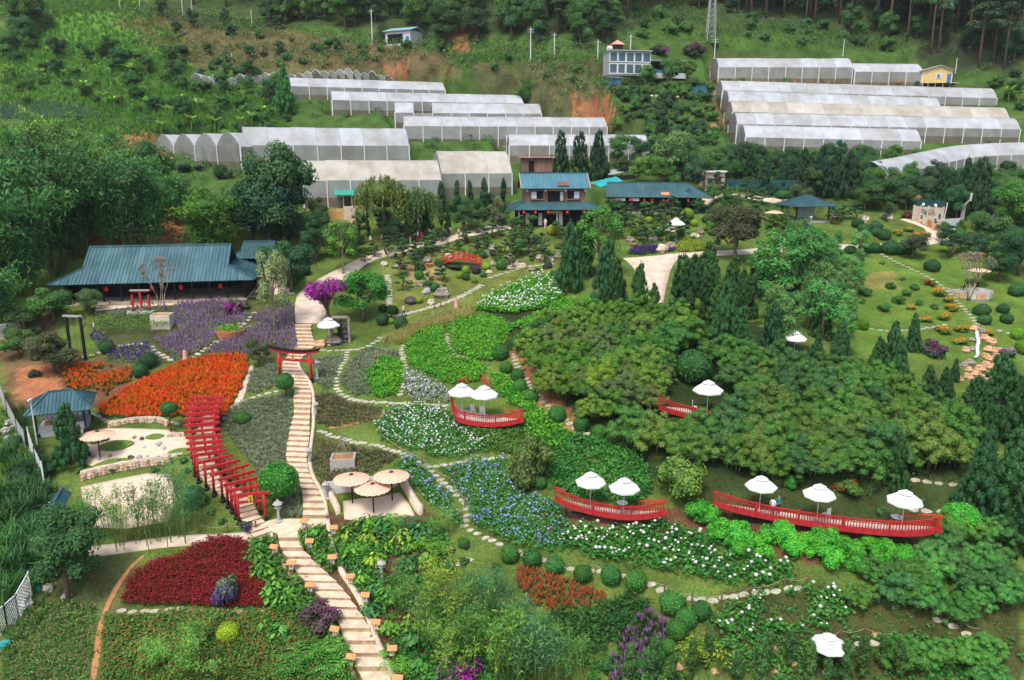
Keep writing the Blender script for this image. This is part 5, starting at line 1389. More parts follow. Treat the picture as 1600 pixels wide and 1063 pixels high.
for x, y, h, c in ((280, 838, 112, (.06, .18, .06)), (150, 848, 80, (.10, .22, .04)), (186, 852, 90, (.11, .24, .04)), (214, 848, 85, (.06, .17, .05)), (236, 852, 95, (.09, .22, .05)), (262, 846, 70, (.08, .2, .05)), (172, 832, 55, (.06, .17, .05)), (128, 842, 60, (.08, .2, .05)), (298, 830, 60, (.06, .17, .05))):
 plant_px('thinbamboo', 'young_bamboo', 'young bamboo in front of the sand court', 'bamboo', x, y, h, 5.0, c, 'young bamboo before the sand court', wide=.85)
for x, y, h in ((240, 1060, 55), (300, 1066, 62), (312, 1020, 50)):
 plant_px('thinbamboo', 'young_bamboo', 'pale green bamboo sprig in the lower left bed', 'bamboo', x, y, h, 5.0, (.13, .30, .05), 'bamboo sprigs lower left', wide=1.5)
rr = np.random.default_rng(12)
poly = polyW([(525, 830), (680, 815), (690, 860), (680, 930), (700, 1000), (720, 1070), (625, 1070), (590, 990), (556, 915), (535, 885)])
xs, ys = sample_poly(poly, .55, rr, .9)
for i, (x, y) in enumerate(zip(xs, ys)):
 k = 'bigleaf' if i % 4 else 'fern'
 plant(k, 'leafy_plant' if k == 'bigleaf' else 'fern_plant', 'big-leaved plant in the planting right of the lantern stairs' if k == 'bigleaf' else 'fern-like plant in the planting right of the lantern stairs', 'plant', (x, y, float(H(x, y))), .75 + .7 * rr.random(),
  [(.05, .2, .03), (.09, .26, .03), (.14, .27, .03), (.045, .16, .045)][rr.integers(4)], 'plants right of the lantern stairs')
for x, y, s in ((400, 880, 1.3), (415, 905, 1.4), (432, 925, 1.3), (410, 860, 1.1), (445, 950, 1.2), (460, 930, 1.0), (480, 850, .9), (495, 865, .9), (505, 880, .8), (490, 840, .9), (516, 1030, 1.5), (480, 1040, 1.6), (520, 1060, 1.5), (450, 1060, 1.5), (440, 1000, 1.2), (415, 985, 1.0), (425, 940, 1.2)):
 plant('fern' if x > 440 and y > 1000 else 'bigleaf', 'leafy_plant', 'big-leaved plant between the red bed and the lantern stairs', 'plant', P(x, y), s, (.07, .22, .03), 'plants left of the lantern stairs')
for x, y, s, c in ((20, 860, 1.7, 0), (50, 850, 1.6, 0), (75, 870, 1.3, 0), (10, 900, 1.8, 0), (45, 890, 1.7, 0), (20, 930, 1.5, 0), (60, 800, 1.5, 0), (30, 810, 1.6, 0), (5, 830, 1.7, 0), (80, 830, 1.3, 0), (60, 915, 1.2, 0), (10, 780, 1.6, 0), (30, 740, 1.5, 0), (55, 745, 1.3, 0), (10, 720, 1.4, 0), (40, 780, 1.5, 0), (95, 850, 1.2, 0), (70, 775, 1.2, 0)):
 plant('tallgrass', 'tall_grass_clump', 'clump of tall bright grass outside the left fence', 'grass', P(x, y), s, random.choice([(.04, .12, .03), (.055, .16, .035), (.035, .10, .03)]), 'tall grass outside the fence')
for x, y in ((98, 720), (122, 735), (140, 738), (175, 735), (285, 720), (290, 735), (240, 735), (330, 800), (345, 815)):
 ball(x, y, 9, 'little low bush at the edge of the sand gardens', (.07, .16, .04), 'little bushes by the sand gardens', .7, 'bush', 'garden_bush')
plant_px('fern', 'fern_plant', 'yellow-green tree fern right of the round bushes', 'plant', 1096, 1035, 40, 1.2, (.20, .32, .03), wide=1.0)
# --- hillside vegetation
for x, y in ((229, 178), (263, 190), (161, 168), (311, 180), (377, 168), (63, 132), (8, 132), (132, 150), (337, 208), (380, 206), (253, 214), (205, 125), (20, 128), (300, 205), (395, 200), (345, 175), (285, 172), (415, 190), (180, 175), (1590, 165), (1575, 160)):
 plant_px('banana', 'banana_plant', 'banana plant on the wild slope above the left greenhouse', 'banana plant', x, y, 36, 3.4, (.17, .34, .06), 'banana plants on the slope')
BUSHC = [(.045, .12, .035), (.06, .15, .035), (.075, .18, .035), (.04, .10, .035), (.09, .19, .04)]
def hill(pix, d, kind, name, label, group, cols, s0, s1, cat, seed):
 return mass(pix, d, kind, name, label, group, cols, s0, s1, cat, None, seed)
hill([(0, 60), (300, 60), (440, 130), (460, 190), (430, 240), (250, 205), (120, 170), (0, 165)], 6.2, 'bush', 'wild_bush', 'wild green bush on the slope above the bamboo', 'wild bushes on the left slope', BUSHC, 1.0, 2.4, 'bush', 21)
hill([(60, 70), (300, 95), (460, 140), (450, 225), (260, 205), (100, 150)], 8.5, 'round', 'hill_tree', 'small broadleaf tree on the wild slope left of the ragged tunnels', 'trees on the wild left slope', [(.04, .12, .035), (.06, .16, .035), (.035, .10, .035)], .55, 1.0, 'tree', 32)
hill([(200, 20), (420, 40), (620, 80), (560, 105), (300, 95)], 9, 'round', 'hill_tree', 'small tree on the dry bank at the upper left', 'trees on the dry bank', [(.05, .12, .035), (.08, .14, .04)], .45, .85, 'tree', 33)
hill([(300, 40), (560, 60), (740, 90), (960, 100), (960, 160), (880, 200), (760, 150), (640, 118), (420, 112)], 6.5, 'bush', 'wild_bush', 'wild bush on the dry bank above the middle greenhouses', 'wild bushes on the dry bank', BUSHC + [(.2, .15, .06)], .9, 2.2, 'bush', 22)
hill([(955, 140), (1110, 140), (1120, 230), (960, 230)], 2.7, 'bush', 'wild_bush', 'bush on the terraces below the hillside house', 'bushes below the hillside house', BUSHC, 1.2, 2.2, 'bush', 23)
hill([(1120, 120), (1440, 140), (1440, 150), (1120, 145)], 3.5, 'bush', 'wild_bush', 'bush between the upper and lower right greenhouses', 'bushes between the right greenhouses', BUSHC + [(.3, .2, .09)], 1.0, 1.9, 'bush', 24)
hill([(1130, 240), (1440, 245), (1600, 230), (1600, 300), (1350, 285), (1130, 290)], 4.2, 'bush', 'wild_bush', 'bush on the bank below the right greenhouses', 'bushes below the right greenhouses', BUSHC, 1.2, 2.4, 'bush', 25)
hill([(1450, 120), (1600, 120), (1600, 190), (1560, 160), (1480, 145)], 4.0, 'bush', 'wild_bush', 'bush beside the yellow cabin', 'bushes beside the yellow cabin', BUSHC, 1.4, 2.6, 'bush', 26)
hill([(1000, 20), (1420, 50), (1430, 80), (1120, 75), (1000, 70)], 7, 'bush', 'wild_bush', 'bush in the clearing below the pine forest', 'bushes in the clearing', BUSHC, 1.2, 2.8, 'bush', 27)
hill([(400, 20), (960, 25), (960, 80), (700, 76), (560, 55), (420, 48)], 5.2, 'round', 'hill_tree', 'broadleaf tree on the hillside above the white-blue hut', 'hillside broadleaf trees', BUSHC, 1.0, 1.9, 'tree', 28)
hill([(0, 0), (60, 0), (70, 120), (0, 140)], 9, 'round', 'hill_tree', 'hazy tree at the upper left edge', 'trees at the upper left edge', BUSHC, 1.2, 2.0, 'tree', 29)
hill([(780, 150), (880, 150), (880, 205), (800, 190)], 6, 'round', 'hill_tree', 'leafy tree behind the middle greenhouses', 'trees behind the middle greenhouses', BUSHC, .8, 1.3, 'tree', 30)
hill([(1000, 118), (1095, 118), (1095, 135), (1000, 135)], 4.5, 'round', 'hill_tree', 'leafy tree in front of the hillside house', 'trees before the hillside house', BUSHC, .7, 1.05, 'tree', 31)
for x, y, r in ((265, 258, 9), (287, 262, 12), (345, 266, 18), (310, 262, 8), (742, 246, 15)):
 ball(x, y, r, 'dark round bush at the foot of the left greenhouses', (.03, .085, .03), 'bushes at the foot of the greenhouses', 1.1, 'bush', 'round_bush')
PINEC = [(.035, .085, .04), (.045, .10, .045), (.03, .07, .04), (.055, .11, .045)]
hill([(1080, -70), (1600, -70), (1600, 112), (1480, 106), (1420, 70), (1250, 38), (1080, 12)], 5.2, 'pine', 'pine_tree', 'tall pine in the forest above the right greenhouses', 'pine forest on the right', PINEC, .9, 1.3, 'tree', 41)
hill([(300, -60), (1080, -60), (1080, 14), (960, 35), (600, 28), (300, 10)], 6.0, 'pine', 'pine_tree', 'tall pine in the forest along the top', 'pine forest along the top', PINEC, .8, 1.15, 'tree', 42)
hill([(800, 40), (960, 40), (960, 70), (800, 70)], 7, 'pine', 'pine_tree', 'young pine behind the power poles', 'pines behind the power poles', PINEC, .55, .8, 'tree', 43)
# the wood beyond, which reads as one mass
def far_wood():
 rr = np.random.default_rng(99)
 n = 3200
 xs = rr.uniform(-230, 240, n); ys = rr.uniform(232, 330, n)
 bl = np.column_stack([xs, ys, H(xs, ys) + rr.uniform(2, 15, n), rr.uniform(2.2, 4.2, n), rr.uniform(2.2, 4.2, n), rr.uniform(2, 4, n)])
 V, t = blob_leaves(bl, 130000, 1.3, rr, .6, .4, .9)
 o = meshobj('far_forest', fastmesh('far_forest', V, quads(130000), [NEEDLE], None, t)); o.color = (.04, .09, .045, 1)
 tag(o, 'dense dark forest covering the hill beyond', None, None, 'stuff')
far_wood()
# --- further trees that close the view between garden and hillside
DKT = [(.03, .085, .032), (.04, .11, .035), (.05, .13, .035)]
MIX = [(.04, .12, .035), (.06, .16, .035), (.08, .19, .04), (.05, .10, .045)]
hill([(385, 395), (470, 365), (500, 350), (560, 352), (555, 372), (500, 388), (450, 410), (400, 415)], 3.8, 'round', 'leafy_tree', 'dark leafy tree in the grove between hall and near greenhouse', 'grove between hall and greenhouse', DKT, .55, .95, 'tree', 71)
hill([(560, 345), (800, 335), (800, 355), (700, 372), (600, 385), (560, 380)], 3.8, 'round', 'leafy_tree', 'dark tree in the belt behind the bonsai garden', 'belt behind the bonsai garden', DKT, .45, .8, 'tree', 72)
hill([(940, 262), (1120, 262), (1125, 300), (1040, 305), (950, 300)], 4.5, 'round', 'leafy_tree', 'leafy tree in the belt behind the long timber house', 'belt behind the long timber house', MIX, .6, 1.0, 'tree', 73)
hill([(1120, 265), (1350, 262), (1350, 305), (1240, 312), (1130, 296)], 4.2, 'round', 'leafy_tree', 'leafy tree in the belt above the right pavilion', 'belt above the right pavilion', DKT, .6, 1.0, 'tree', 74)
hill([(1350, 292), (1600, 300), (1600, 345), (1500, 348), (1420, 330), (1350, 325)], 3.8, 'round', 'leafy_tree', 'leafy tree in the belt around the mural wall', 'belt around the mural', MIX, .55, .95, 'tree', 75)
hill([(1545, 350), (1600, 350), (1600, 440), (1570, 420)], 3.2, 'round', 'leafy_tree', 'leafy tree in the grove right of the lawn', 'grove right of the lawn', MIX, .55, .9, 'tree', 76)
hill([(1045, 440), (1200, 420), (1315, 480), (1330, 570), (1240, 575), (1110, 530), (1050, 480)], 4.4, 'juniper', 'juniper_tree', 'dark juniper in the grove between plaza and lawn', 'juniper grove', [(.035, .10, .028), (.045, .12, .03), (.06, .14, .035)], .5, .9, 'tree', 77)
hill([(1190, 400), (1310, 400), (1325, 500), (1270, 540), (1200, 500)], 4.2, 'airy', 'airy_tree', 'bright airy tree in the grove left of the lawn', 'airy grove', [(.08, .24, .05), (.07, .2, .05), (.10, .22, .06)], .6, .95, 'tree', 78)
hill([(0, 300), (200, 300), (260, 345), (120, 400), (0, 440)], 7.5, 'round', 'leafy_tree', 'dark broadleaf tree among the bamboo above the hall', 'broadleaf trees among the bamboo', [(.03, .10, .03), (.045, .13, .035)], .9, 1.5, 'tree', 86)
hill([(1340, 880), (1440, 870), (1480, 850), (1440, 910), (1340, 950)], 1.7, 'shrub', 'soft_shrub', 'soft shrub behind the vivid bush row', 'shrubs behind the vivid row', [(.06, .18, .035), (.08, .2, .035)], .55, .85, 'shrub', 87)
hill([(1130, 1005), (1260, 1000), (1340, 1020), (1330, 1070), (1120, 1070)], 1.8, 'bush', 'garden_bush', 'low bush around the lowest parasol', 'low bushes around the lowest parasol', MIX, .4, .8, 'bush', 88)
hill([(700, 830), (790, 880), (800, 950), (720, 960), (690, 900)], 2.0, 'bush', 'garden_bush', 'low bush between bamboo and clipped row', 'low bushes by the bamboo', MIX, .3, .6, 'bush', 89)
hill([(0, 690), (60, 700), (95, 800), (90, 900), (20, 960), (0, 960)], 2.2, 'bush', 'garden_bush', 'dark bush among the tall grass outside the left fence', 'bushes outside the left fence', DKT, .7, 1.3, 'bush', 102)
hill([(1060, -30), (1600, -10), (1600, 100), (1470, 95), (1250, 36), (1060, 10)], 8.0, 'round', 'hill_tree', 'understorey tree inside the pine forest', 'understorey of the pine forest', DKT, .9, 1.5, 'tree', 103)
hill([(940, 318), (1110, 322), (1240, 330), (1240, 345), (960, 345)], 4.5, 'round', 'leafy_tree', 'small tree close before the long timber house', 'small trees before the long timber house', MIX, .35, .6, 'tree', 104)
hill([(1440, 362), (1540, 372), (1560, 420), (1500, 405), (1440, 385)], 3.6, 'round', 'leafy_tree', 'small tree between road bend and lawn', 'small trees by the road bend', MIX, .4, .75, 'tree', 105)
hill([(760, 352), (935, 362), (935, 375), (760, 368)], 3.0, 'round', 'leafy_tree', 'small tree in front of the two-storey house', 'small trees before the two-storey house', MIX, .25, .45, 'tree', 106)
hill([(1320, 380), (1345, 400), (1345, 520), (1320, 560), (1290, 520), (1300, 420)], 3.4, 'airy', 'airy_tree', 'small airy tree along the left edge of the lawn', 'airy trees along the lawn edge', [(.08, .24, .05), (.10, .24, .06)], .4, .75, 'tree', 107)
hill([(1500, 640), (1600, 600), (1600, 820), (1560, 790), (1530, 700)], 3.0, 'juniper', 'juniper_tree', 'dark juniper in the grove at the right edge', 'juniper grove at the right edge', [(.035, .11, .03), (.05, .14, .035)], .32, .6, 'tree', 79)
hill([(1330, 560), (1480, 590), (1520, 640), (1460, 650), (1360, 610)], 3.2, 'juniper', 'juniper_tree', 'juniper among the mounds below the lawn', 'junipers below the lawn', [(.03, .085, .026), (.045, .11, .035)], .35, .6, 'tree', 80)
hill([(0, 490), (60, 490), (100, 560), (60, 600), (0, 600)], 2.6, 'bush', 'garden_bush', 'loose bush by the left edge beside the hall', 'bushes beside the hall', MIX, .8, 1.4, 'bush', 81)
hill([(0, 292), (200, 292), (270, 330), (280, 388), (180, 380), (0, 400)], 5.0, 'bamboo', 'bamboo_clump', 'bamboo clump in the thicket above the long hall', 'bamboo thicket', [(.06, .17, .04), (.085, .21, .045), (.12, .23, .05)], .75, 1.2, 'bamboo', 82)
mass([(605, 392), (740, 378), (860, 372), (862, 408), (760, 440), (640, 470), (612, 440)], 3.6, 'bonsai', 'bonsai_tree', 'small bonsai scattered on the bonsai lawn', 'bonsai scattered on the lawn', [(.04, .12, .03), (.06, .16, .035), (.035, .10, .035)], .6, 1.05, 'tree', [polyW([(678, 392), (768, 392), (768, 452), (678, 452)])], 108)
hill([(945, 338), (1235, 328), (1240, 378), (1060, 382), (950, 380)], 4.0, 'bonsai', 'bonsai_tree', 'bonsai tree in the planting before the long timber house', 'bonsai before the long timber house', [(.04, .12, .03), (.06, .16, .035)], .7, 1.2, 'tree', 109)
hill([(800, 395), (900, 385), (900, 430), (830, 430)], 2.6, 'bush', 'garden_bush', 'low bush between rocks of the bonsai garden', 'low bushes of the bonsai garden', MIX, .4, .8, 'bush', 83)
hill([(940, 335), (1230, 325), (1240, 380), (1060, 385), (950, 380)], 2.6, 'bush', 'garden_bush', 'low bush in the planting before the long timber house', 'low bushes before the long timber house', MIX + [(.2, .26, .03)], .35, .8, 'bush', 84)
hill([(600, 395), (760, 380), (860, 372), (800, 400), (640, 420)], 2.6, 'bush', 'garden_bush', 'low bush at the upper edge of the bonsai garden', 'low bushes at the upper bonsai edge', MIX, .35, .7, 'bush', 85)
def hill_scrub(name, label, pix, dens, col, seed, r0, r1, k=26, lf=.5):
 """scrub too dense to count on the far slopes"""
 rr = np.random.default_rng(seed); poly = polyW(pix); xs, ys = sample_poly(poly, dens, rr, 1.3)
 f = np.sin(xs * .23 + seed) + np.sin(ys * .31 + 1.7) + rr.normal(size=len(xs)) * .8
 kk = f > -1.1; xs, ys = xs[kk], ys[kk]; n = len(xs)
 s = rr.uniform(r0, r1, n)
 bl = np.column_stack([xs, ys, H(xs, ys) + s * .45, s, s, s * .8])
 V, t = blob_leaves(bl, n * k, lf, rr, .55, .5, .7)
 o = meshobj(name, fastmesh(name, V, quads(n * k), [LEAF], None, t)); o.color = (*col, 1)
 return tag(o, label, None, None, 'stuff')
hill_scrub('scrub', 'dark scrub covering the slope between left edge and greenhouses', [(0, 120), (300, 95), (460, 130), (470, 190), (440, 250), (250, 215), (0, 200)], .10, (.05, .125, .035), 91, .8, 2.0)
hill_scrub('scrub', 'bright green scrub on the upper left slope', [(0, 0), (220, 0), (310, 80), (300, 110), (0, 130)], .13, (.11, .26, .035), 92, .8, 2.0)
hill_scrub('scrub', 'brownish scrub on the bank above the middle greenhouses', [(190, 10), (560, 50), (960, 80), (960, 215), (860, 195), (740, 140), (500, 112), (300, 100)], .3, (.09, .145, .045), 93, .7, 1.8)
hill_scrub('scrub', 'green scrub on the bank above the middle greenhouses', [(300, 20), (560, 60), (960, 70), (960, 160), (740, 110), (500, 100)], .22, (.07, .16, .04), 94, .8, 2.2)
hill_scrub('scrub', 'scrub between the middle and the right greenhouses', [(950, 130), (1125, 130), (1165, 250), (1120, 290), (960, 262)], .12, (.055, .13, .035), 95, .8, 1.8)
hill_scrub('scrub', 'scrub on the banks around the right greenhouses', [(1110, 235), (1440, 235), (1600, 225), (1600, 320), (1350, 305), (1110, 300)], .10, (.06, .14, .035), 96, .8, 1.9)
hill_scrub('scrub', 'scrub in the clearing below the pines', [(960, 0), (1200, 30), (1600, 95), (1600, 180), (1500, 150), (1430, 118), (1120, 70), (960, 75)], .12, (.06, .13, .035), 97, .9, 2.2)
hill_scrub('scrub', 'leafy scrub under the hillside trees at the top', [(300, -10), (1000, -10), (1000, 60), (700, 60), (420, 30)], .12, (.045, .11, .04), 98, 1.0, 2.6)
hill_scrub('scrub', 'scrub between the terraces of the middle greenhouses', [(440, 150), (640, 160), (1010, 215), (1010, 262), (640, 255), (620, 200), (480, 200)], .08, (.05, .13, .03), 99, .6, 1.5)
hill_scrub('scrub', 'low scrub around the bamboo and the orange bank', [(0, 200), (300, 225), (440, 265), (470, 345), (380, 400), (0, 420)], .12, (.055, .13, .035), 100, .7, 1.6)
hill_scrub('scrub', 'low plants on the slope at the bottom right', [(1120, 960), (1600, 900), (1600, 1075), (1000, 1075)], .5, (.05, .15, .035), 110, .25, .6, 26, .2)
hill_scrub('scrub', 'low plants on the grass around the shrub mass', [(1000, 750), (1600, 740), (1600, 860), (1450, 850), (1110, 800)], .3, (.04, .11, .03), 101, .3, .7, 26, .22)
# grassy tufts on the wild slopes
def slope_cover(name, label, pix, dens, mats, seed, s0, s1, tps=None, thin=None):
 bed(name, label, pix, dens, tps or GRS, mats, seed, s0, s1, thin)
slope_cover('hill_grass', 'bright grass on the upper left slope', [(40, 0), (210, 0), (300, 90), (300, 150), (160, 160), (0, 150), (0, 60)], .9, [GM['wild']], 61, 1.2, 2.2)
slope_cover('hill_grass', 'wild grass above the bamboo and the arched greenhouse', [(0, 150), (160, 160), (300, 130), (450, 170), (440, 240), (250, 215), (180, 215), (0, 180)], 1.2, [GM['wild']], 62, 1.2, 2.2)
slope_cover('dry_grass', 'dry straw grass on the bank above the middle greenhouses', [(180, 20), (420, 40), (560, 70), (740, 95), (960, 100), (950, 200), (860, 190), (740, 140), (500, 118), (300, 105)], .9, [GM['dry']], 63, .8, 1.5, None, (.12, .3))
slope_cover('hill_grass', 'green grass strip under the power poles', [(740, 88), (955, 90), (955, 100), (740, 100)], 1.6, [GM['wild']], 64, 1.2, 2.0)
slope_cover('hill_grass', 'light grass clearing below the pine forest', [(1000, 15), (1250, 45), (1430, 70), (1430, 85), (1120, 75), (1000, 60)], .8, [GM['wild']], 65, .9, 1.5)
slope_cover('dry_grass', 'dry reeds between the right greenhouses', [(1115, 105), (1300, 120), (1440, 135), (1440, 150), (1120, 150)], 1.2, [GM['dry']], 66, 1.4, 2.4, None, (.2, -.4))
slope_cover('hill_grass', 'grass on the bank below the right greenhouses', [(1120, 235), (1600, 240), (1600, 300), (1340, 310), (1120, 300)], .9, [GM['wild']], 67, 1.1, 2.0)
slope_cover('blue_crop', 'blue-grey crop rows behind the bamboo', [(0, 168), (70, 165), (150, 175), (155, 188), (70, 188), (0, 186)], 1.6, [GM['teal']], 68, 1.2, 2.0)
slope_cover('hill_grass', 'wild grass left of the garden fence', [(0, 640), (40, 640), (80, 760), (110, 860), (60, 980), (0, 1050)], 3.0, [GM['mid']], 69, .6, 1.1)
# --- building materials
def streak_mat(name, c1, c2, rough=.5, sx=14.0, metal=0.0):
 m, nt, b = _nt(name); L = nt.links
 tc = _n(nt, 'ShaderNodeTexCoord'); mp = _n(nt, 'ShaderNodeMapping'); mp.inputs['Scale'].default_value = (1.2, .12, .12)
 nz = _n(nt, 'ShaderNodeTexNoise'); nz.inputs['Scale'].default_value = 2.2; nz.inputs['Detail'].default_value = 7
 L.new(tc.outputs['Object'], mp.inputs['Vector']); L.new(mp.outputs['Vector'], nz.inputs['Vector'])
 n2 = _n(nt, 'ShaderNodeTexNoise'); n2.inputs['Scale'].default_value = .35; n2.inputs['Detail'].default_value = 5; L.new(tc.outputs['Object'], n2.inputs['Vector'])
 ad = _n(nt, 'ShaderNodeMath', operation='ADD'); L.new(nz.outputs['Fac'], ad.inputs[0]); L.new(n2.outputs['Fac'], ad.inputs[1])
 rp = _n(nt, 'ShaderNodeMapRange'); rp.inputs['From Min'].default_value = .75; rp.inputs['From Max'].default_value = 1.3
 L.new(ad.outputs[0], rp.inputs['Value'])
 mx = _n(nt, 'ShaderNodeMix', data_type='RGBA'); mx.inputs['A'].default_value = (*c1, 1); mx.inputs['B'].default_value = (*c2, 1)
 L.new(rp.outputs['Result'], mx.inputs['Factor']); L.new(mx.outputs['Result'], b.inputs['Base Color'])
 b.inputs['Roughness'].default_value = rough; b.inputs['Metallic'].default_value = metal; b.inputs['Specular IOR Level'].default_value = .35
 MATS[name] = m
 return m
TEAL = streak_mat('teal_roof', (.025, .085, .105), (.085, .19, .215), .5)
TEALD = streak_mat('dark_teal_roof', (.028, .085, .10), (.055, .135, .15), .6)
TEALB = streak_mat('blue_teal_roof', (.05, .16, .21), (.10, .24, .29), .5)
DTIMB = mat('dark_timber', (.030, .025, .022), .7, .3, 3, .2)
BTIMB = streak_mat('brown_boards', (.15, .085, .06), (.27, .16, .12), .8)
BLACK = mat('black_paint', (.010, .010, .012), .55, .2, 4, .4)
RED = mat('red_paint', (.34, .018, .024), .55, .3, 3.5, .35, col2=(.56, .03, .035))
REDL = mat('orange_red_paint', (.58, .06, .025), .5, .15, 2.5, .35)
WHITE = mat('white_paint', (.78, .78, .76), .6, .06, 3, .3)
CLOTH = mat('white_cloth', (.80, .80, .79), .85, .07, 1.6, .1, bump=.5, bscale=5)
PEACH = mat('peach_cloth', (.80, .52, .38), .85, .07, 2, .1)
PEACHD = mat('peach_seam', (.62, .36, .25), .85, .07, 2, .1)
GREY = mat('grey_metal', (.40, .42, .42), .5, .15, 3, .4)
GLASS = mat('window_glass', (.05, .12, .16), .12, .25, .8, .6)
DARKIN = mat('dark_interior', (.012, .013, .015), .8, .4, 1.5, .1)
LANT = mat('red_lantern', (.70, .03, .03), .6, .1, 4, .3)
PINKL = mat('pink_lantern', (.75, .35, .30), .7, .1, 4, .2)
CREAMW = mat('cream_wall', (.60, .53, .42), .85, .15, 1.5, .1)
GRANITE = mat('granite', (.42, .41, .38), .85, .2, 6, .2, bump=.3, bscale=30)
WOODO = mat('orange_wood', (.62, .28, .11), .6, .2, 4, .3)
YELLOW = mat('yellow_plaque', (.75, .42, .04), .6, .1, 4, .3)
BLUEINK = mat('blue_ink', (.03, .06, .28), .7, .1, 4, .2)
ROCKM = mat('garden_rock', (.30, .25, .20), .9, .35, 2.5, .15, bump=.6, bscale=6)
ROCKO = mat('orange_rock', (.62, .36, .22), .9, .3, 2.0, .15, bump=.6, bscale=6)
ROCKD = mat('dark_rock', (.10, .09, .085), .9, .4, 2.5, .15, bump=.6, bscale=6)
TERRA = mat('terracotta', (.50, .20, .09), .85, .2, 3, .15)
POOL = mat('pool_water', (.02, .035, .03), .08, .3, .6, .6)
FALLS = mat('falling_water', (.62, .66, .68), .25, .25, 3, .5)
NET = mat('shade_net', (.025, .085, .09), .9, .25, 1.0, .1)
YWALL = mat('yellow_wall', (.68, .42, .16), .85, .25, 1.2, .1)
YHOUSE = mat('yellow_boards', (.72, .55, .24), .8, .1, 2, .2)
BLUE = mat('blue_paint', (.05, .18, .42), .6, .2, 3, .3)
TARP = mat('turquoise_tarp', (.03, .38, .42), .6, .15, 1, .3)
PLASTER = mat('white_plaster', (.62, .64, .66), .8, .12, 1.2, .2)
def film(name, col, transl, rough, alpha):
 """greenhouse plastic: milky, lets part of the light through"""
 m, nt, b = _nt(name); L = nt.links
 geo = _n(nt, 'ShaderNodeNewGeometry'); oi = _n(nt, 'ShaderNodeObjectInfo')
 nz = _n(nt, 'ShaderNodeTexNoise'); nz.inputs['Scale'].default_value = .45; nz.inputs['Detail'].default_value = 6; L.new(geo.outputs['Position'], nz.inputs['Vector'])
 ad = _n(nt, 'ShaderNodeMath', operation='MULTIPLY_ADD'); ad.inputs[1].default_value = .3; L.new(oi.outputs['Random'], ad.inputs[0]); L.new(nz.outputs['Fac'], ad.inputs[2])
 mx = _n(nt, 'ShaderNodeMix', data_type='RGBA'); mx.inputs['A'].default_value = (col[0] * .74, col[1] * .70, col[2] * .62, 1); mx.inputs['B'].default_value = (*[min(1, c * 1.15) for c in col], 1)
 rp = _n(nt, 'ShaderNodeMapRange'); rp.inputs['From Min'].default_value = .4; rp.inputs['From Max'].default_value = .95; L.new(ad.outputs[0], rp.inputs['Value'])
 L.new(rp.outputs['Result'], mx.inputs['Factor']); L.new(mx.outputs['Result'], b.inputs['Base Color'])
 b.inputs['Roughness'].default_value = rough; b.inputs['Specular IOR Level'].default_value = .35
 tl = _n(nt, 'ShaderNodeBsdfTranslucent'); L.new(mx.outputs['Result'], tl.inputs['Color'])
 ms = _n(nt, 'ShaderNodeMixShader'); ms.inputs[0].default_value = transl; L.new(b.outputs[0], ms.inputs[1]); L.new(tl.outputs[0], ms.inputs[2])
 tp = _n(nt, 'ShaderNodeBsdfTransparent'); m2 = _n(nt, 'ShaderNodeMixShader'); m2.inputs[0].default_value = alpha
 L.new(ms.outputs[0], m2.inputs[1]); L.new(tp.outputs[0], m2.inputs[2]); L.new(m2.outputs[0], nt.nodes['Material Output'].inputs['Surface'])
 return m
FILM = film('roof_film', (.60, .645, .70), .25, .4, .04)
FILMC = film('cream_film', (.64, .62, .56), .25, .5, .04)
WNET = film('wall_net', (.48, .51, .51), .3, .8, .3)
LNET = film('lower_net', (.28, .26, .20), .3, .8, .3)
# --- roofs
def slope(b, a0, a1, t0, t1, th=.10, m=0, rib=.55, mr=0):
 """roof plane from eave a0-a1 to top t0-t1 (3-D points) with standing ribs"""
 a0, a1, t0, t1 = [np.array(q, float) for q in (a0, a1, t0, t1)]
 n = np.cross(a1 - a0, t0 - a0); n /= np.linalg.norm(n)
 if n[2] < 0: n = -n
 lo = [q - n * th for q in (a0, a1, t1, t0)]
 b.add([a0, a1, t1, t0] + lo, [(0, 1, 2, 3), (7, 6, 5, 4), (0, 4, 5, 1), (1, 5, 6, 2), (2, 6, 7, 3), (3, 7, 4, 0)], m)
 e = a1 - a0; L = np.linalg.norm(e); e /= L
 up = (t0 + t1) / 2 - (a0 + a1) / 2; up = up - e * (up @ e); hgt = np.linalg.norm(up); up /= hgt
 xt0 = (t0 - a0) @ e; xt1 = (t1 - a0) @ e
 k = int(L / rib)
 for i in range(1, k):
  x = i * L / k
  f = 1.0
  if x < xt0: f = x / xt0
  elif x > xt1: f = (L - x) / (L - xt1)
  if f < .04: continue
  p = a0 + e * x; q = p + up * hgt * f
  b.beam(p + n * .03, q + n * .03, .09, .07, mr, n)
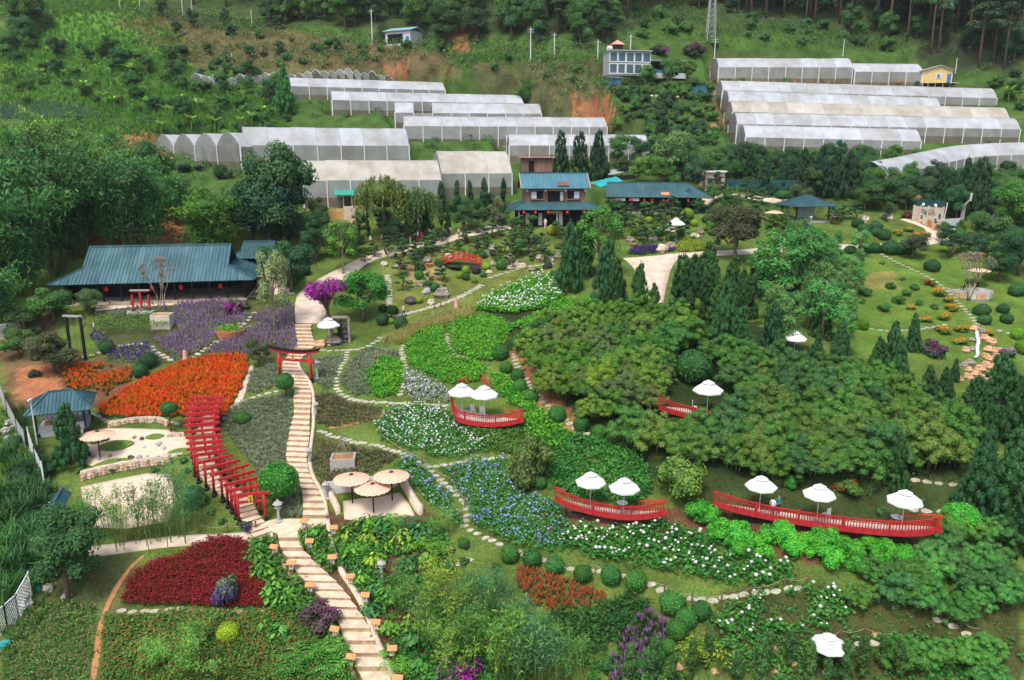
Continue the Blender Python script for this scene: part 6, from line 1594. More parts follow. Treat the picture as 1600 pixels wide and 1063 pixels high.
def irimoya(root, L, D, ze, zr, Lr, f, m, rib=.5):
 """hipped roof whose upper part ends in gables (f = height share of the hip skirt)"""
 zm = ze + (zr - ze) * f; dm = D * (1 - f)
 b = MB(); a = L / 2; r = Lr / 2
 for s in (-1, 1):
  y = -s * D / 2; ym = -s * dm / 2
  slope(b, (-a * 1, y, ze), (a, y, ze), (-r, ym, zm), (r, ym, zm), rib=rib)
  slope(b, (-r, ym, zm), (r, ym, zm), (-r, 0, zr), (r, 0, zr), rib=rib)
  x = s * a; xm = s * r
  slope(b, (x, -D / 2, ze), (x, D / 2, ze), (xm, -dm / 2, zm), (xm, dm / 2, zm), rib=rib)
  for q in (-1, 1):
   b.beam((x, q * D / 2, ze + .06), (xm, q * dm / 2, zm + .06), .2, .14)
   b.beam((xm, q * dm / 2, zm + .05), (xm, 0, zr + .06), .2, .14)
 b.beam((-r - .1, 0, zr + .08), (r + .1, 0, zr + .08), .3, .2)
 roof = b.build('roof', [m], root)
 gb = MB()
 for s in (-1, 1):
  x = s * (r - .25)
  gb.add([(x, -dm / 2 + .1, zm - .1), (x, dm / 2 - .1, zm - .1), (x, 0, zr - .1)], [(0, 1, 2), (2, 1, 0)])
 gb.build('gable', [DTIMB], roof)
 return roof
def gable_roof(root, L, D, ze, zr, m, over=.6, rib=.5, y0=0):
 b = MB(); a = L / 2 + over
 for s in (-1, 1):
  slope(b, (-a, y0 - s * (D / 2 + over), ze), (a, y0 - s * (D / 2 + over), ze), (-a, y0, zr), (a, y0, zr), rib=rib)
 b.beam((-a, y0, zr + .06), (a, y0, zr + .06), .28, .18)
 return b.build('roof', [m], root)
def hip_roof(root, L, D, ze, zr, Lr, m, rib=.4, name='roof'):
 b = MB(); a, r = L / 2, Lr / 2
 for s in (-1, 1):
  slope(b, (-a, -s * D / 2, ze), (a, -s * D / 2, ze), (-r, 0, zr), (r, 0, zr), rib=rib)
  slope(b, (s * a, -D / 2, ze), (s * a, D / 2, ze), (s * r, 0, zr), (s * r, 0, zr + .001), rib=rib)
  for q in (-1, 1):
   b.beam((s * a, q * D / 2, ze + .05), (s * r, 0, zr + .05), .16, .12)
 if Lr > 0: b.beam((-r, 0, zr + .06), (r, 0, zr + .06), .2, .14)
 return b.build(name, [m], root)
def lantern(root, loc, s=1.0, m=None, name='lantern'):
 b = MB().lathe([(.08, -.36), (.2, -.32), (.29, -.1), (.29, .1), (.2, .32), (.08, .36)], 8)
 b.tube([(0, 0, .36), (0, 0, .6)], .015, 4, 1)
 o = b.build(name, [m or LANT, BLACK], root, loc); o.scale = (s, s, s)
 return o
# --- long hall on the left
def long_hall():
 S = SITE['hall']; L, D = S['L'], S['D']
 t = thing('long_hall', 'long dark timber hall with a ribbed teal hip-and-gable roof', 'building', S['loc'], S['rz'])
 irimoya(t, L + 2.6, D + 2.4, 2.75, 6.6, L * .80, .42, TEAL, .42)
 MB().box((0, 0, .02), (L, D, .5)).build('floor', CREAM, t)
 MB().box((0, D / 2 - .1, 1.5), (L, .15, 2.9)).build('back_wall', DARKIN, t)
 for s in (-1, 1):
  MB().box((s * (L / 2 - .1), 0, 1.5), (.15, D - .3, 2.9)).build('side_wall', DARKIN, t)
 MB().box((-L * .28, -.6, 1.5), (L * .42, .15, 2.9)).build('inner_wall', DTIMB, t)
 n = 11
 pm = MB().box((0, 0, 1.45), (.18, .18, 2.9)).mesh('post', [BLACK])
 for i in range(n):
  meshobj('post', pm, t, (-L / 2 + .2 + (L - .4) * i / (n - 1), -D / 2 + .15, 0))
 MB().box((0, -D / 2 + .15, 2.72), (L, .2, .22)).build('lintel', BLACK, t)
 MB().box((-L * .10, -.75, 1.3), (2.4, .08, 2.2)).build('door', DARKIN, t)
 for x in (-L * .02, L * .14, -L * .27, L * .36):
  lantern(t, (x, -D / 2 - .2, 1.95), .9)
 for x in (.22, .30, .38):
  w = MB().box((0, 0, 0), (1.3, .06, 1.1)).build('window', GLASS, t, (L * x, D / 2 - .25, 1.7));
  MB().box((0, -.04, 0), (.05, .05, 1.1)).build('mullion', BTIMB, w)
long_hall()
def annex():
 S = SITE['annex']; L, D = S['L'], S['D']
 t = thing('annex_building', 'small dark annex with teal gabled roof right of the long hall', 'building', S['loc'], S['rz'])
 irimoya(t, L + 1.4, D + 1.4, 2.6, 4.6, L * .7, .45, TEALD, .4)
 MB().box((0, .3, 1.3), (L, D - .6, 2.6)).build('wall', DTIMB, t)
 for i in range(4):
  MB().box((-L / 2 + .1 + i * (L - .2) / 3, -D / 2, 1.3), (.14, .14, 2.6)).build('post', BLACK, t)
 MB().box((.8, -D / 2 + .3, 1.2), (1.6, .06, 1.6)).build('noren_curtain', CLOTH, t)
 MB().box((-1.2, -D / 2 + .3, 1.2), (1.2, .06, 1.6)).build('noren_curtain', LANT, t)
annex()
# --- open pavilions
def pavilion_left():
 S = SITE['pavilion_left']; L, D = S['L'], S['D']
 t = thing('garden_pavilion', 'open black-posted pavilion with teal ribbed hip roof left of the orange bed', 'pavilion', S['loc'], S['rz'])
 hip_roof(t, L + 1.3, D + 1.3, 2.35, 3.7, L * .45, TEAL, .3)
 MB().box((0, 0, .15), (L, D, .5)).build('floor', GREY, t)
 for x in (-1, 1):
  for y in (-1, 1):
   q = MB().box((0, 0, 1.2), (.14, .14, 2.5)).build('post', BLACK, t, (x * (L / 2 - .1), y * (D / 2 - .1), 0))
   MB().box((0, 0, .12), (.4, .4, .5)).build('footing', BLACK, q)
 MB().box((0, D / 2 - .12, 1.1), (L - .4, .08, 1.6)).build('screen', GREY, t)
 MB().box((0, -D / 2 + .1, .75), (L - .3, .06, .6)).build('railing', GREY, t)
 MB().box((0, -D / 2 + .08, 2.12), (L - .2, .05, .1)).build('valance_beam', RED, t)
 for i in range(9):
  MB().add([(-.19, 0, .2), (.19, 0, .2), (.13, 0, -.12), (0, 0, -.24), (-.13, 0, -.12)], [(0, 1, 2, 3, 4), (4, 3, 2, 1, 0)]).build('valance_flag', CLOTH, t, (-L / 2 + .4 + i * (L - .8) / 8, -D / 2 + .04, 1.95))
 MB().box((-L * .32, 0, .7), (.5, .4, .3)).build('cushion', WOODO, t)
 MB().box((.2, .2, .62), (1.4, .8, .08)).build('table', DTIMB, t)
pavilion_left()
def pavilion_right():
 S = SITE['pavilion_right']; L, D = S['L'], S['D']
 t = thing('garden_pavilion', 'small pavilion with dark teal pyramid roof near the road', 'pavilion', S['loc'], S['rz'])
 hip_roof(t, L + 1.6, D + 1.6, 2.6, 4.3, .4, TEALD, .35)
 MB().box((0, 0, .1), (L, D, .3)).build('floor', GREY, t)
 for x in (-1, 1):
  for y in (-1, 1):
   MB().box((0, 0, 1.3), (.2, .2, 2.7)).build('post', BLACK, t, (x * (L / 2 - .15), y * (D / 2 - .15), 0))
 MB().box((L * .22, D / 2 - .3, 1.3), (L * .5, .08, 1.9)).build('screen', PLASTER, t)
 MB().box((0, 0, .6), (1.6, .8, .08)).build('table', DTIMB, t)
pavilion_right()
def notice_roof():
 p = P(98, 820)
 t = thing('roofed_board', 'narrow notice board with a small teal gabled roof by the left fence', 'notice board', p, radians(108))
 b = MB()
 for s in (-1, 1):
  slope(b, (-1.5, -s * .62, 2.05), (1.5, -s * .62, 2.05), (-1.5, 0, 2.6), (1.5, 0, 2.6), rib=.35)
 b.beam((-1.5, 0, 2.65), (1.5, 0, 2.65), .14, .1)
 b.build('roof', TEALD, t)
 MB().box((0, 0, 1.3), (2.4, .1, 1.2)).build('board', DTIMB, t)
 for x in (-1.15, 1.15):
  MB().box((x, 0, 1.0), (.14, .14, 2.2)).build('post', BLACK, t)
notice_roof()
# --- two-storey timber house and long house
def two_storey():
 S = SITE['main']; L, D = S['L'], S['D']
 t = thing('timber_house', 'two-storey brown timber house with teal roofs and red lanterns', 'house', S['loc'], S['rz'])
 w2 = 9.6; d2 = 5.2; y2 = .6
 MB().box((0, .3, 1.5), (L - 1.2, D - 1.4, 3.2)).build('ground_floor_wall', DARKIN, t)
 # lower roof skirt
 b = MB(); a = L / 2 + .9; e = D / 2 + .7; ai = w2 / 2 + .05; z0, z1 = 2.95, 4.15
 slope(b, (-a, -e, z0), (a, -e, z0), (-ai, y2 - d2 / 2, z1), (ai, y2 - d2 / 2, z1), rib=.4)
 slope(b, (-a, e, z0), (a, e, z0), (-ai, y2 + d2 / 2, z1), (ai, y2 + d2 / 2, z1), rib=.4)
 for s in (-1, 1):
  slope(b, (s * a, -e, z0), (s * a, e, z0), (s * ai, y2 - d2 / 2, z1), (s * ai, y2 + d2 / 2, z1), rib=.4)
  b.beam((s * a, -e, z0 + .05), (s * ai, y2 - d2 / 2, z1 + .05), .18, .14)
 b.build('skirt_roof', TEALD, t)
 MB().box((0, y2, 5.2), (w2, d2, 2.9)).build('upper_wall', BTIMB, t)
 r = MB(); A = w2 / 2 + .7; E = d2 / 2 + .8
 slope(r, (-A, y2 - E, 6.45), (A, y2 - E, 6.45), (-A, y2, 8.9), (A, y2, 8.9), rib=.45)
 slope(r, (-A, y2 + E, 6.45), (A, y2 + E, 6.45), (-A, y2, 8.9), (A, y2, 8.9), rib=.45)
 r.beam((-A, y2, 8.95), (A, y2, 8.95), .25, .2)
 rf = r.build('roof', TEALB, t)
 g_ = MB()
 for s in (-1, 1):
  x = s * w2 / 2
  g_.add([(x, y2 - d2 / 2, 6.6), (x, y2 + d2 / 2, 6.6), (x, y2, 8.75)], [(0, 1, 2), (2, 1, 0)])
 g_.build('gable', BTIMB, rf)
 for s in (-1, 1):
  MB().beam((s * A, y2 - E, 6.5), (s * A, y2, 8.95), .08, .22).build('barge_board', PINKL, rf)
 pl = MB().box((0, 0, 0), (1.7, .12, .7)).build('plaque', BTIMB, rf, (1.2, y2 - E + .35, 7.25)); pl.rotation_euler = (radians(-25), 0, 0)
 fy = y2 - d2 / 2 - .03
 for x in (-2.9, 2.9):
  w = MB().box((0, 0, 0), (1.9, .1, 1.3)).build('window', DARKIN, t, (x, fy, 5.3))
  MB().box((-.5 if x < 0 else .5, -.07, .0), (.8, .04, 1.15)).build('curtain', PLASTER, w)
  MB().box((0, -.1, -.75), (2.1, .3, .18)).build('window_box', BTIMB, w)
  v = MB()
  for k in range(5):
   v.add([(-.9 + k * .36, -.12, .95), (-.54 + k * .36, -.12, .95), (-.72 + k * .36, -.12, .62)], [(0, 1, 2), (2, 1, 0)])
  v.build('bunting', PINKL, w)
 d_ = MB().box((0, 0, 0), (2.6, .1, 2.1)).build('balcony_door', DARKIN, t, (.1, fy, 5.0))
 MB().box((0, -.1, 1.2), (2.8, .1, .35)).build('sign_board', WOODO, d_)
 MB().box((.9, -.12, .1), (.5, .06, 1.6)).build('shutter', GRANITE, d_)
 for x in (-4.5, -1.6, 1.6, 4.7):
  lantern(t, (x, fy - .3, 6.1), .8, PINKL)
 for x in (-L / 2 + 1.2, -L / 2 + 3.0, -L / 2 + 5.0, 1.5, 4.2):
  lantern(t, (x, -e + .2, 2.5), .75)
 for i in range(7):
  x = -L / 2 + .5 + i * (L - 1.0) / 6
  MB().box((x, -D / 2 + .1, 1.4), (.22, .22, 2.9)).build('post', DTIMB if i % 3 else GRANITE, t)
 for x in (-4.6, -2.6, .6):
  MB().box((x, -D / 2 + .35, 1.3), (.6, .06, 2.1)).build('paper_screen', GRANITE, t)
 t.scale = (1, 1, .9)
 MB().box((-.2, -D / 2 + .1, 2.5), (1.9, .08, .45)).build('sign_board', WOODO, t)
two_storey()
def long_house():
 S = SITE['longhouse']; L, D = S['L'], S['D']
 t = thing('long_timber_house', 'long low dark timber house with teal roof right of the two-storey house', 'house', S['loc'], S['rz'])
 MB().box((-L * .12, .2, 1.35), (L * .74, D - .8, 2.8)).build('wall', DTIMB, t)
 r = MB(); a0, a1 = -L / 2 - .6, L / 2 - 2.4; E = D / 2 + .8
 for s in (-1, 1):
  slope(r, (a0, -s * E, 2.55), (a1, -s * E, 2.55), (a0, 0, 4.7), (a1, 0, 4.7), rib=.45)
 r.beam((a0, 0, 4.75), (a1, 0, 4.75), .28, .18)
 slope(r, (a1, -E, 2.55), (L / 2 + 1.6, -E, 2.45), (a1, 0, 4.7), (L / 2 - 1.4, 0, 4.2), rib=.45)
 slope(r, (L / 2 + 1.6, -E, 2.45), (L / 2 + 1.6, E, 2.45), (L / 2 - 1.4, 0, 4.2), (L / 2 - 1.4, .01, 4.2), rib=.45)
 slope(r, (a1, E, 2.55), (L / 2 + 1.6, E, 2.45), (a1, 0, 4.7), (L / 2 - 1.4, 0, 4.2), rib=.45)
 rf = r.build('roof', TEALD, t)
 MB().add([(-.9, 0, 0), (.9, 0, 0), (0, 0, .8), (-.9, 1.6, .8), (.9, 1.6, .8), (0, 1.8, .85)], [(0, 1, 2), (0, 2, 5, 3), (1, 4, 5, 2)]).build('dormer', TEALD, rf, (L / 2 - 2.2, -2.6, 3.25))
 p = MB().box((0, 0, 0), (1.3, .1, .55)).build('plaque', WOODO, rf, (1.5, -E + .5, 3.1)); p.rotation_euler = (radians(-25), 0, 0)
 MB().add([(a0 + .5, -D / 2 + .6, 2.5), (a0 + .5, D / 2 - .6, 2.5), (a0 + .5, 0, 4.5)], [(0, 1, 2), (2, 1, 0)]).build('gable', DTIMB, rf)
 for x, w in ((-L / 2 + 1.7, 1.7), (-L / 2 + 4.0, 1.6)):
  MB().box((x, -D / 2 - .35, 2.15), (w, .05, .5)).build('banner', CLOTH, t)
  lantern(t, (x - w * .3, -D / 2 - .5, 2.1), .8)
 for x in (-.6, 1.2, 2.0, 5.2, -L / 2 + 5.6):
  lantern(t, (x, -D / 2 - .4, 2.05), .7, LANT)
 for i in range(8):
  MB().box((-L / 2 + .4 + i * (L - .6) / 7, -D / 2 - .2, 1.25), (.2, .2, 2.6)).build('post', BLACK, t)
 MB().box((0, 0, .05), (L, D, .3)).build('floor', GREY, t)
 MB().box((L * .3, D / 2 - .4, 1.35), (L * .36, .15, 2.6)).build('back_wall', DTIMB, t)
long_house()
def back_sheds():
 p = P(948, 326); t = thing('lean_to_shed', 'lean-to with turquoise tarpaulin roof between the two timber houses', 'shed', (p[0] + .5, p[1] + 6, p[2]), radians(18))
 b = MB(); slope(b, (-2.6, -1.6, 3.4), (2.6, -1.6, 4.6), (-2.6, 1.6, 4.2), (2.6, 1.6, 5.4), rib=.6); b.build('roof', TARP, t)
 MB().box((0, 0, 1.5), (4.6, 2.6, 3.4)).build('wall', DTIMB, t)
 for x in (-2, 2): MB().box((x, -1.6, 1.6), (.14, .14, 3.4)).build('post', BLACK, t)
 p = P(975, 318); t = thing('lean_to_shed', 'lean-to with grey sheet roof rising behind the long timber house', 'shed', (p[0] + .5, p[1] + 9, p[2] + 1.2), radians(12))
 b = MB(); slope(b, (-2.8, -1.4, 3.6), (2.8, -1.4, 4.4), (-2.8, 1.4, 4.2), (2.8, 1.4, 5.0), rib=.5); b.build('roof', GREY, t)
 MB().box((0, 0, 1.6), (5, 2.2, 3.6)).build('wall', DTIMB, t)
 for x in (-2.2, 2.2): MB().box((x, -1.3, 1.7), (.14, .14, 3.6)).build('post', BLACK, t)
 p = P(838, 268); t = thing('small_shed', 'small brown shed with flat pale roof below the middle greenhouse', 'shed', p, 0)
 MB().box((0, 0, 1.2), (6, 3, 2.6)).build('wall', BTIMB, t); MB().box((0, -.2, 2.65), (7, 4, .15)).build('roof', PINKL, t); MB().box((-1, -1.52, 1.0), (1, .06, 2)).build('door', DARKIN, t)
 S = SITE['shed_green']; t = thing('open_shed', 'open shed with bright green roof and red lanterns before the near greenhouse', 'shed', S['loc'], S['rz'])
 L, D = S['L'], S['D']
 b = MB(); slope(b, (-L / 2 - 1.2, -D / 2 - .8, 2.9), (L / 2 + .8, -D / 2 - .8, 2.9), (-L / 2 - 1.2, D / 2, 3.6), (L / 2 + .8, D / 2, 3.6), rib=.5)
 b.build('roof', mat('green_roof', (.05, .36, .27), .5, .15, 2, .3), t)
 for x in (-1, 0, 1): MB().box((x * L / 2 * .9, -D / 2 + .1, 1.5), (.12, .12, 3)).build('post', WHITE, t)
 MB().box((0, D / 2 - .2, 1.5), (L, .1, 3)).build('back_wall', DARKIN, t)
 MB().box((0, -D / 2 + .1, .8), (L, .06, .08)).build('rail', GREY, t)
 MB().box((0, 0, .03), (L + .4, D, .3)).build('floor', CREAMW, t)
 for x in (.2, .9): lantern(t, (x, -D / 2 + .3, 2.2), .9)
 a = P(486, 346); c = P(538, 342)
 rz = atan2(c[1] - a[1], c[0] - a[0]); Lw = hypot(c[0] - a[0], c[1] - a[1])
 w = MB().box((0, 0, .8), (Lw, .5, 2.2)).build('retaining_wall', YWALL, None, ((a[0] + c[0]) / 2, (a[1] + c[1]) / 2, a[2]), rz); tag(w, 'short yellow retaining wall left of the green-roofed shed', 'wall')
 a = P(538, 342); c = P(572, 340); rz = atan2(c[1] - a[1], c[0] - a[0]); Lw = hypot(c[0] - a[0], c[1] - a[1])
 w = MB().box((0, 0, .8), (Lw, .5, 2.2)).build('retaining_wall', CREAMW, None, ((a[0] + c[0]) / 2, (a[1] + c[1]) / 2, a[2]), rz); tag(w, 'pale retaining wall under the green-roofed shed', 'wall')
back_sheds()
# --- greenhouses
def greenhouse(key, label, film_=FILM, seg=4.0, lower=True, skirt=2.5, torn=0.0):
 G = GH[key]; L, n, w, wall, rise = G['L'], G['n'], G['w'], G['wall'], G['rise']
 D = n * w
 t = thing('greenhouse', label, 'greenhouse', G['loc'], G['rz'], 'greenhouses on the hillside')
 t.rotation_euler = (0, -G['tilt'] / L, G['rz'])
 k = max(1, round(L / seg)); sl = L / k
 prof = []
 for j in range(11):
  u = j / 10 * 2 - 1
  prof.append((u * w / 2, wall + rise * (1 - abs(u) ** 1.8)))
 b = MB(); vs = []; fs = []
 for x in (-sl / 2 + .02, sl / 2 - .02):
  for y, z in prof: vs.append((x, y, z))
 for j in range(10): fs.append((j, j + 11, j + 12, j + 1))
 b.add(vs, fs)
 pm = b.mesh('roof_panel', [film_])
 pm.polygons.foreach_set('use_smooth', [True] * len(pm.polygons))
 hb = MB().tube([(0, y, z + .03) for y, z in prof], .035, 4).mesh('bow', [GREY])
 fw = MB().box((0, 0, wall / 2 + wall * .175), (sl - .03, .05, wall * .65)).mesh('wall_panel', [WNET])
 lw = MB().box((0, 0, wall * .175 - skirt / 2), (sl - .03, .045, wall * .35 + skirt)).mesh('lower_wall_panel', [LNET])
 post = MB().tube([(0, 0, -skirt), (0, 0, wall + .1)], .09, 6).mesh('post', [WHITE])
 rr = random.Random(hash(key) % 1000)
 for i in range(n):
  yc = -D / 2 + w * (i + .5)
  for j in range(k):
   if rr.random() < torn: continue
   meshobj('roof_panel', pm, t, (-L / 2 + sl * (j + .5), yc, rr.uniform(-.04, .04)))
  for j in range(0, k + 1):
   meshobj('bow', hb, t, (-L / 2 + sl * j, yc, 0))
 for j in range(k):
  x = -L / 2 + sl * (j + .5)
  meshobj('wall_panel', fw, t, (x, -D / 2, 0)); meshobj('lower_wall_panel', lw, t, (x, -D / 2, 0))
 for j in range(0, k + 1, 1):
  meshobj('post', post, t, (-L / 2 + sl * j, -D / 2 - .08, 0))
 # gable ends
 for s in (-1, 1):
  for i in range(n):
   yc = -D / 2 + w * (i + .5); x = s * (L / 2 - .02)
   pts = [(x, yc + y * .995, z - .03) for y, z in prof]
   lo = [(x, yc + w / 2 * .995, wall * .35), (x, yc - w / 2 * .995, wall * .35)]
   f = list(range(13))
   MB().add(pts + lo, [tuple(f), tuple(f[::-1])]).build('end_wall', WNET, t)
   MB().box((x, yc, wall * .175 - skirt / 2), (.04, w * .99, wall * .35 + skirt)).build('lower_end_wall', LNET, t)
   meshobj('post', post, t, (x + s * .08, yc - w / 2, 0))
  meshobj('post', post, t, (s * (L / 2 + .06), D / 2, 0))
 return t
greenhouse('front_a', 'nearest cream arched greenhouse behind the weeping trees', FILMC)
greenhouse('front_b', 'short cream greenhouse with round end above the cypress row', FILMC)
greenhouse('arched', 'greenhouse showing four pointed arches at its left end', FILM)
greenhouse('arched_high', 'taller greenhouse adjoining the four arches on the right', FILM)
greenhouse('mid_e', 'lowest greenhouse of the middle terraces, beside the dark conifers', FILM)
greenhouse('mid_d', 'second lowest long greenhouse of the middle terraces', FILM, torn=.03)
greenhouse('mid_c', 'middle terrace greenhouse with a torn roof panel', FILM, torn=.06)
greenhouse('mid_b', 'second highest greenhouse of the middle terraces', FILM)
greenhouse('mid_a', 'highest greenhouse of the middle terraces', FILM, torn=.03)
for k, l in enumerate(('lowest of the stacked right greenhouses, above orange soil', 'second lowest of the stacked right greenhouses', 'third of the stacked right greenhouses', 'second highest of the stacked right greenhouses', 'highest of the stacked right greenhouses')):
 greenhouse('tier_%d' % k, l, FILMC if k in (2,) else FILM)
greenhouse('top_a', 'long greenhouse below the pine forest', FILM)
greenhouse('top_b', 'shorter greenhouse beside the yellow cabin', FILM)
def curved_tunnel():
 """the long bending plastic tunnel at the far right"""
 c = smooth_line([P(1352, 300)[:2], P(1400, 288)[:2], P(1470, 268)[:2], P(1530, 262)[:2], P(1640, 262)[:2]], 2)
 c = resample(c, 3.0)
 t = thing('greenhouse', 'long bending plastic tunnel at the far right', 'greenhouse', g(*c[0]), 0, 'greenhouses on the hillside')
 o = np.array(t.location)
 tg = np.gradient(c, axis=0); tg /= np.linalg.norm(tg, axis=1)[:, None]; nr = np.stack([-tg[:, 1], tg[:, 0]], -1)
 zs = H(c[:, 0], c[:, 1]); zs = np.convolve(np.pad(zs, 3, mode='edge'), np.ones(7) / 7, 'valid')
 w = 7.0; wall = 2.6
 for i in range(len(c) - 1):
  vs = []
  for k in (i, i + 1):
   for j in range(9):
    u = j / 8 * 2 - 1
    q = c[k] + nr[k] * u * w / 2
    vs.append((q[0] - o[0], q[1] - o[1], zs[k] + wall + 2.4 * (1 - abs(u) ** 1.9) - o[2]))
  MB().add(vs, [(j, j + 9, j + 10, j + 1) for j in range(8)]).build('roof_panel', FILM, t, smooth=True)
  a = c[i] - nr[i] * w / 2; b2 = c[i + 1] - nr[i + 1] * w / 2
  MB().add([(a[0] - o[0], a[1] - o[1], zs[i] - 2 - o[2]), (b2[0] - o[0], b2[1] - o[1], zs[i + 1] - 2 - o[2]), (b2[0] - o[0], b2[1] - o[1], zs[i + 1] + wall - o[2]), (a[0] - o[0], a[1] - o[1], zs[i] + wall - o[2])], [(0, 1, 2, 3)]).build('wall_panel', WNET, t)
  MB().tube([(a[0] - o[0], a[1] - o[1] - .05, zs[i] - 1 - o[2]), (a[0] - o[0], a[1] - o[1] - .05, zs[i] + wall - o[2])], .07, 5).build('post', WHITE, t)
curved_tunnel()
def ruined_tunnels():
 a = P(300, 128); b2 = P(612, 130)
 n = 24
 me = MB(); vs = []
 for y in (0, 7.0):
  for j in range(9):
   u = j / 8 * 2 - 1; vs.append((u * 1.25, y, .8 + 1.1 * (1 - abs(u) ** 1.7)))
 me.add(vs, [(j, j + 9, j + 10, j + 1) for j in range(8)])
 roofm = me.mesh('cover', [FILM])
 endm = MB().add([v for v in vs[:9]] + [(1.25, 0, -1), (-1.25, 0, -1)], [tuple(range(11)), tuple(range(11))[::-1]]).mesh('end_sheet', [WNET])
 hoop = MB().tube([(v[0], 0, v[2] + .02) for v in vs[:9]], .05, 4).mesh('hoop', [WHITE])
 for i in range(n):
  f = (i + .5) / n
  x = a[0] + (b2[0] - a[0]) * f; y = a[1] + (b2[1] - a[1]) * f
  t = thing('plastic_tunnel', 'ragged white plastic tunnel in the row above the middle greenhouses', 'tunnel', g(x, y), random.uniform(-.1, .1), 'ragged plastic tunnels', (1, 1, random.uniform(.8, 1.25)))
  if random.random() < .75: meshobj('cover', roofm, t)
  meshobj('end_sheet', endm, t, (0, .05, 0))
  for k in range(4): meshobj('hoop', hoop, t, (0, k * 2.3, 0))
ruined_tunnels()
# --- red gates
def torii_parts(t, W, Hh, beam, r, plaque=False, curved=False):
 """posts at x = +-W/2, lintel of length beam at height Hh"""
 for s in (-1, 1):
  q = MB().tube([(s * W / 2, 0, .35), (s * W / 2 * .97, 0, Hh - .1)], [r, r * .92], 10).build('post', RED, t, smooth=True)
  MB().tube([(s * W / 2, 0, -.6), (s * W / 2, 0, .42)], r * 1.25, 10).lathe([(r * 1.9, -.7), (r * 1.9, .06), (r * 1.5, .12)], 10, (s * W / 2, 0, 0)).build('post_base', BLACK, q)
 MB().box((0, 0, Hh * .74), (W + beam * .14, r * 1.3, r * 1.5)).build('tie_beam', RED, t)
 if curved:
  b = MB(); n = 10
  for k in range(n):
   x0 = -beam / 2 + beam * k / n; x1 = x0 + beam / n
   f = lambda x: Hh + .28 * (abs(x) / (beam / 2)) ** 2.2
   b.beam((x0, 0, f(x0) + .02), (x1 + .01, 0, f(x1) + .02), .30, .24)
  b.build('lintel', RED, t)
  b = MB()
  for k in range(n):
   x0 = -beam * .53 + beam * 1.06 * k / n; x1 = x0 + beam * 1.06 / n
   f = lambda x: Hh + .22 + .30 * (abs(x) / (beam / 2)) ** 2.2
   b.beam((x0, 0, f(x0)), (x1 + .01, 0, f(x1)), .46, .16)
  b.build('cap', BLACK, t)
 else:
  MB().box((0, 0, Hh), (beam, r * 1.9, r * 1.7)).build('lintel', RED, t)
  MB().box((0, 0, Hh * .87), (r * 1.6, r * 1.1, Hh * .22)).build('strut', RED, t)
 if plaque:
  p = MB().box((0, 0, 0), (.36, .06, .55)).build('plaque', YELLOW, t, (0, -r - .12, Hh * .87))
  b = MB()
  for dz in (-.13, .11):
   b.box((0, -.035, dz), (.18, .01, .03)).box((0, -.036, dz), (.03, .01, .17)).box((0, -.037, dz + .07), (.12, .01, .025)).box((-.05, -.038, dz - .06), (.03, .01, .06)).box((.05, -.038, dz - .06), (.03, .01, .06))
  b.build('lettering', BLACK, p)
GATES = [((245, 195), (715, 185)), ((200, 265), (690, 250)), ((170, 345), (665, 320)), ((150, 425), (650, 385)), ((150, 500), (645, 460)), ((150, 580), (645, 530)), ((160, 665), (660, 625)), ((180, 745), (690, 705)), ((190, 825), (700, 785)), ((195, 910), (715, 850)), ((240, 1000), (760, 910))]
GATES = [((270 + a[0] / 8.856, 600 + a[1] / 8.856), (270 + b[0] / 8.856, 600 + b[1] / 8.856)) for a, b in GATES]
GATES += [((310, 723.5), (364, 711)), ((322.6, 732.6), (375.6, 719)), ((336.7, 741.6), (387.5, 725.8)), ((344, 749.5), (398.8, 736)), ((349.7, 758), (409.5, 745.6)), ((356.5, 766.5), (411.8, 758.6)), ((360, 775), (422.5, 769.3))]
GH_H = 2.45
gate_c = []
ORD = ['first', 'second', 'third', 'fourth', 'fifth', 'sixth', 'seventh', 'eighth', 'ninth', 'tenth', 'eleventh', 'twelfth', 'thirteenth', 'fourteenth', 'fifteenth', 'sixteenth', 'seventeenth', 'eighteenth', 'nineteenth', 'twentieth']
for i, (a, b) in enumerate(GATES):
 mid = ((a[0] + b[0]) / 2, (a[1] + b[1]) / 2)
 c = P(mid[0], mid[1], GH_H)
 zt = c[2]
 A = PZ(a[0], a[1], zt); B = PZ(b[0], b[1], zt)
 rz = atan2(B[1] - A[1], B[0] - A[0]); beam = hypot(B[0] - A[0], B[1] - A[1])
 rz = max(-.75, min(.75, rz)); beam = min(beam, 3.5)
 z = float(H(c[0], c[1]))
 t = thing('torii_gate', 'frontmost red gate of the tunnel, with a yellow plaque' if i == len(GATES) - 1 else ('rearmost red gate of the tunnel, beside the orange bed' if i == 0 else '%s red gate from the front of the gate tunnel' % ORD[len(GATES) - 1 - i]), 'gate', (c[0], c[1], z), rz, 'tunnel of red gates')
 torii_parts(t, beam * .68, GH_H, beam, .115, plaque=(i == len(GATES) - 1))
 gate_c.append((c[0], c[1]))
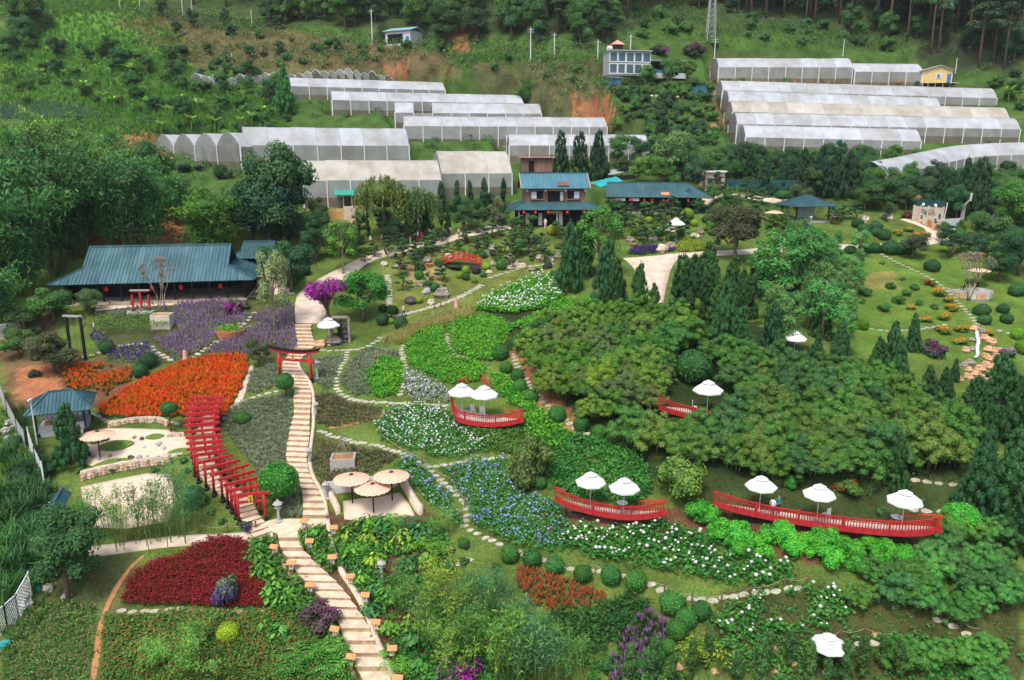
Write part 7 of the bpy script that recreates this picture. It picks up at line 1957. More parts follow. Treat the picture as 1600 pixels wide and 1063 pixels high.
def tunnel_path():
 line = np.array(gate_c[::-1]); line = smooth_line(np.concatenate([[line[0] + (line[0] - line[1]) * 3.0], line, [line[-1] + (line[-1] - line[-2]) * 2]]), 1)
 tg = np.gradient(line, axis=0); tg /= np.linalg.norm(tg, axis=1)[:, None] + 1e-9; nr = np.stack([-tg[:, 1], tg[:, 0]], -1)
 seg = np.hypot(*np.diff(line, axis=0).T); cum = np.concatenate([[0], np.cumsum(seg)])
 n = int(cum[-1] / .62)
 root = thing('gate_stairs', 'cream steps under the tunnel of red gates', None, g(*line[0])); tag(root, kind='structure')
 o = root.location
 for i in range(n):
  t0, t1 = cum[-1] * i / n, cum[-1] * (i + 1) / n + .05
  q = lambda t, s: np.array([np.interp(t, cum, line[:, 0] + nr[:, 0] * s), np.interp(t, cum, line[:, 1] + nr[:, 1] * s)])
  l0, r0, l1, r1 = q(t0, .72), q(t0, -.72), q(t1, .72), q(t1, -.72)
  z = float(H(*((l1 + r1) / 2))) + .12
  pts = [(p[0] - o[0], p[1] - o[1], z - o[2]) for p in (l0, r0, r1, l1)]
  lo = [(p[0], p[1], p[2] - .55) for p in pts]
  MB().add(pts, [(3, 2, 1, 0)], 0).add(pts + lo, [(0, 1, 5, 4), (1, 2, 6, 5), (2, 3, 7, 6), (3, 0, 4, 7)], 1).build('stair_step', [STEP, RISER], root)
tunnel_path()
def big_torii():
 l = P(438, 594); r = P(487, 597)
 c = ((l[0] + r[0]) / 2, (l[1] + r[1]) / 2); W = hypot(r[0] - l[0], r[1] - l[1]); rz = atan2(r[1] - l[1], r[0] - l[0])
 t = thing('torii_gate', 'large red gate with curved black cap over the upper stairs', 'gate', g(*c), rz)
 torii_parts(t, W, 3.05, W * 1.52, .16, True, True)
big_torii()
def red_frame():
 p = P(222, 489); t = thing('shrine_frame', 'small red shrine frame on a white base before the hall', 'shrine', p, radians(4))
 MB().box((0, 0, .1), (3.0, 1.3, .3)).build('plinth', WHITE, t)
 for x, h in ((-.95, 2.0), (0, 2.5), (.95, 2.0)):
  MB().box((x, 0, .2 + h / 2), (.22, .22, h)).build('post', RED, t)
 for x in (-.95, .95): MB().box((x, 0, .35), (.3, .3, .4)).build('post_base', BLACK, t)
 MB().box((0, 0, 1.35), (2.1, .16, .16)).build('tie_beam', RED, t)
 MB().box((0, 0, 2.75), (2.3, .3, .12)).build('cap', GRANITE, t)
 MB().box((0, 0, 2.62), (2.1, .2, .16)).build('lintel', RED, t)
red_frame()
def bridge():
 a = P(690, 412); b = P(752, 416); c = ((a[0] + b[0]) / 2, (a[1] + b[1]) / 2); L = hypot(b[0] - a[0], b[1] - a[1]); rz = atan2(b[1] - a[1], b[0] - a[0])
 t = thing('arched_bridge', 'small red arched bridge in the bonsai garden', 'bridge', g(*c), rz)
 f = lambda x: .15 + .75 * (1 - (2 * x / L) ** 2)
 n = 14; W = 1.3
 for k in range(n):
  x0 = -L / 2 + L * k / n; x1 = x0 + L / n - .03
  MB().add([(x0, -W / 2, f(x0)), (x1, -W / 2, f(x1)), (x1, W / 2, f(x1)), (x0, W / 2, f(x0))] + [(x0, -W / 2, f(x0) - .08), (x1, -W / 2, f(x1) - .08), (x1, W / 2, f(x1) - .08), (x0, W / 2, f(x0) - .08)], [(0, 1, 2, 3), (7, 6, 5, 4), (0, 4, 5, 1), (1, 5, 6, 2), (2, 6, 7, 3), (3, 7, 4, 0)]).build('plank', REDL, t)
 for s in (-1, 1):
  b_ = MB(); st = MB()
  for k in range(n):
   x0 = -L / 2 + L * k / n; x1 = x0 + L / n
   for dz, w in ((.75, .09), (.42, .05), (-.03, .16)):
    (b_ if dz > 0 else st).beam((x0, s * W / 2, f(x0) + dz), (x1, s * W / 2, f(x1) + dz), .07, w)
  b_.build('handrail', REDL, t); st.build('stringer', RED, t)
  for k in range(0, n + 1, 2):
   x = -L / 2 + L * k / n
   MB().box((x, s * W / 2, f(x) + .42), (.1, .1, .95)).build('post', RED, t)
 p = MB();
 pts = [(2.2 * cos(q) * (1 + .15 * sin(3 * q)), -1.2 + 1.5 * sin(q), -.02) for q in np.linspace(0, 2 * pi, 18)[:-1]]
 o = MB().slab(pts, .1).build('pond', POOL, None, (c[0], c[1], float(H(*c)) + .1), rz); tag(o, 'small dark pond under the red bridge', kind='structure')
bridge()
# --- parasols
def white_parasol_mesh():
 R, n = 1.5, 8
 b = MB(); rim = []
 for k in range(n):
  t = 2 * pi * (k + .5) / n; rim.append((R * cos(t), R * sin(t), 2.05))
 mid = [(.5 * x, .5 * y, 2.46) for x, y, z in rim]
 for k in range(n):
  j = (k + 1) % n
  b.add([rim[k], rim[j], mid[j], mid[k]], [(0, 1, 2, 3)])
  b.add([mid[k], mid[j], (0, 0, 2.62)], [(0, 1, 2)])
  b.add([rim[k], rim[j], (rim[j][0], rim[j][1], 1.93), (rim[k][0], rim[k][1], 1.93)], [(3, 2, 1, 0)])
 can = b.mesh('canopy', [CLOTH])
 v = MB()
 for k in range(n):
  j = (k + 1) % n
  v.add([(.42 * rim[k][0] / 1, .42 * rim[k][1], 2.60), (.42 * rim[j][0], .42 * rim[j][1], 2.60), (0, 0, 2.85)], [(0, 1, 2)])
 vent = v.mesh('vent_cap', [CLOTH])
 pole = MB().tube([(0, 0, 0), (0, 0, 2.8)], .035, 7).mesh('pole', [WHITE])
 rb = MB()
 for k in range(n): rb.tube([(0, 0, 2.5), (rim[k][0], rim[k][1], 2.02)], .015, 4)
 ribs = rb.mesh('ribs', [WHITE])
 base = MB().lathe([(.3, 0), (.3, .08), (.08, .14)], 10).mesh('base', [GREY])
 return can, vent, pole, ribs, base
WP = white_parasol_mesh()
def white_parasol(loc, label, s=1.0, rz=None, tilt=0.0):
 t = thing('parasol', label, 'parasol', loc, random.uniform(0, 1) if rz is None else rz, 'white parasols', (s * .87, s * .87, s * 1.15))
 c = meshobj('canopy', WP[0], t); meshobj('vent_cap', WP[1], c)
 meshobj('pole', WP[2], t); meshobj('ribs', WP[3], t); meshobj('base', WP[4], t)
 t.rotation_euler.y = tilt
 return t
def peach_mesh():
 R, n = 1.5, 20; b = MB()
 rim = [(R * (1 if k % 2 else .965) * cos(pi * k / n), R * (1 if k % 2 else .965) * sin(pi * k / n), 2.15 if k % 2 else 2.19) for k in range(2 * n)]
 for k in range(2 * n):
  j = (k + 1) % (2 * n)
  mk = (rim[k][0] * .5, rim[k][1] * .5, 2.40); mj = (rim[j][0] * .5, rim[j][1] * .5, 2.40)
  b.add([rim[k], rim[j], mj, mk], [(0, 1, 2, 3)]); b.add([mk, mj, (0, 0, 2.56)], [(0, 1, 2)])
 can = b.mesh('canopy', [PEACH])
 r = MB()
 for k in range(1, 2 * n, 2): r.tube([(rim[k][0], rim[k][1], 2.165), (rim[k][0] * .5, rim[k][1] * .5, 2.41), (0, 0, 2.57)], .011, 3)
 seam = r.mesh('ribs', [PEACHD])
 return can, seam, MB().tube([(0, 0, 0), (0, 0, 2.5)], .06, 8).mesh('pole', [BLACK]), MB().lathe([(.16, 2.52), (.18, 2.58), (.1, 2.68), (.03, 2.72)], 8).mesh('finial', [ROCKD])
PP = peach_mesh()
def peach_parasol(loc, label, s=1.0):
 t = thing('parasol', label, 'parasol', loc, random.uniform(0, 3), 'peach parasols', s)
 c = meshobj('canopy', PP[0], t); meshobj('ribs', PP[1], c); meshobj('pole', PP[2], t); meshobj('finial', PP[3], t)
for x, y, l, s in ((157, 716, 'peach parasol on the sand garden', 1.0), (551, 787, 'left of the three peach parasols on the patio', 1.0), (584, 802, 'nearest of the three peach parasols on the patio', 1.0), (613, 783, 'right of the three peach parasols on the patio', 1.0), (1208, 355, 'far peach parasol near the pavilion', 1.02), (1526, 448, 'peach parasol on the round terrace', .98)):
 peach_parasol(P(x, y), l, s)
for x, y, l, s in ((515, 540, 'white parasol at the top of the stairs beside the rocks', 1.0), (1055, 376, 'far white parasol before the long timber house', 1.05), (1240, 560, 'half-hidden white parasol among the junipers', .85), (1290, 1052, 'lowest white parasol among the young conifers', .85)):
 white_parasol(P(x, y), l, s)
# --- boat-shaped decks
PLANKM = mat('deck_plank', (.60, .50, .42), .8, .15, 2.5, .2)
def chair(loc, rz, label):
 t = thing('garden_chair', label, 'chair', loc, rz, 'white chairs on the decks')
 MB().box((0, 0, .44), (.44, .44, .04)).build('seat', WHITE, t)
 MB().box((0, .2, .72), (.44, .04, .5)).build('backrest', WHITE, t)
 for x in (-.19, .19):
  for y in (-.19, .19): MB().box((x, y, .21), (.04, .04, .42)).build('leg', WHITE, t)
def gtable(loc, label):
 t = thing('garden_table', label, 'table', loc, 0, 'round tables on the decks')
 MB().lathe([(.42, .70), (.42, .74)], 14).build('tabletop', WHITE, t)
 MB().tube([(0, 0, 0), (0, 0, .7)], .04, 6).lathe([(.22, 0), (.22, .04)], 10).build('leg', GREY, t)
def deck(label, front, zref, over, back, backrail=None, taper=True, sheer=.75, railh=.78, stilt=9):
 """front = photo pixels of the floor edge; zref = photo pixel on the bank below, over = height of floor above it; back = depth in the middle (m)"""
 z = P(*zref)[2] + over
 m_ = len(front); xm = (front[0][0] + front[-1][0]) / 2; hw = (front[-1][0] - front[0][0]) / 2; SH = sheer
 F = smooth_line([PZ(x, y, z + SH * abs((x - xm) / hw) ** 2.2)[:2] for x, y in front], 2)
 F = resample(F, .42); n = len(F)
 zz = lambda i: SH * abs(2 * i / (n - 1) - 1) ** 2.2
 t = thing('viewing_deck', label, 'deck', (F[n // 2][0], F[n // 2][1], z)); o = np.array((F[n // 2][0], F[n // 2][1]))
 A, B = F[0], F[-1]; ch = B - A; ch = ch / np.linalg.norm(ch); nv = np.array([-ch[1], ch[0]])
 if nv[1] < 0: nv = -nv
 Bk = []
 for i in range(n):
  s = np.dot(F[i] - A, ch); pr = A + ch * s; d = np.dot(pr - F[i], nv)
  Bk.append(F[i] + nv * (max(d, 0) + back * sin(pi * i / (n - 1)) ** .6))
 Bk = np.array(Bk)
 for i in range(n - 1):
  pts = [(*(F[i] - o), zz(i)), (*(F[i + 1] - o - (F[i + 1] - F[i]) * .06), zz(i + 1)), (*(Bk[i + 1] - o - (F[i + 1] - F[i]) * .06), zz(i + 1)), (*(Bk[i] - o), zz(i))]
  MB().slab(pts, .06).build('plank', PLANKM, t)
 fb = MB(); rb = MB(); mb2 = MB(); lb = MB()
 lift = lambda i: zz(i) + .12 * (abs(2 * i / (n - 1) - 1)) ** 3
 for i in range(n - 1):
  a, b = F[i] - o, F[i + 1] - o
  fb.beam((*a, -.08 + zz(i)), (*(b + (b - a) * .05), -.08 + zz(i + 1)), .10, .36)
  rb.beam((*a, railh + lift(i)), (*(b + (b - a) * .05), railh + lift(i + 1)), .11, .10)
  lb.beam((*a, .14 + zz(i)), (*b, .14 + zz(i + 1)), .06, .06)
  mb2.beam((*a, railh - .2 + lift(i)), (*b, railh - .2 + lift(i + 1)), .06, .05)
 fb.build('fascia', RED, t); rb.build('handrail', RED, t); lb.build('bottom_rail', RED, t); mb2.build('middle_rail', RED, t)
 bal = MB(); Fd = resample(F, .19)
 for k, q in enumerate(Fd):
  u = abs(2 * k / max(1, len(Fd) - 1) - 1); a = q - o
  bal.box((a[0], a[1], railh / 2 + SH * u ** 2.2), (.05, .05, railh - .1))
 tag(bal.build('balusters', [RED], t), kind='stuff')
 for k in range(0, n, 7):
  a = F[k] - o - nv * .02
  MB().box((a[0], a[1], railh / 2 + zz(k)), (.12, .12, railh + .3)).build('rail_post', RED, t)
 if backrail:
  i0, i1 = int(backrail[0] * (n - 1)), int(backrail[1] * (n - 1))
  br = MB()
  for i in range(i0, i1):
   a, b = Bk[i] - o, Bk[i + 1] - o
   br.beam((*a, railh + lift(i)), (*b, railh + lift(i + 1)), .08, .1); br.beam((*a, .15 + zz(i)), (*b, .15 + zz(i + 1)), .06, .06)
   br.box((*a, railh / 2 + zz(i)), (.05, .05, railh)); br.box((*((a + b) / 2), railh / 2 + zz(i)), (.05, .05, railh))
  br.build('back_rail', REDL, t)
 for k in range(2, n - 1, stilt):
  a = F[k] + nv * .25; zg = float(H(*a))
  if z - zg > .15:
   MB().box((a[0] - o[0], a[1] - o[1], (zg - z - .4) / 2 - .1), (.13, .13, z - zg + .4)).build('stilt', BLACK, t)
 MB().beam((*(F[3] + nv * .3 - o), -.36), (*(F[n // 2] + nv * .3 - o), -.36), .1, .16).beam((*(F[n // 2] + nv * .3 - o), -.36), (*(F[-4] + nv * .3 - o), -.36), .1, .16).build('joist', BLACK, t)
 return z, F, Bk
z1, F1, B1 = deck('boat-shaped red-railed deck with two white parasols and chairs left of centre', [(706, 634), (712, 648), (732, 657), (760, 663), (790, 663), (818, 655)], (760, 678), .9, 1.3, (.72, 1.0))
z2, F2, B2 = deck('curved red-railed deck with two white parasols in the middle of the slope', [(868, 778), (890, 789), (925, 799), (965, 807), (1005, 808), (1042, 799)], (965, 838), 1.35, .9, (.75, 1.0))
z3, F3, B3 = deck('longest red-railed deck carrying three white parasols', [(1116, 786), (1160, 798), (1220, 810), (1290, 821), (1360, 830), (1430, 834), (1474, 826)], (1300, 858), 1.5, 1.3, (.85, 1.0))
z4, F4, B4 = deck('small red-railed deck with one parasol inside the shrub mass', [(1030, 636), (1060, 645), (1100, 653), (1145, 658)], (1095, 672), .7, 1.8)
def on_deck(px, py, z): return PZ(px, py, z)
for (x, y, z, l, s) in ((722, 650, z1, 'left parasol of the boat-shaped deck', .98), (757, 655, z1, 'right parasol of the boat-shaped deck', 1.0), (922, 793, z2, 'left parasol of the two-parasol deck', .9), (974, 803, z2, 'right parasol of the two-parasol deck', .9), (1104, 650, z4, 'lone parasol on the small deck among the shrubs', 1.0),
      (1186, 800, z3, 'left parasol on the long deck', .88), (1276, 814, z3, 'middle parasol on the long deck', .88), (1408, 827, z3, 'right parasol on the long deck', .92)):
 white_parasol(on_deck(x, y, z), l, s)
for x, y, z, l in ((739, 648, z1, 'white chair under the parasols of the boat-shaped deck'), (754, 651, z1, 'white chair nearer the rail of the boat-shaped deck'), (1085, 643, z4, 'pale chair beside the lone parasol'), (1290, 812, z3, 'pale chair under the middle parasol of the long deck')):
 q = on_deck(x, y, z); chair(q, random.uniform(0, 6), l)
for x, y, z, l in ((972, 799, z2, 'round table under the right parasol of the two-parasol deck'), (1400, 822, z3, 'round table under the right parasol of the long deck')):
 gtable(on_deck(x, y, z), l)
for a, b, l in (((716, 606), (730, 601), 'short red rail above the boat-shaped deck'), ((754, 598), (764, 612), 'leaning red rail above the right parasol of the boat-shaped deck')):
 p, q = P(*a), P(*b)
 t = thing('red_rail', l, 'rail', p)
 d = (q[0] - p[0], q[1] - p[1], q[2] - p[2])
 MB().beam((0, 0, .8), (d[0], d[1], d[2] + .8), .08, .1).beam((0, 0, .3), (d[0], d[1], d[2] + .3), .06, .06).build('rail_bars', REDL, t)
 for f in (0, .5, 1): MB().box((d[0] * f, d[1] * f, d[2] * f + .4), (.08, .08, .9)).build('post', REDL, t)
# --- wooden lantern boxes along the lower stairs
LB = []
def lantern_box_mesh():
 pst = MB().box((0, 0, .1), (.10, .10, .9)).mesh('post', [WOODO])
 bx = MB().box((0, 0, .72), (.34, .34, .5)).mesh('lamp_box', [WHITE])
 fr = MB()
 for x in (-1, 1):
  for y in (-1, 1): fr.box((x * .17, y * .17, .72), (.045, .045, .52))
 fr.box((0, 0, .46), (.4, .4, .05))
 frm = fr.mesh('frame', [WOODO])
 rf = MB()
 for s in (-1, 1):
  rf.add([(-.36, s * .34, .98), (.36, s * .34, .98), (.36, 0, 1.2), (-.36, 0, 1.2), (-.36, s * .34, .93), (.36, s * .34, .93), (.36, 0, 1.14), (-.36, 0, 1.14)], [(0, 1, 2, 3), (7, 6, 5, 4), (0, 4, 5, 1), (1, 5, 6, 2), (3, 7, 4, 0)])
 rf.add([(-.33, -.3, .98), (-.33, .3, .98), (-.33, 0, 1.17)], [(0, 1, 2)]).add([(.33, -.3, .98), (.33, .3, .98), (.33, 0, 1.17)], [(2, 1, 0)])
 rm = rf.mesh('roof', [WOODO])
 tx = MB()
 for dz in (.82, .64):
  tx.box((0, -.175, dz), (.13, .008, .022)).box((0, -.176, dz + .05), (.10, .008, .02)).box((0, -.177, dz), (.022, .008, .15)).box((-.045, -.176, dz - .04), (.02, .008, .06)).box((.045, -.176, dz - .04), (.02, .008, .06)).box((0, -.176, dz - .07), (.12, .008, .02))
 return pst, bx, frm, rm, tx.mesh('lettering', [BLUEINK])
LBM = lantern_box_mesh()
for i, (x, y, l) in enumerate(((429, 852, 'wooden lantern box at the left top of the lantern stairs'), (455, 877, 'second wooden lantern box down the left side of the stairs'), (484, 911, 'third wooden lantern box down the left side, above the magenta bush'), (524, 980, 'wooden lantern box right below the magenta bush'), (549, 1023, 'lowest wooden lantern box on the left side'),
      (475, 812, 'wooden lantern box on the landing'), (484, 843, 'wooden lantern box among plants below the landing'), (519, 868, 'highest wooden lantern box on the outer kerb'), (548, 898, 'second wooden lantern box down the outer kerb'), (571, 927, 'third wooden lantern box down the outer kerb'), (588, 969, 'fourth wooden lantern box down the outer kerb'), (613, 1010, 'fifth wooden lantern box down the outer kerb'), (622, 1056, 'lowest wooden lantern box on the outer kerb'), (521, 822, 'wooden lantern box beside the patio steps'))):
 p = P(x, y, 1.0); q = g(p[0], p[1])
 t = thing('lantern_box', l, 'lantern', q, radians(random.uniform(-15, 12)), 'wooden lantern boxes', .9)
 meshobj('post', LBM[0], t); b_ = meshobj('lamp_box', LBM[1], t); meshobj('lettering', LBM[4], b_); meshobj('frame', LBM[2], t); meshobj('roof', LBM[3], t)
def stone_lantern(px, py, label, s=1.0, snow=False):
 t = thing('stone_lantern', label, 'stone lantern', P(px, py), random.uniform(0, 1), 'stone lanterns', s)
 MB().lathe([(.26, -.15), (.26, .12), (.16, .18)], 8).build('base', GRANITE, t)
 MB().lathe([(.11, .15), (.09, .55), (.11, .95)], 8).build('shaft', GRANITE, t)
 MB().lathe([(.12, .95), (.26, 1.05), (.26, 1.1)], 6).build('platform', GRANITE, t)
 MB().lathe([(.17, 1.1), (.17, 1.34)], 6).build('light_box', GRANITE, t)
 MB().lathe([(.36, 1.33), (.33, 1.38), (.12, 1.52), (.05, 1.62), (.02, 1.68)], 6).build('cap', GRANITE, t)
for x, y, l, s in ((436, 816, 'pale stone lantern beside the frontmost red gate', 1.2), (496, 592, 'tall stone lantern at the right foot of the large red gate', 1.35), (494, 652, 'stone lantern beside the middle of the upper stairs', 1.0), (484, 726, 'stone lantern lower down the upper stairs', 1.0), (510, 780, 'stone lantern at the bottom of the upper stairs', 1.0), (597, 906, 'stone lantern standing among the leafy plants', 1.0)):
 stone_lantern(x, y, l, s)
# --- planters, terrace, walls, rocks
def planter_box(a, label, W, D, Hh, rz, m, soil, stakes=False):
 t = thing('planter_box', label, 'planter', a, rz)
 for s in (-1, 1):
  MB().box((0, s * (D / 2 - .07), Hh / 2 - .2), (W, .14, Hh + .4)).build('side', m, t)
  MB().box((s * (W / 2 - .07), 0, Hh / 2 - .2), (.14, D - .29, Hh + .4)).build('side', m, t)
 MB().box((0, 0, Hh - .2), (W - .3, D - .3, .2)).build('soil', soil, t)
 if stakes:
  b = MB()
  for k in range(4):
   q = k * pi / 2 + .5; b.tube([(.9 * cos(q), .9 * sin(q), Hh - .2), (.08 * cos(q), .08 * sin(q), Hh + 1.9)], .025, 4)
  b.tube([(1.2, -.9, -.1), (-.1, .1, 2.4)], .025, 4); b.tube([(0, 0, Hh), (.05, 0, Hh + 3.3)], .035, 5)
  b.build('stakes', PALEBARK, t)
TERS = mat('planter_soil', (.40, .19, .08), .95, .2, 3, .1)
planter_box(P(537, 727), 'square stone planter with staked sapling on the heather slope', 2.1, 1.6, .85, .1, GRANITE, TERS, True)
planter_box(P(255, 510), 'white planter box holding the leafless tree', 2.2, 1.6, 1.5, .05, CREAMW, TERS)
def round_planter():
 p = P(360, 521); t = thing('round_planter', 'round terracotta planter ringed by paving', 'planter', p)
 MB().lathe([(1.55, -.3), (1.7, .45), (1.58, .45), (1.5, .3), (.1, .3)], 22).build('rim', TERRA, t)
 rr = np.random.default_rng(3); n = 420
 C = rr.normal(size=(n, 3)) * (.7, .7, .16) + (0, 0, .62)
 me = fastmesh('plants', leaves(C, unit(n, rr) + (0, 0, .7), .3, rr, .4, .5), quads(n), [GM['bright']], None, np.repeat(rr.random(n), 4))
 meshobj('foliage', me, t)
 k = 18
 for i in range(k):
  q = 2 * pi * i / k; e = g(p[0] + 2.15 * cos(q), p[1] + 2.15 * sin(q))
  o = meshobj('paving_stone', _st[i % 4], t, (e[0] - p[0], e[1] - p[1], e[2] - p[2] + .05), q)
round_planter()
def round_terrace():
 p = P(1515, 459); t = thing('round_terrace', 'low round stone-walled terrace on the lawn', 'terrace', p)
 MB().lathe([(2.5, -1.3), (2.55, .55), (2.4, .55), (2.38, .42), (.1, .42)], 28).build('floor', GRANITE, t)
 k = 26
 for i in range(k):
  q = 2 * pi * i / k
  MB().box((0, 0, .15), (.58, .1, .75)).build('wall_stone', random.choice([ROCKO, PINKST, KERB, GRANITE]), t, (2.56 * cos(q), 2.56 * sin(q), -.1), q + pi / 2)
 z = p[2] + .42
 for dx, dy in ((-.7, .3), (.8, .2)):
  c = thing('cafe_chair', 'dark chair on the round terrace', 'chair', (p[0] + dx, p[1] + dy, z), random.uniform(0, 6), 'dark terrace chairs')
  MB().box((0, 0, .44), (.5, .5, .05)).build('seat', BLACK, c); MB().box((0, .23, .75), (.5, .05, .55)).build('backrest', BLACK, c)
  for x in (-.2, .2):
   for y in (-.2, .2): MB().box((x, y, .21), (.05, .05, .42)).build('leg', BLACK, c)
round_terrace()
def stone_wall(label, pix, h, m, size=.22, base=0.0):
 line = resample(wline(pix, 2), size * 1.7)
 t = thing('stone_wall', label, 'wall', g(*line[0])); o = t.location
 b = MB(); bk = MB(); rows = max(1, int(h / (size * 1.35)))
 for r in range(rows):
  for i, q in enumerate(line):
   z = float(H(*q)) + base + size * .6 + r * size * 1.35
   b.rock((q[0] - o[0] + random.uniform(-.06, .06), q[1] - o[1] + random.uniform(-.05, .05) + r * .05, z - o[2]), (size * random.uniform(.8, 1.15), size * .8, size * random.uniform(.65, .85)), i * 7 + r, i % 3)
 tag(b.build('stones', [ROCKO, ROCKM, KERB], t), kind='stuff')
 for i in range(len(line) - 1):
  a, c = line[i], line[i + 1]
  bk.beam((a[0] - o[0], a[1] - o[1] + .12, float(H(*a)) + base + h / 2 - .2 - o[2]), (c[0] - o[0], c[1] - o[1] + .12, float(H(*c)) + base + h / 2 - .2 - o[2]), .2, h + .3)
 bk.build('mortar', KERB, t)
stone_wall('curved rubble wall above the upper sand garden', [(172, 668), (195, 664), (225, 660), (250, 660), (263, 668)], .6, None, .17)
stone_wall('rubble wall below the upper sand garden', [(128, 752), (160, 742), (200, 735), (240, 728), (268, 726)], .8, None, .17)
stone_wall('short rubble wall beside the gate tunnel', [(262, 684), (280, 682), (292, 682)], .4, None, .17)
for l, pix, hh in (('grey stone wall behind the patio parasols', [(505, 772), (530, 768), (570, 764), (600, 762), (628, 756)], 1.0), ('pale stone wall at the right of the patio', [(628, 756), (640, 775), (650, 795), (662, 808)], .8), ('pale wall between stairs and patio', [(516, 776), (524, 790), (530, 806)], .6)):
 kerb_wall('garden_wall', l, pix, .4, hh, GRANITE if 'grey' in l else KERB)
kerb_wall('kerb_wall', 'stone kerb between the two sand gardens', [(126, 740), (165, 730), (215, 722), (262, 714), (292, 710)], .35, .25, KERB)
def rock(px, py, r, label, m, group, flat=.8):
 p = P(px, py + r * .4); rm = r / scl(p)
 o = MB().rock((0, 0, 0), (rm, rm * random.uniform(.7, 1), rm * flat), random.randrange(9999)).build('garden_rock', m, None, (p[0], p[1], p[2] + rm * .25), random.uniform(0, 6))
 tag(o, label, 'rock', group)
for x, y, r in ((612, 398, 9), (622, 415, 8), (600, 412, 7), (668, 406, 9), (640, 440, 7), (652, 400, 7), (655, 444, 8), (688, 450, 7), (674, 472, 8), (700, 400, 8), (716, 402, 7), (735, 405, 6), (770, 388, 8), (795, 400, 8), (806, 412, 10), (815, 416, 9), (798, 418, 8), (770, 412, 7), (845, 402, 9), (858, 405, 9), (872, 400, 8), (832, 395, 6), (668, 450, 6), (765, 425, 6), (640, 395, 6), (722, 398, 6), (690, 392, 6), (830, 420, 7), (760, 398, 6),
    (1035, 388, 13), (1048, 384, 12), (1020, 372, 9), (985, 374, 8), (1048, 360, 9), (1030, 358, 9), (1250, 352, 8), (1262, 348, 8), (1305, 338, 9), (1350, 342, 9), (1390, 340, 9), (1085, 368, 8), (1095, 362, 8), (1380, 337, 8), (965, 345, 7), (1050, 348, 8)):
 rock(x, y, r, 'weathered rock in the garden before the timber houses', random.choice([ROCKM, ROCKM, KERB]), 'rocks of the bonsai garden')
rock(642, 468, 13, 'long dark boulder on the bonsai lawn', ROCKD, None, .6)
rock(690, 458, 13, 'blocky grey boulder carrying a bonsai', ROCKM, None, 1.0)
rock(667, 455, 9, 'pale boulder on the bonsai lawn', GRANITE, None, .9)
rock(500, 537, 10, 'orange boulder under the white parasol by the stairs', ROCKO, None, .9)
rock(522, 531, 14, 'large grey boulder behind the white parasol by the stairs', ROCKM, None, .7)
for x, y, r, c in ((1522, 513, 8, 1), (1533, 517, 8, 0), (1538, 527, 9, 1), (1549, 533, 9, 1), (1519, 530, 6, 0), (1544, 545, 9, 1), (1552, 547, 8, 1), (1562, 548, 8, 1), (1508, 546, 8, 1), (1519, 545, 6, 0), (1540, 556, 8, 1), (1546, 560, 7, 1), (1556, 555, 7, 1), (1515, 565, 8, 0), (1506, 570, 8, 0), (1530, 575, 9, 1), (1545, 572, 9, 1), (1540, 568, 7, 1), (1552, 572, 7, 1), (1513, 577, 7, 1), (1524, 583, 9, 1), (1548, 585, 9, 1), (1512, 588, 9, 1), (1498, 592, 8, 1), (1560, 585, 7, 1), (1537, 590, 8, 1), (1570, 548, 6, 1), (1580, 545, 6, 0)):
 rock(x, y, r, 'orange-brown boulder of the rock cascade', ROCKO if c else ROCKM, 'boulders of the cascade', .85)
def water_wall():
 p = P(533, 534); t = thing('waterfall_wall', 'dark rock wall with trickling water behind the white parasol by the stairs', 'waterfall', p)
 b = MB()
 for k in range(26): b.rock((random.uniform(-.75, .75), random.uniform(-.2, .25), random.uniform(0, 2.6)), (.38, .3, .3), k, 0)
 b.build('rock_face', ROCKD, t)
 MB().add([(-.3, -.42, 0), (.3, -.42, 0), (.25, -.4, 2.6), (-.25, -.4, 2.6)], [(0, 1, 2, 3)]).build('water_sheet', POOL, t)
 MB().box((0, 0, 2.85), (1.9, .7, .16)).build('capstone', ROCKM, t)
 for s in (-1, 1): MB().box((s * 1.0, 0, 1.3), (.25, .5, 2.9)).build('side_pillar', ROCKM, t)
water_wall()
def cascade():
 pts = [(1527, 516), (1526, 526), (1529, 536), (1526, 548), (1528, 556), (1524, 562)]
 c = wline(pts, 1); z = H(c[:, 0], c[:, 1]) + .32
 V = []
 for q, zz in zip(c, z): V += [(q[0] - .2, q[1], zz - .1), (q[0] + .2, q[1], zz - .08)]
 b = MB().add(V, [(2 * i, 2 * i + 1, 2 * i + 3, 2 * i + 2) for i in range(len(c) - 1)])
 o = b.build('cascade_water', FALLS); tag(o, 'thin stream of falling water in the rock cascade', kind='structure')
 p = P(1530, 594); o = MB().slab([(1.6 * cos(q), .9 * sin(q), .12) for q in np.linspace(0, 2 * pi, 14)[:-1]], .1).build('cascade_pool', POOL, None, p); tag(o, 'small pool at the foot of the cascade', kind='structure')
cascade()
for x, y, r in ((1185, 1020, 8), (1150, 1018, 7), (1062, 1042, 7), (1210, 1015, 9), (1310, 1040, 7), (1238, 1035, 7), (1115, 1048, 6), (1213, 1050, 6), (1366, 992, 6)):
 rock(x, y, r, 'orange boulder among the young conifers', ROCKO, 'orange boulders at the bottom', .8)
for x, y, r in ((145, 712, 5), (155, 716, 5), (172, 712, 5), (205, 714, 6), (218, 713, 6), (230, 713, 4), (222, 685, 5), (248, 693, 6), (256, 699, 5), (226, 698, 4), (147, 689, 7), (165, 685, 7), (160, 702, 4), (210, 683, 5), (186, 720, 5)):
 rock(x, y, r, 'grey stone set in the raked sand', random.choice([GRANITE, ROCKM, ROCKD]), 'stones in the sand garden', .6)
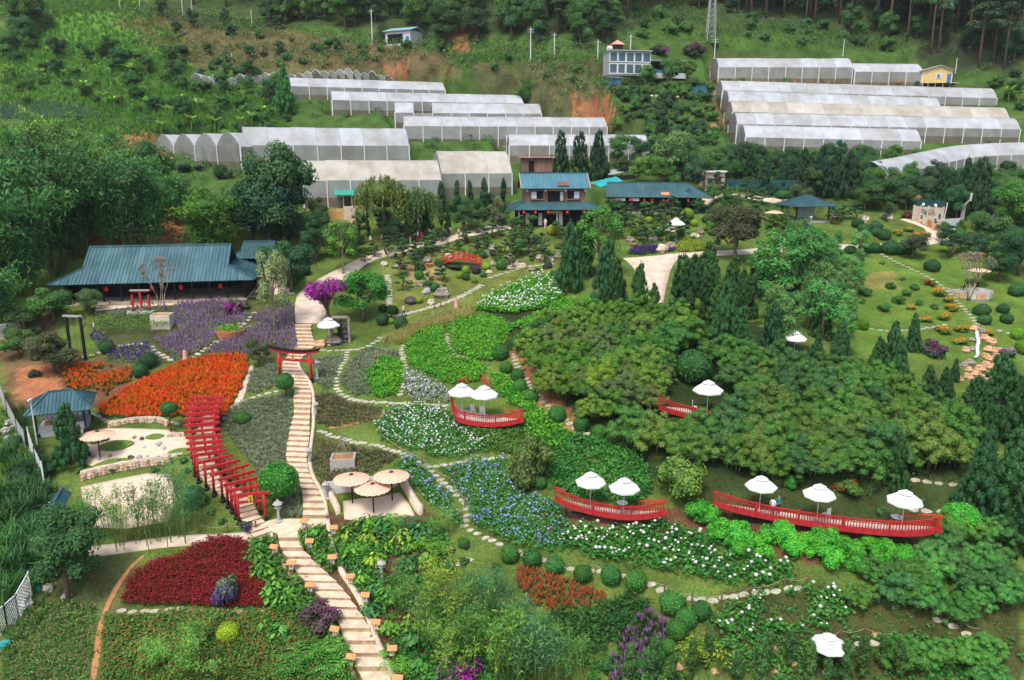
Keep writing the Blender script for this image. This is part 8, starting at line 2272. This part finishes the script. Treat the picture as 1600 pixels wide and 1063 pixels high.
for x, y, w in ((182, 698, 1.5), (242, 684, .8), (178, 728, 1.8), (285, 708, 1.2)):
 p = P(x, y); pts = [(w * cos(q) * (1 + .2 * sin(2 * q)), .45 * w * sin(q), 0) for q in np.linspace(0, 2 * pi, 16)[:-1]]
 pts = [(a, b_, float(H(p[0] + a, p[1] + b_)) - p[2] + .16) for a, b_, c in pts]
 o = MB().slab(pts, .2).build('moss_island', mat('moss', (.12, .20, .04), .95, .25, 4, .1), None, p); tag(o, 'mossy grass island in the raked sand', 'moss', 'moss islands')
for x, y in ((627, 392), (671, 417), (625, 418), (845, 395), (853, 420), (990, 386), (1012, 372)):
 p = P(x, y); o = thing('plant_pot', 'dark glazed pot under a bonsai', 'pot', p, 0, 'bonsai pots')
 MB().lathe([(.35, 0), (.55, .45), (.5, .45), (.45, .38), (.05, .38)], 10).build('pot_body', ROCKD if x not in (671, 990) else TERRA, o); MB().lathe([(.44, .38), (.02, .40)], 10).build('pot_soil', TERS, o)
# --- rope rails, bollards
POSTM = MB().box((0, 0, .3), (.10, .10, .95)).mesh('post', [BARK])
def rope_rail(label, pix):
 pts = [P(*q) for q in pix]
 t = thing('rope_rail', label, 'rope fence', pts[0], 0); o = np.array(pts[0])
 for p in pts: meshobj('post', POSTM, t, tuple(np.array(p) - o))
 for a, b in zip(pts[:-1], pts[1:]):
  a = np.array(a) - o; b = np.array(b) - o
  MB().tube([a + (b - a) * f + (0, 0, .68 - .22 * 4 * f * (1 - f)) for f in np.linspace(0, 1, 7)], .02, 4).build('rope', PALEBARK, t)
rope_rail('rope rail along the stepping stones under the white hydrangeas', [(921, 894), (1038, 928), (1081, 943), (1127, 944), (1172, 932), (1225, 918), (1262, 916)])
rope_rail('rope rail above the lowest white parasol', [(1290, 1004), (1312, 1000), (1350, 996), (1400, 1004)])
rope_rail('rope rail among the soft shrubs', [(1470, 968), (1500, 984), (1530, 996)])
rope_rail('rope rail between white and blue hydrangeas', [(596, 690), (660, 728), (705, 760), (726, 790), (722, 815)])
rope_rail('rope rail in front of the long hall', [(172, 478), (205, 478), (238, 476)])
rope_rail('rope rail along the cream path below the sand court', [(312, 832), (356, 834), (400, 828)])
for x, y, l in ((679, 484, 'dark bollard on the tiled path'), (689, 480, 'second dark bollard on the tiled path'), (718, 487, 'brown bollard beside the pink visitor'), (737, 490, 'bollard at the white flower bed')):
 o = meshobj('bollard', POSTM, None, P(x, y)); tag(o, l, 'bollard')
for i, (x, y) in enumerate(((560, 835), (600, 830), (640, 838), (655, 850), (590, 850), (620, 870), (655, 905), (600, 925), (640, 985), (680, 1000), (655, 960), (585, 905), (668, 880))):
 o = MB().tube([(0, 0, -.2), (.03, .02, .9 + .4 * (i % 3))], .06, 6).build('timber_stake', BARK, None, P(x, y)); tag(o, 'dark timber stake in the planting right of the lantern stairs', 'stake', 'timber stakes')
# --- fences, posts, poles
def sheet_fence(label, pix, h, m=WHITE, lattice=False):
 pts = [P(*q) for q in pix]; t = thing('lattice_fence' if lattice else 'sheet_fence', label, 'fence', pts[0]); o = np.array(pts[0])
 for a, b in zip(pts[:-1], pts[1:]):
  a = np.array(a) - o; b = np.array(b) - o; d = b - a; L = np.linalg.norm(d[:2])
  if not lattice:
   k = max(1, int(L / .28))
   q = MB().add([a, b, b + (0, 0, h), a + (0, 0, h)], [(0, 1, 2, 3), (3, 2, 1, 0)])
   q.build('panel', PLASTER, t)
   for i in range(k + 1): MB().beam(a + d * i / k, a + d * i / k + (0, 0, h), .05, .05).build('rib', m, t) if i % 2 == 0 else None
  else:
   bars = MB(); k = int(L / .22); n2 = 7
   for i in range(-n2, k):
    for sg in (0, 1):
     f0, f1 = i / k, (i + n2) / k
     if sg: f0, f1 = f1, f0
     z0, z1 = 0, h
     if f0 < 0: z0 = h * (0 - f0) / (f1 - f0) if f1 != f0 else 0; f0 = 0
     if f1 < 0: z1 = h * (0 - f0) / (f1 - f0); f1 = 0
     if f1 > 1: z1 = z0 + (h - z0) * (1 - f0) / (f1 - f0); f1 = 1
     if f0 > 1: z0 = h * (f0 - 1) / (f0 - f1); f0 = 1
     bars.beam(a + d * f0 + (0, 0, z0), a + d * f1 + (0, 0, z1), .03, .03)
   tag(bars.build('lattice_bars', m, t), kind='stuff')
   MB().beam(a + (0, 0, h), b + (0, 0, h), .06, .06).beam(a, b, .06, .06).build('frame_rail', m, t)
  for e in (a, b): MB().beam(e + (0, 0, -.3), e + (0, 0, h + .1), .08, .08).build('post', m, t)
sheet_fence('white sheet fence left of the pavilion', [(0, 618), (12, 648), (28, 680), (40, 700)], 1.7, GREY)
sheet_fence('white sheet fence beside the sand garden', [(48, 705), (58, 735), (70, 760)], 2.2)
sheet_fence('white sheet fence below the roofed board', [(82, 815), (90, 842)], 1.6)
sheet_fence('white lattice fence in the lower left corner', [(-12, 1002), (12, 985), (30, 968)], 1.9, WHITE, True)
sheet_fence('white lattice fence behind the rubbish in the lower left', [(30, 968), (50, 932)], 1.9, WHITE, True)
sheet_fence('tilted white lattice beside the left trees', [(0, 530), (14, 527), (32, 518)], 1.6, WHITE, True)
def pole(px, py0, py1, label, r=.12, arms=1, m=None, name='power_pole', h=None):
 p = P(px, py1); s = scl(p); hh = (py1 - py0) / s
 t = thing(name, label, 'pole', p, random.uniform(-.3, .3))
 MB().tube([(0, 0, -.5), (0, 0, hh)], [r * 1.2, r * .8], 7).build('shaft', m or PLASTER, t)
 for k in range(arms): MB().box((0, 0, hh - .5 - k * .6), (1.6, .12, .12)).build('cross_arm', m or GREY, t)
 return np.array(p) + (0, 0, hh - .4)
tops = [pole(x, a, b, l, .14, n) for x, a, b, n, l in ((582, 18, 70, 1, 'tall pale power pole above the middle greenhouses'), (829, 46, 96, 2, 'double-armed power pole on the bank'), (866, 54, 92, 1, 'power pole right of the double-armed one'), (934, 64, 92, 1, 'thin pole left of the hillside house'), (985, 56, 82, 1, 'power pole behind the hillside house'), (1115, 62, 112, 2, 'leaning double pole right of the hillside house'))]
for x, a, b, l in ((1317, 62, 86, 'white pole behind the top right greenhouses'), (1493, 92, 112, 'lamp pole beside the yellow cabin'), (188, 0, 16, 'white pole at the top left'), (219, -4, 16, 'second white pole at the top left'), (286, -8, 26, 'thin grey pole at the top left'), (300, -4, 16, 'transformer pole at the top left'), (394, 17, 42, 'short white pole on the dry bank'), (363, 83, 98, 'short post above the ragged tunnels')):
 pole(x, a, b, l, .10, 1 if 'transformer' in l else 0)
def wire(a, b):
 a = np.array(a); b = np.array(b); pts = [a + (b - a) * f - (0, 0, 1.2 * 4 * f * (1 - f)) for f in np.linspace(0, 1, 9)]
 o = MB().tube(pts, .02, 3).build('power_line', GREY); tag(o, 'thin power line sagging between hillside poles', 'cable', 'power lines')
for i in range(1, 5): wire(tops[i], tops[i + 1])
def pylon():
 p = P(1110, 62); t = thing('lattice_pylon', 'steel lattice pylon in front of the pine forest', 'pylon', p); hh = 13.0
 b = MB(); w0, w1 = 1.1, .55
 c = lambda k, f: np.array([(-1, -1), (1, -1), (1, 1), (-1, 1)][k]) * (w0 + (w1 - w0) * f)
 legs = MB()
 for k in range(4): legs.beam((*c(k, 0), -.5), (*c(k, 1), hh), .14, .14)
 legs.build('legs', GREY, t)
 for j in range(10):
  f0, f1 = j / 10, (j + 1) / 10
  for k in range(4):
   k2 = (k + 1) % 4
   b.beam((*c(k, f0), hh * f0), (*c(k2, f1), hh * f1), .07, .07); b.beam((*c(k2, f0), hh * f0), (*c(k, f1), hh * f1), .07, .07)
 b.build('bracing', GREY, t)
pylon()
def lamp_pole():
 p = P(58, 694); t = thing('lamp_post', 'pale lamp post in front of the left pavilion', 'lamp', p)
 MB().tube([(0, 0, -.2), (0, 0, 4.2)], [.07, .05], 7).build('shaft', PLASTER, t); MB().box((0, -.1, 4.25), (.18, .5, .14)).build('lamp_head', WHITE, t)
lamp_pole()
def swing():
 a, b = P(112, 562), P(134, 563); t = thing('swing_frame', 'tall black swing frame left of the lavender', 'swing', a); d = np.array(b) - np.array(a); h = 4.9
 for e in ((0, 0, 0), d): MB().beam(np.array(e) + (0, 0, -.3), np.array(e) + (0, 0, h), .24, .24).build('post', BLACK, t)
 MB().beam((-.3, 0, h), d * 1.12 + (0, 0, h), .2, .2).build('cross_beam', GREY, t)
 for f in (.3, .7): MB().tube([d * f + (0, 0, h), d * f + (0, 0, .6)], .025, 4).build('rope', PALEBARK, t)
 MB().box(tuple(d * .5 + (0, 0, .6)), (.9, .3, .06)).build('seat', WOODO, t)
swing()
def small_hedge():
 a = [(150, 505), (200, 498), (248, 492), (266, 500), (268, 518), (220, 526), (170, 526), (150, 518)]
 poly = polyW(a); rr = np.random.default_rng(4); xs, ys = sample_poly(poly, 26, rr)
 t = thing('box_hedge', 'clipped dark green hedge below the red shrine frame', 'hedge', g(*poly.mean(0))); o = np.array(t.location)
 n = len(xs) * 3; X = np.tile(xs, 3) + rr.normal(size=n) * .1; Y = np.tile(ys, 3) + rr.normal(size=n) * .1
 Z = H(X, Y) + 1.15 * rr.random(n) ** .3
 V = leaves(np.column_stack([X, Y, Z]) - o, unit(n, rr) * .6 + (0, -.3, .7), .2, rr, .55, .5)
 meshobj('foliage', fastmesh('foliage', V, quads(n), [GM['mid']], None, np.repeat(rr.random(n), 4)), t)
small_hedge()
# --- hillside houses
def hillside_house():
 S = SITE['house_top']; t = thing('hillside_house', 'white-framed glass house with terrace high on the slope', 'house', S['loc'], S['rz'])
 L = S['L']; z0 = 2.6
 MB().box((0, 1.5, z0 + 2.6), (L, 5, 5.4)).build('wall', GREY, t)
 MB().box((0, 1.3, z0 + 5.4), (L + .4, 5.8, .2)).build('roof', GREY, t)
 for r, zz in enumerate((z0 + 1.4, z0 + 4.0)):
  for i in range(5):
   w = L / 5; x = -L / 2 + w * (i + .5)
   q = MB().box((0, 0, 0), (w * (.86 if i % 2 == 0 else .7), .12, 2.1)).build('window', GLASS, t, (x, -1.03, zz))
   f = MB()
   for s in (-1, 1): f.box((s * w * .45, -.06, 0), (.16, .12, 2.2)); f.box((0, -.06, s * 1.06), (w, .12, .16))
   f.build('window_frame', WHITE, q)
 MB().box((-L / 2 + 1.0, -1.9, 1.9), (3.4, 2.2, .15)).build('balcony_roof', GREY, t)
 MB().box((-L / 2 + 1.0, -1.6, .9), (3.0, 1.8, 1.8)).build('balcony_room', BLUE, t)
 MB().box((-L / 2 + 1.0, -2.55, .6), (3.0, .06, .7)).build('balcony_rail', BLUE, t)
 MB().box((L / 2 + 4.6, 1.0, z0 + 3.4), (9.2, 4.6, .16)).build('terrace_roof', GREY, t)
 MB().box((L / 2 + 4.4, 2.8, z0 + 1.8), (8.6, .2, 3.2)).build('terrace_back_wall', DTIMB, t)
 MB().box((L / 2 + 4.4, .8, z0 + .0), (8.8, 4.4, 1.2)).build('terrace_floor', PLASTER, t)
 for i in range(4): MB().box((L / 2 + .4 + i * 2.7, -1.1, z0 + 1.7), (.15, .15, 3.4)).build('terrace_post', DTIMB, t)
 MB().box((L / 2 + 3.0, -1.15, z0 + .95), (5.0, .06, .7)).build('terrace_rail', BLUE, t)
 MB().box((-L / 2 + 2.6, 1.5, z0 + 6.2), (2.2, 2.0, 1.5)).build('turret', DTIMB, t)
 b = MB();
 for s in (-1, 1):
  slope(b, (1.5, s * 1.3, 0), (-1.5, s * 1.3, 0), (0, 0, 1.1), (0.01, 0, 1.1), rib=.5); slope(b, (s * 1.5, -1.3, 0), (s * 1.5, 1.3, 0), (0, 0, 1.1), (0, .01, 1.1), rib=.5)
 b.build('turret_roof', PINKL, t, (-L / 2 + 2.6, 1.5, z0 + 6.95))
 MB().tube([(-L / 2 + .2, 1.5, z0 + 6.2), (-L / 2 + 1.4, 1.5, z0 + 6.2)], .5, 10).build('water_tank', WHITE, t)
 p = P(1045, 150); n = MB(); w = 9.0
 pts = []
 for i in range(13):
  for j in range(4):
   x = -w + 2 * w * i / 12; pts.append((x, j * .9, j * .62 + .12 * sin(i * 1.3) - .25 * (1 - abs(x) / w) * (3 - j) / 3))
 n.add(pts, [(i * 4 + j, i * 4 + 4 + j, i * 4 + 5 + j, i * 4 + 1 + j) for i in range(12) for j in range(3)])
 o = n.build('shade_net', NET, None, (p[0], p[1], p[2] + .5)); tag(o, 'dark shade netting stretched on the bank below the hillside house', 'netting')
 for k in range(12):
  q = P(1010 + 8 * k + random.uniform(-4, 4), 151)
  rock(1010 + 8 * k, 151 + random.uniform(-1, 1), 4, 'pale rubble stone below the shade netting', KERB, 'rubble below the netting')
hillside_house()
def yellow_cabin():
 S = SITE['house_yellow']; t = thing('yellow_cabin', 'yellow boarded cabin on stilts beside the top greenhouse', 'house', S['loc'], S['rz']); L = S['L']; D = S['D']; z = 1.1
 MB().box((0, 0, z + 1.5), (L, D, 3.0)).build('wall', YHOUSE, t)
 MB().add([(-L / 2, -D / 2, z + 3), (L / 2, -D / 2, z + 3), (.6, -D / 2, z + 4.1), (-L / 2, D / 2, z + 3), (L / 2, D / 2, z + 3), (.6, D / 2, z + 4.1)], [(0, 1, 2), (5, 4, 3)]).build('gable', YHOUSE, t)
 b = MB(); slope(b, (-L / 2 - .5, -D / 2 - .5, z + 2.85), (-L / 2 - .5, D / 2 + .5, z + 2.85), (.6, -D / 2 - .5, z + 4.2), (.6, D / 2 + .5, z + 4.2)); slope(b, (L / 2 + .5, -D / 2 - .5, z + 2.85), (L / 2 + .5, D / 2 + .5, z + 2.85), (.6, -D / 2 - .5, z + 4.2), (.6, D / 2 + .5, z + 4.2)); b.build('roof', GREY, t)
 w = MB().box((0, 0, 0), (1.5, .1, 1.1)).build('window', PLASTER, t, (.4, -D / 2 - .04, z + 1.6)); MB().box((0, -.06, 0), (.6, .05, .8)).build('pane', BLUE, w)
 MB().box((L / 2 - .8, -D / 2 - .04, z + 1.1), (.9, .1, 2.1)).build('door', BLUE, t)
 for i in range(5): MB().box((-L / 2 + .2 + i * (L - .4) / 4, -D / 2 + .2, z / 2 - 1), (.15, .15, z + 2)).build('stilt', GREY, t)
 MB().box((L / 2 + .4, -D / 2 - .3, z - .05), (2.0, 1.2, .12)).build('porch', PLASTER, t)
yellow_cabin()
def blue_hut():
 S = SITE['house_blue']; t = thing('hillside_hut', 'white and pale blue hut among the hillside trees', 'house', S['loc'], radians(-25)); L, D = 7.5, 6
 MB().box((0, 0, 1.9), (L, D, 3.8)).build('wall', PLASTER, t)
 b = MB(); slope(b, (-L / 2 - .5, -D / 2 - .6, 3.8), (L / 2 + .5, -D / 2 - .6, 3.8), (-L / 2 - .5, 0, 4.9), (L / 2 + .5, 0, 4.9)); slope(b, (-L / 2 - .5, D / 2 + .6, 3.8), (L / 2 + .5, D / 2 + .6, 3.8), (-L / 2 - .5, 0, 4.9), (L / 2 + .5, 0, 4.9)); b.build('roof', mat('pale_blue_roof', (.38, .62, .66), .5, .1, 2, .3), t)
 MB().box((-.8, -D / 2 - .05, 1.9), (4.6, .1, 2.2)).build('shopfront', DARKIN, t)
 MB().box((2.9, -D / 2 - .05, 1.2), (1, .1, 2.2)).build('door', BLUE, t)
 MB().box((3.2, -2.4, -1.2), (1.6, 1.6, 2.6)).build('plinth', TERRA, t)
blue_hut()
def mural():
 a, b = P(1427, 346), P(1470, 364); t = thing('mural_wall', 'painted mural wall with white pillars at the road bend', 'wall', ((a[0] + b[0]) / 2, (a[1] + b[1]) / 2, (a[2] + b[2]) / 2 - .2), atan2(b[1] - a[1], b[0] - a[0])); L = hypot(b[0] - a[0], b[1] - a[1]); h = 3.3
 MB().box((0, 0, h / 2), (L, .25, h)).build('wall_body', CREAMW, t)
 MB().box((0, .3, h + .5), (L, .1, 1.2)).build('shade_net', NET, t)
 for i in range(5): MB().box((-L / 2 + L * i / 4, -.1, h / 2 + .1), (.18, .34, h + .2)).build('pillar', CREAMW, t)
 rr = random.Random(3); cols = [TERRA, TEALD, PEACH, GRANITE, WOODO, CREAMW, TEALB, ROCKM]
 for i in range(26): MB().box((rr.uniform(-L / 2 + .4, L / 2 - .4), -.135 - .004 * i, rr.uniform(.4, h - .5)), (rr.uniform(.25, .9), .02, rr.uniform(.2, .9))).build('painted_patch', rr.choice(cols), t)
 MB().box((0, -.2, .3), (L * .98, .06, .5)).build('painted_band', TERRA, t)
 for x in (-L * .2, L * .22): MB().lathe([(.02, 0), (.2, .1), (.24, .25), (.18, .42), (.02, .5)], 9, (x, -.1, h + .1)).build('globe_lamp', WHITE, t)
 MB().beam((L / 2 + .1, 0, 0), (L / 2 + .5, 0, h + .9), .1, .1).build('end_post', WHITE, t)
 a, b = P(1472, 362), P(1500, 356); o = MB().box((0, 0, .8), (hypot(b[0] - a[0], b[1] - a[1]), .25, 2.2)).build('boundary_wall', PLASTER, None, ((a[0] + b[0]) / 2, (a[1] + b[1]) / 2, a[2]), atan2(b[1] - a[1], b[0] - a[0])); tag(o, 'pale grey boundary wall right of the mural', 'wall')
 p = P(1502, 352); t = thing('metal_gatepost', 'pale metal gate post right of the mural', 'post', p, .3); MB().box((0, 0, 1.6), (.5, .3, 3.4)).build('pillar', GREY, t); MB().beam((.1, 0, 3.2), (1.1, 0, 4.0), .3, .15).build('arm', GREY, t); MB().box((1.2, 0, 4.4), (.15, .3, 1.3)).build('lamp_panel', WHITE, t)
 a, b = P(1106, 305), P(1130, 300); t = thing('entrance_wall', 'pale pink entrance building behind the long timber house', 'building', ((a[0] + b[0]) / 2, (a[1] + b[1]) / 2 + 3, a[2]), .1)
 MB().box((0, 0, 1.8), (3.6, 3, 4.2)).build('wall', mat('pale_pink_wall', (.62, .46, .40), .85, .2, 1.5, .1), t); MB().box((0, -1.3, 4.0), (4, 1.2, .3)).build('eave', WHITE, t); MB().box((.6, -1.53, 1.6), (1.0, .06, 2.2)).build('door', BTIMB, t); MB().box((-1.0, -1.53, 2.4), (.8, .06, 1)).build('window', GLASS, t)
 a, b = P(1135, 300), P(1250, 318); L2 = hypot(b[0] - a[0], b[1] - a[1]); o = MB().box((0, 0, 1.3), (L2, .15, 3.4)).build('net_fence', NET, None, ((a[0] + b[0]) / 2, (a[1] + b[1]) / 2 + 2.0, (a[2] + b[2]) / 2), atan2(b[1] - a[1], b[0] - a[0])); tag(o, 'dark netting fence behind the bonsai garden', 'fence')
mural()
for x, y, c, l in ((62, 920, TARP, 'turquoise tub among the rubbish'), (8, 1010, TARP, 'turquoise bag at the corner fence'), (42, 945, PLASTER, 'white sack on the rubbish heap'), (75, 922, CREAMW, 'pale crate beside the turquoise tub'), (105, 935, GRANITE, 'pale rubble at the foot of the dark tree'), (20, 755, ROCKO, 'orange plank outside the fence')):
 p = P(x, y); o = MB().rock((0, 0, .15), (.45, .35, .3), int(x)).build('rubbish_item', c, None, p); tag(o, l, 'rubbish')
for x, y, r in ((14, 660, 8), (22, 668, 8), (8, 672, 9), (26, 680, 7), (14, 684, 8), (30, 668, 6)):
 rock(x, y, r, 'grey rubble outside the white fence', GRANITE, 'rubble outside the fence')
# --- visitors
SKIN = mat('skin', (.45, .27, .19), .7, .1, 4, .2); HAIR = mat('hair', (.02, .016, .014), .6, .2, 6, .3)
CLO = {k: mat('cloth_' + k, c, .85, .12, 5, .1) for k, c in dict(white=(.75, .74, .72), blue=(.05, .10, .26), pink=(.72, .36, .36), red=(.5, .05, .05), dark=(.03, .03, .04), teal=(.05, .22, .25), lightblue=(.40, .58, .72), orange=(.7, .25, .06), denim=(.06, .10, .18)).items()}
def person_mesh(key, top, bottom, walk=0.0, sit=False):
 """one continuous skinned figure, 1.65 m"""
 me = bpy.data.meshes.new('person')
 w = walk
 V = [(0, 0, .90), (0, 0, 1.12), (0, 0, 1.34), (0, -.01, 1.44), (0, -.02, 1.55), (0, -.01, 1.63),
  (.09, 0, .86), (.10, -.10 * w, .48), (.10, -.02 - .28 * w * .4, .08), (.10, -.12 - .1 * w, .03), (-.09, 0, .86), (-.10, .12 * w, .48), (-.10, .24 * w, .10), (-.10, .24 * w - .1, .05),
  (.17, 0, 1.33), (.22, .03 + .05 * w, 1.08), (.21, -.05 + .12 * w, .86), (-.17, 0, 1.33), (-.22, .03 - .05 * w, 1.08), (-.21, -.05 - .12 * w, .86)]
 E = [(0, 1), (1, 2), (2, 3), (3, 4), (4, 5), (0, 6), (6, 7), (7, 8), (8, 9), (0, 10), (10, 11), (11, 12), (12, 13), (2, 14), (14, 15), (15, 16), (2, 17), (17, 18), (18, 19)]
 R = [.13, .12, .12, .055, .095, .085, .09, .065, .05, .035, .09, .065, .05, .035, .06, .045, .035, .06, .045, .035]
 me.from_pydata(V, E, [])
 o = bpy.data.objects.new('person', me); COL.objects.link(o)
 o.modifiers.new('skin', 'SKIN')
 for i, sv in enumerate(me.skin_vertices[0].data):
  sv.radius = (R[i], R[i] * .85); sv.use_root = (i == 0)
 sb = o.modifiers.new('sub', 'SUBSURF'); sb.levels = 1; sb.render_levels = 1
 dg = bpy.context.evaluated_depsgraph_get()
 m2 = bpy.data.meshes.new_from_object(o.evaluated_get(dg)); m2.name = 'person'
 bpy.data.objects.remove(o)
 m2.materials.clear()
 for m in (SKIN, HAIR, CLO[top], CLO[bottom], BLACK): m2.materials.append(m)
 for p in m2.polygons:
  c = p.center
  if c.z > 1.58 or (c.z > 1.46 and c.y > .02): k = 1
  elif c.z > 1.42: k = 0
  elif abs(c.x) > .16 and c.z < 1.0: k = 0
  elif c.z > .9: k = 2
  elif c.z > .09: k = 3
  else: k = 4
  p.material_index = k; p.use_smooth = True
 return m2
PM = {}
def person(px, py, label, top, bottom, h=1.65, rz=0.0, walk=0.0, extra=None, z=None):
 k = (top, bottom, walk)
 if k not in PM: PM[k] = person_mesh(k, top, bottom, walk)
 p = P(px, py) if z is None else PZ(px, py, z)
 o = meshobj('person', PM[k], None, (p[0], p[1], p[2] + .02), rz, h / 1.65)
 tag(o, label, 'person')
 if extra == 'dress': MB().lathe([(.15, 1.28), (.17, 1.0), (.26, .5), (.33, .1)], 12).build('dress', CLO[bottom], o)
 if extra == 'bag': MB().box((0, .17, 1.15), (.26, .14, .36)).build('backpack', CLO['orange'], o)
 if extra == 'hat': MB().lathe([(.26, 1.60), (.24, 1.63), (.12, 1.66), (.1, 1.74), (.02, 1.76)], 12).build('hat', CLO['white'], o)
 return o
person(631, 497, 'person in white shirt and jeans walking with an orange bag on the tiled path', 'white', 'denim', 1.7, 1.4, 1.0, 'bag')
person(713, 484, 'person in a long pink dress on the tiled path', 'pink', 'pink', 1.62, .3, 0, 'dress')
person(290, 567, 'person in a pink dress behind the orange bed', 'pink', 'pink', 1.6, .2, 0, 'dress')
person(274, 568, 'small child in blue behind the orange bed', 'blue', 'blue', 1.0, .2)
person(128, 512, 'person in pink top beside the swing frame', 'pink', 'white', 1.62, .5)
person(148, 522, 'person in white and dark clothes among the lavender', 'white', 'dark', 1.5, 2.0)
person(1266, 356, 'person in light blue under the pavilion edge', 'lightblue', 'white', 1.65, .4, 0, 'hat')
person(398, 438, 'person in red on the forecourt', 'red', 'dark', 1.65, 1.0)
person(404, 452, 'person in white at the forecourt edge', 'white', 'dark', 1.6, 2.0)
person(717, 373, 'person in pink and dark on the path to the timber house', 'pink', 'dark', 1.65, .3)
person(728, 372, 'dark-clothed person walking below the clipped tree', 'dark', 'dark', 1.68, 1.2, 1.0)
person(1215, 805, 'dark-clothed person standing on the long deck', 'teal', 'dark', 1.6, .4, 0, None, z3)
person(1206, 808, 'person in a pale top on the long deck', 'white', 'denim', 1.55, 2.4, 0, None, z3)
person(852, 358, 'person in white in front of the two-storey house', 'white', 'white', 1.65, 0)
person(131, 478, 'person standing in the shade of the long hall', 'white', 'blue', 1.6, 0)
rr = random.Random(8)
for i, (x, y, a, b, l) in enumerate(((579, 384, 'white', 'red', 'crowd member in white and red at the left under the weeping tree'), (597, 382, 'pink', 'red', 'crowd member in pink under the weeping tree'), (633, 376, 'white', 'red', 'crowd member in white at the middle of the path crowd'), (653, 378, 'white', 'red', 'crowd member in white and red beside a bonsai'), (671, 372, 'pink', 'dark', 'crowd member in pink at the back of the path crowd'),
      (659, 378, 'red', 'red', 'crowd member all in red'), (676, 374, 'white', 'dark', 'crowd member in white and black'), (684, 374, 'blue', 'dark', 'crowd member in dark blue'), (690, 375, 'lightblue', 'white', 'crowd member in light blue'), (697, 374, 'teal', 'dark', 'crowd member in teal'), (703, 368, 'white', 'red', 'crowd member in white beside the lime bush'), (641, 382, 'pink', 'white', 'crowd member in pale pink nearest the bonsai'))):
 person(x, y, l, a, b, rr.uniform(1.5, 1.7), rr.uniform(0, 6), float(i % 2))
# --- thin haze in the valley air
def haze_box():
 m = bpy.data.materials.new('haze'); m.use_nodes = True; nt = m.node_tree
 nt.nodes.remove(nt.nodes['Principled BSDF'])
 v = _n(nt, 'ShaderNodeVolumePrincipled'); v.inputs['Color'].default_value = (.86, .92, .96, 1); v.inputs['Density'].default_value = .00015; v.inputs['Anisotropy'].default_value = .2
 nt.links.new(v.outputs[0], nt.nodes['Material Output'].inputs['Volume'])
 b = MB().box((5, 215, 120), (680, 515, 262))
 o = b.build('haze', m); tag(o, 'thin pale haze', None, None, 'stuff')
haze_box()
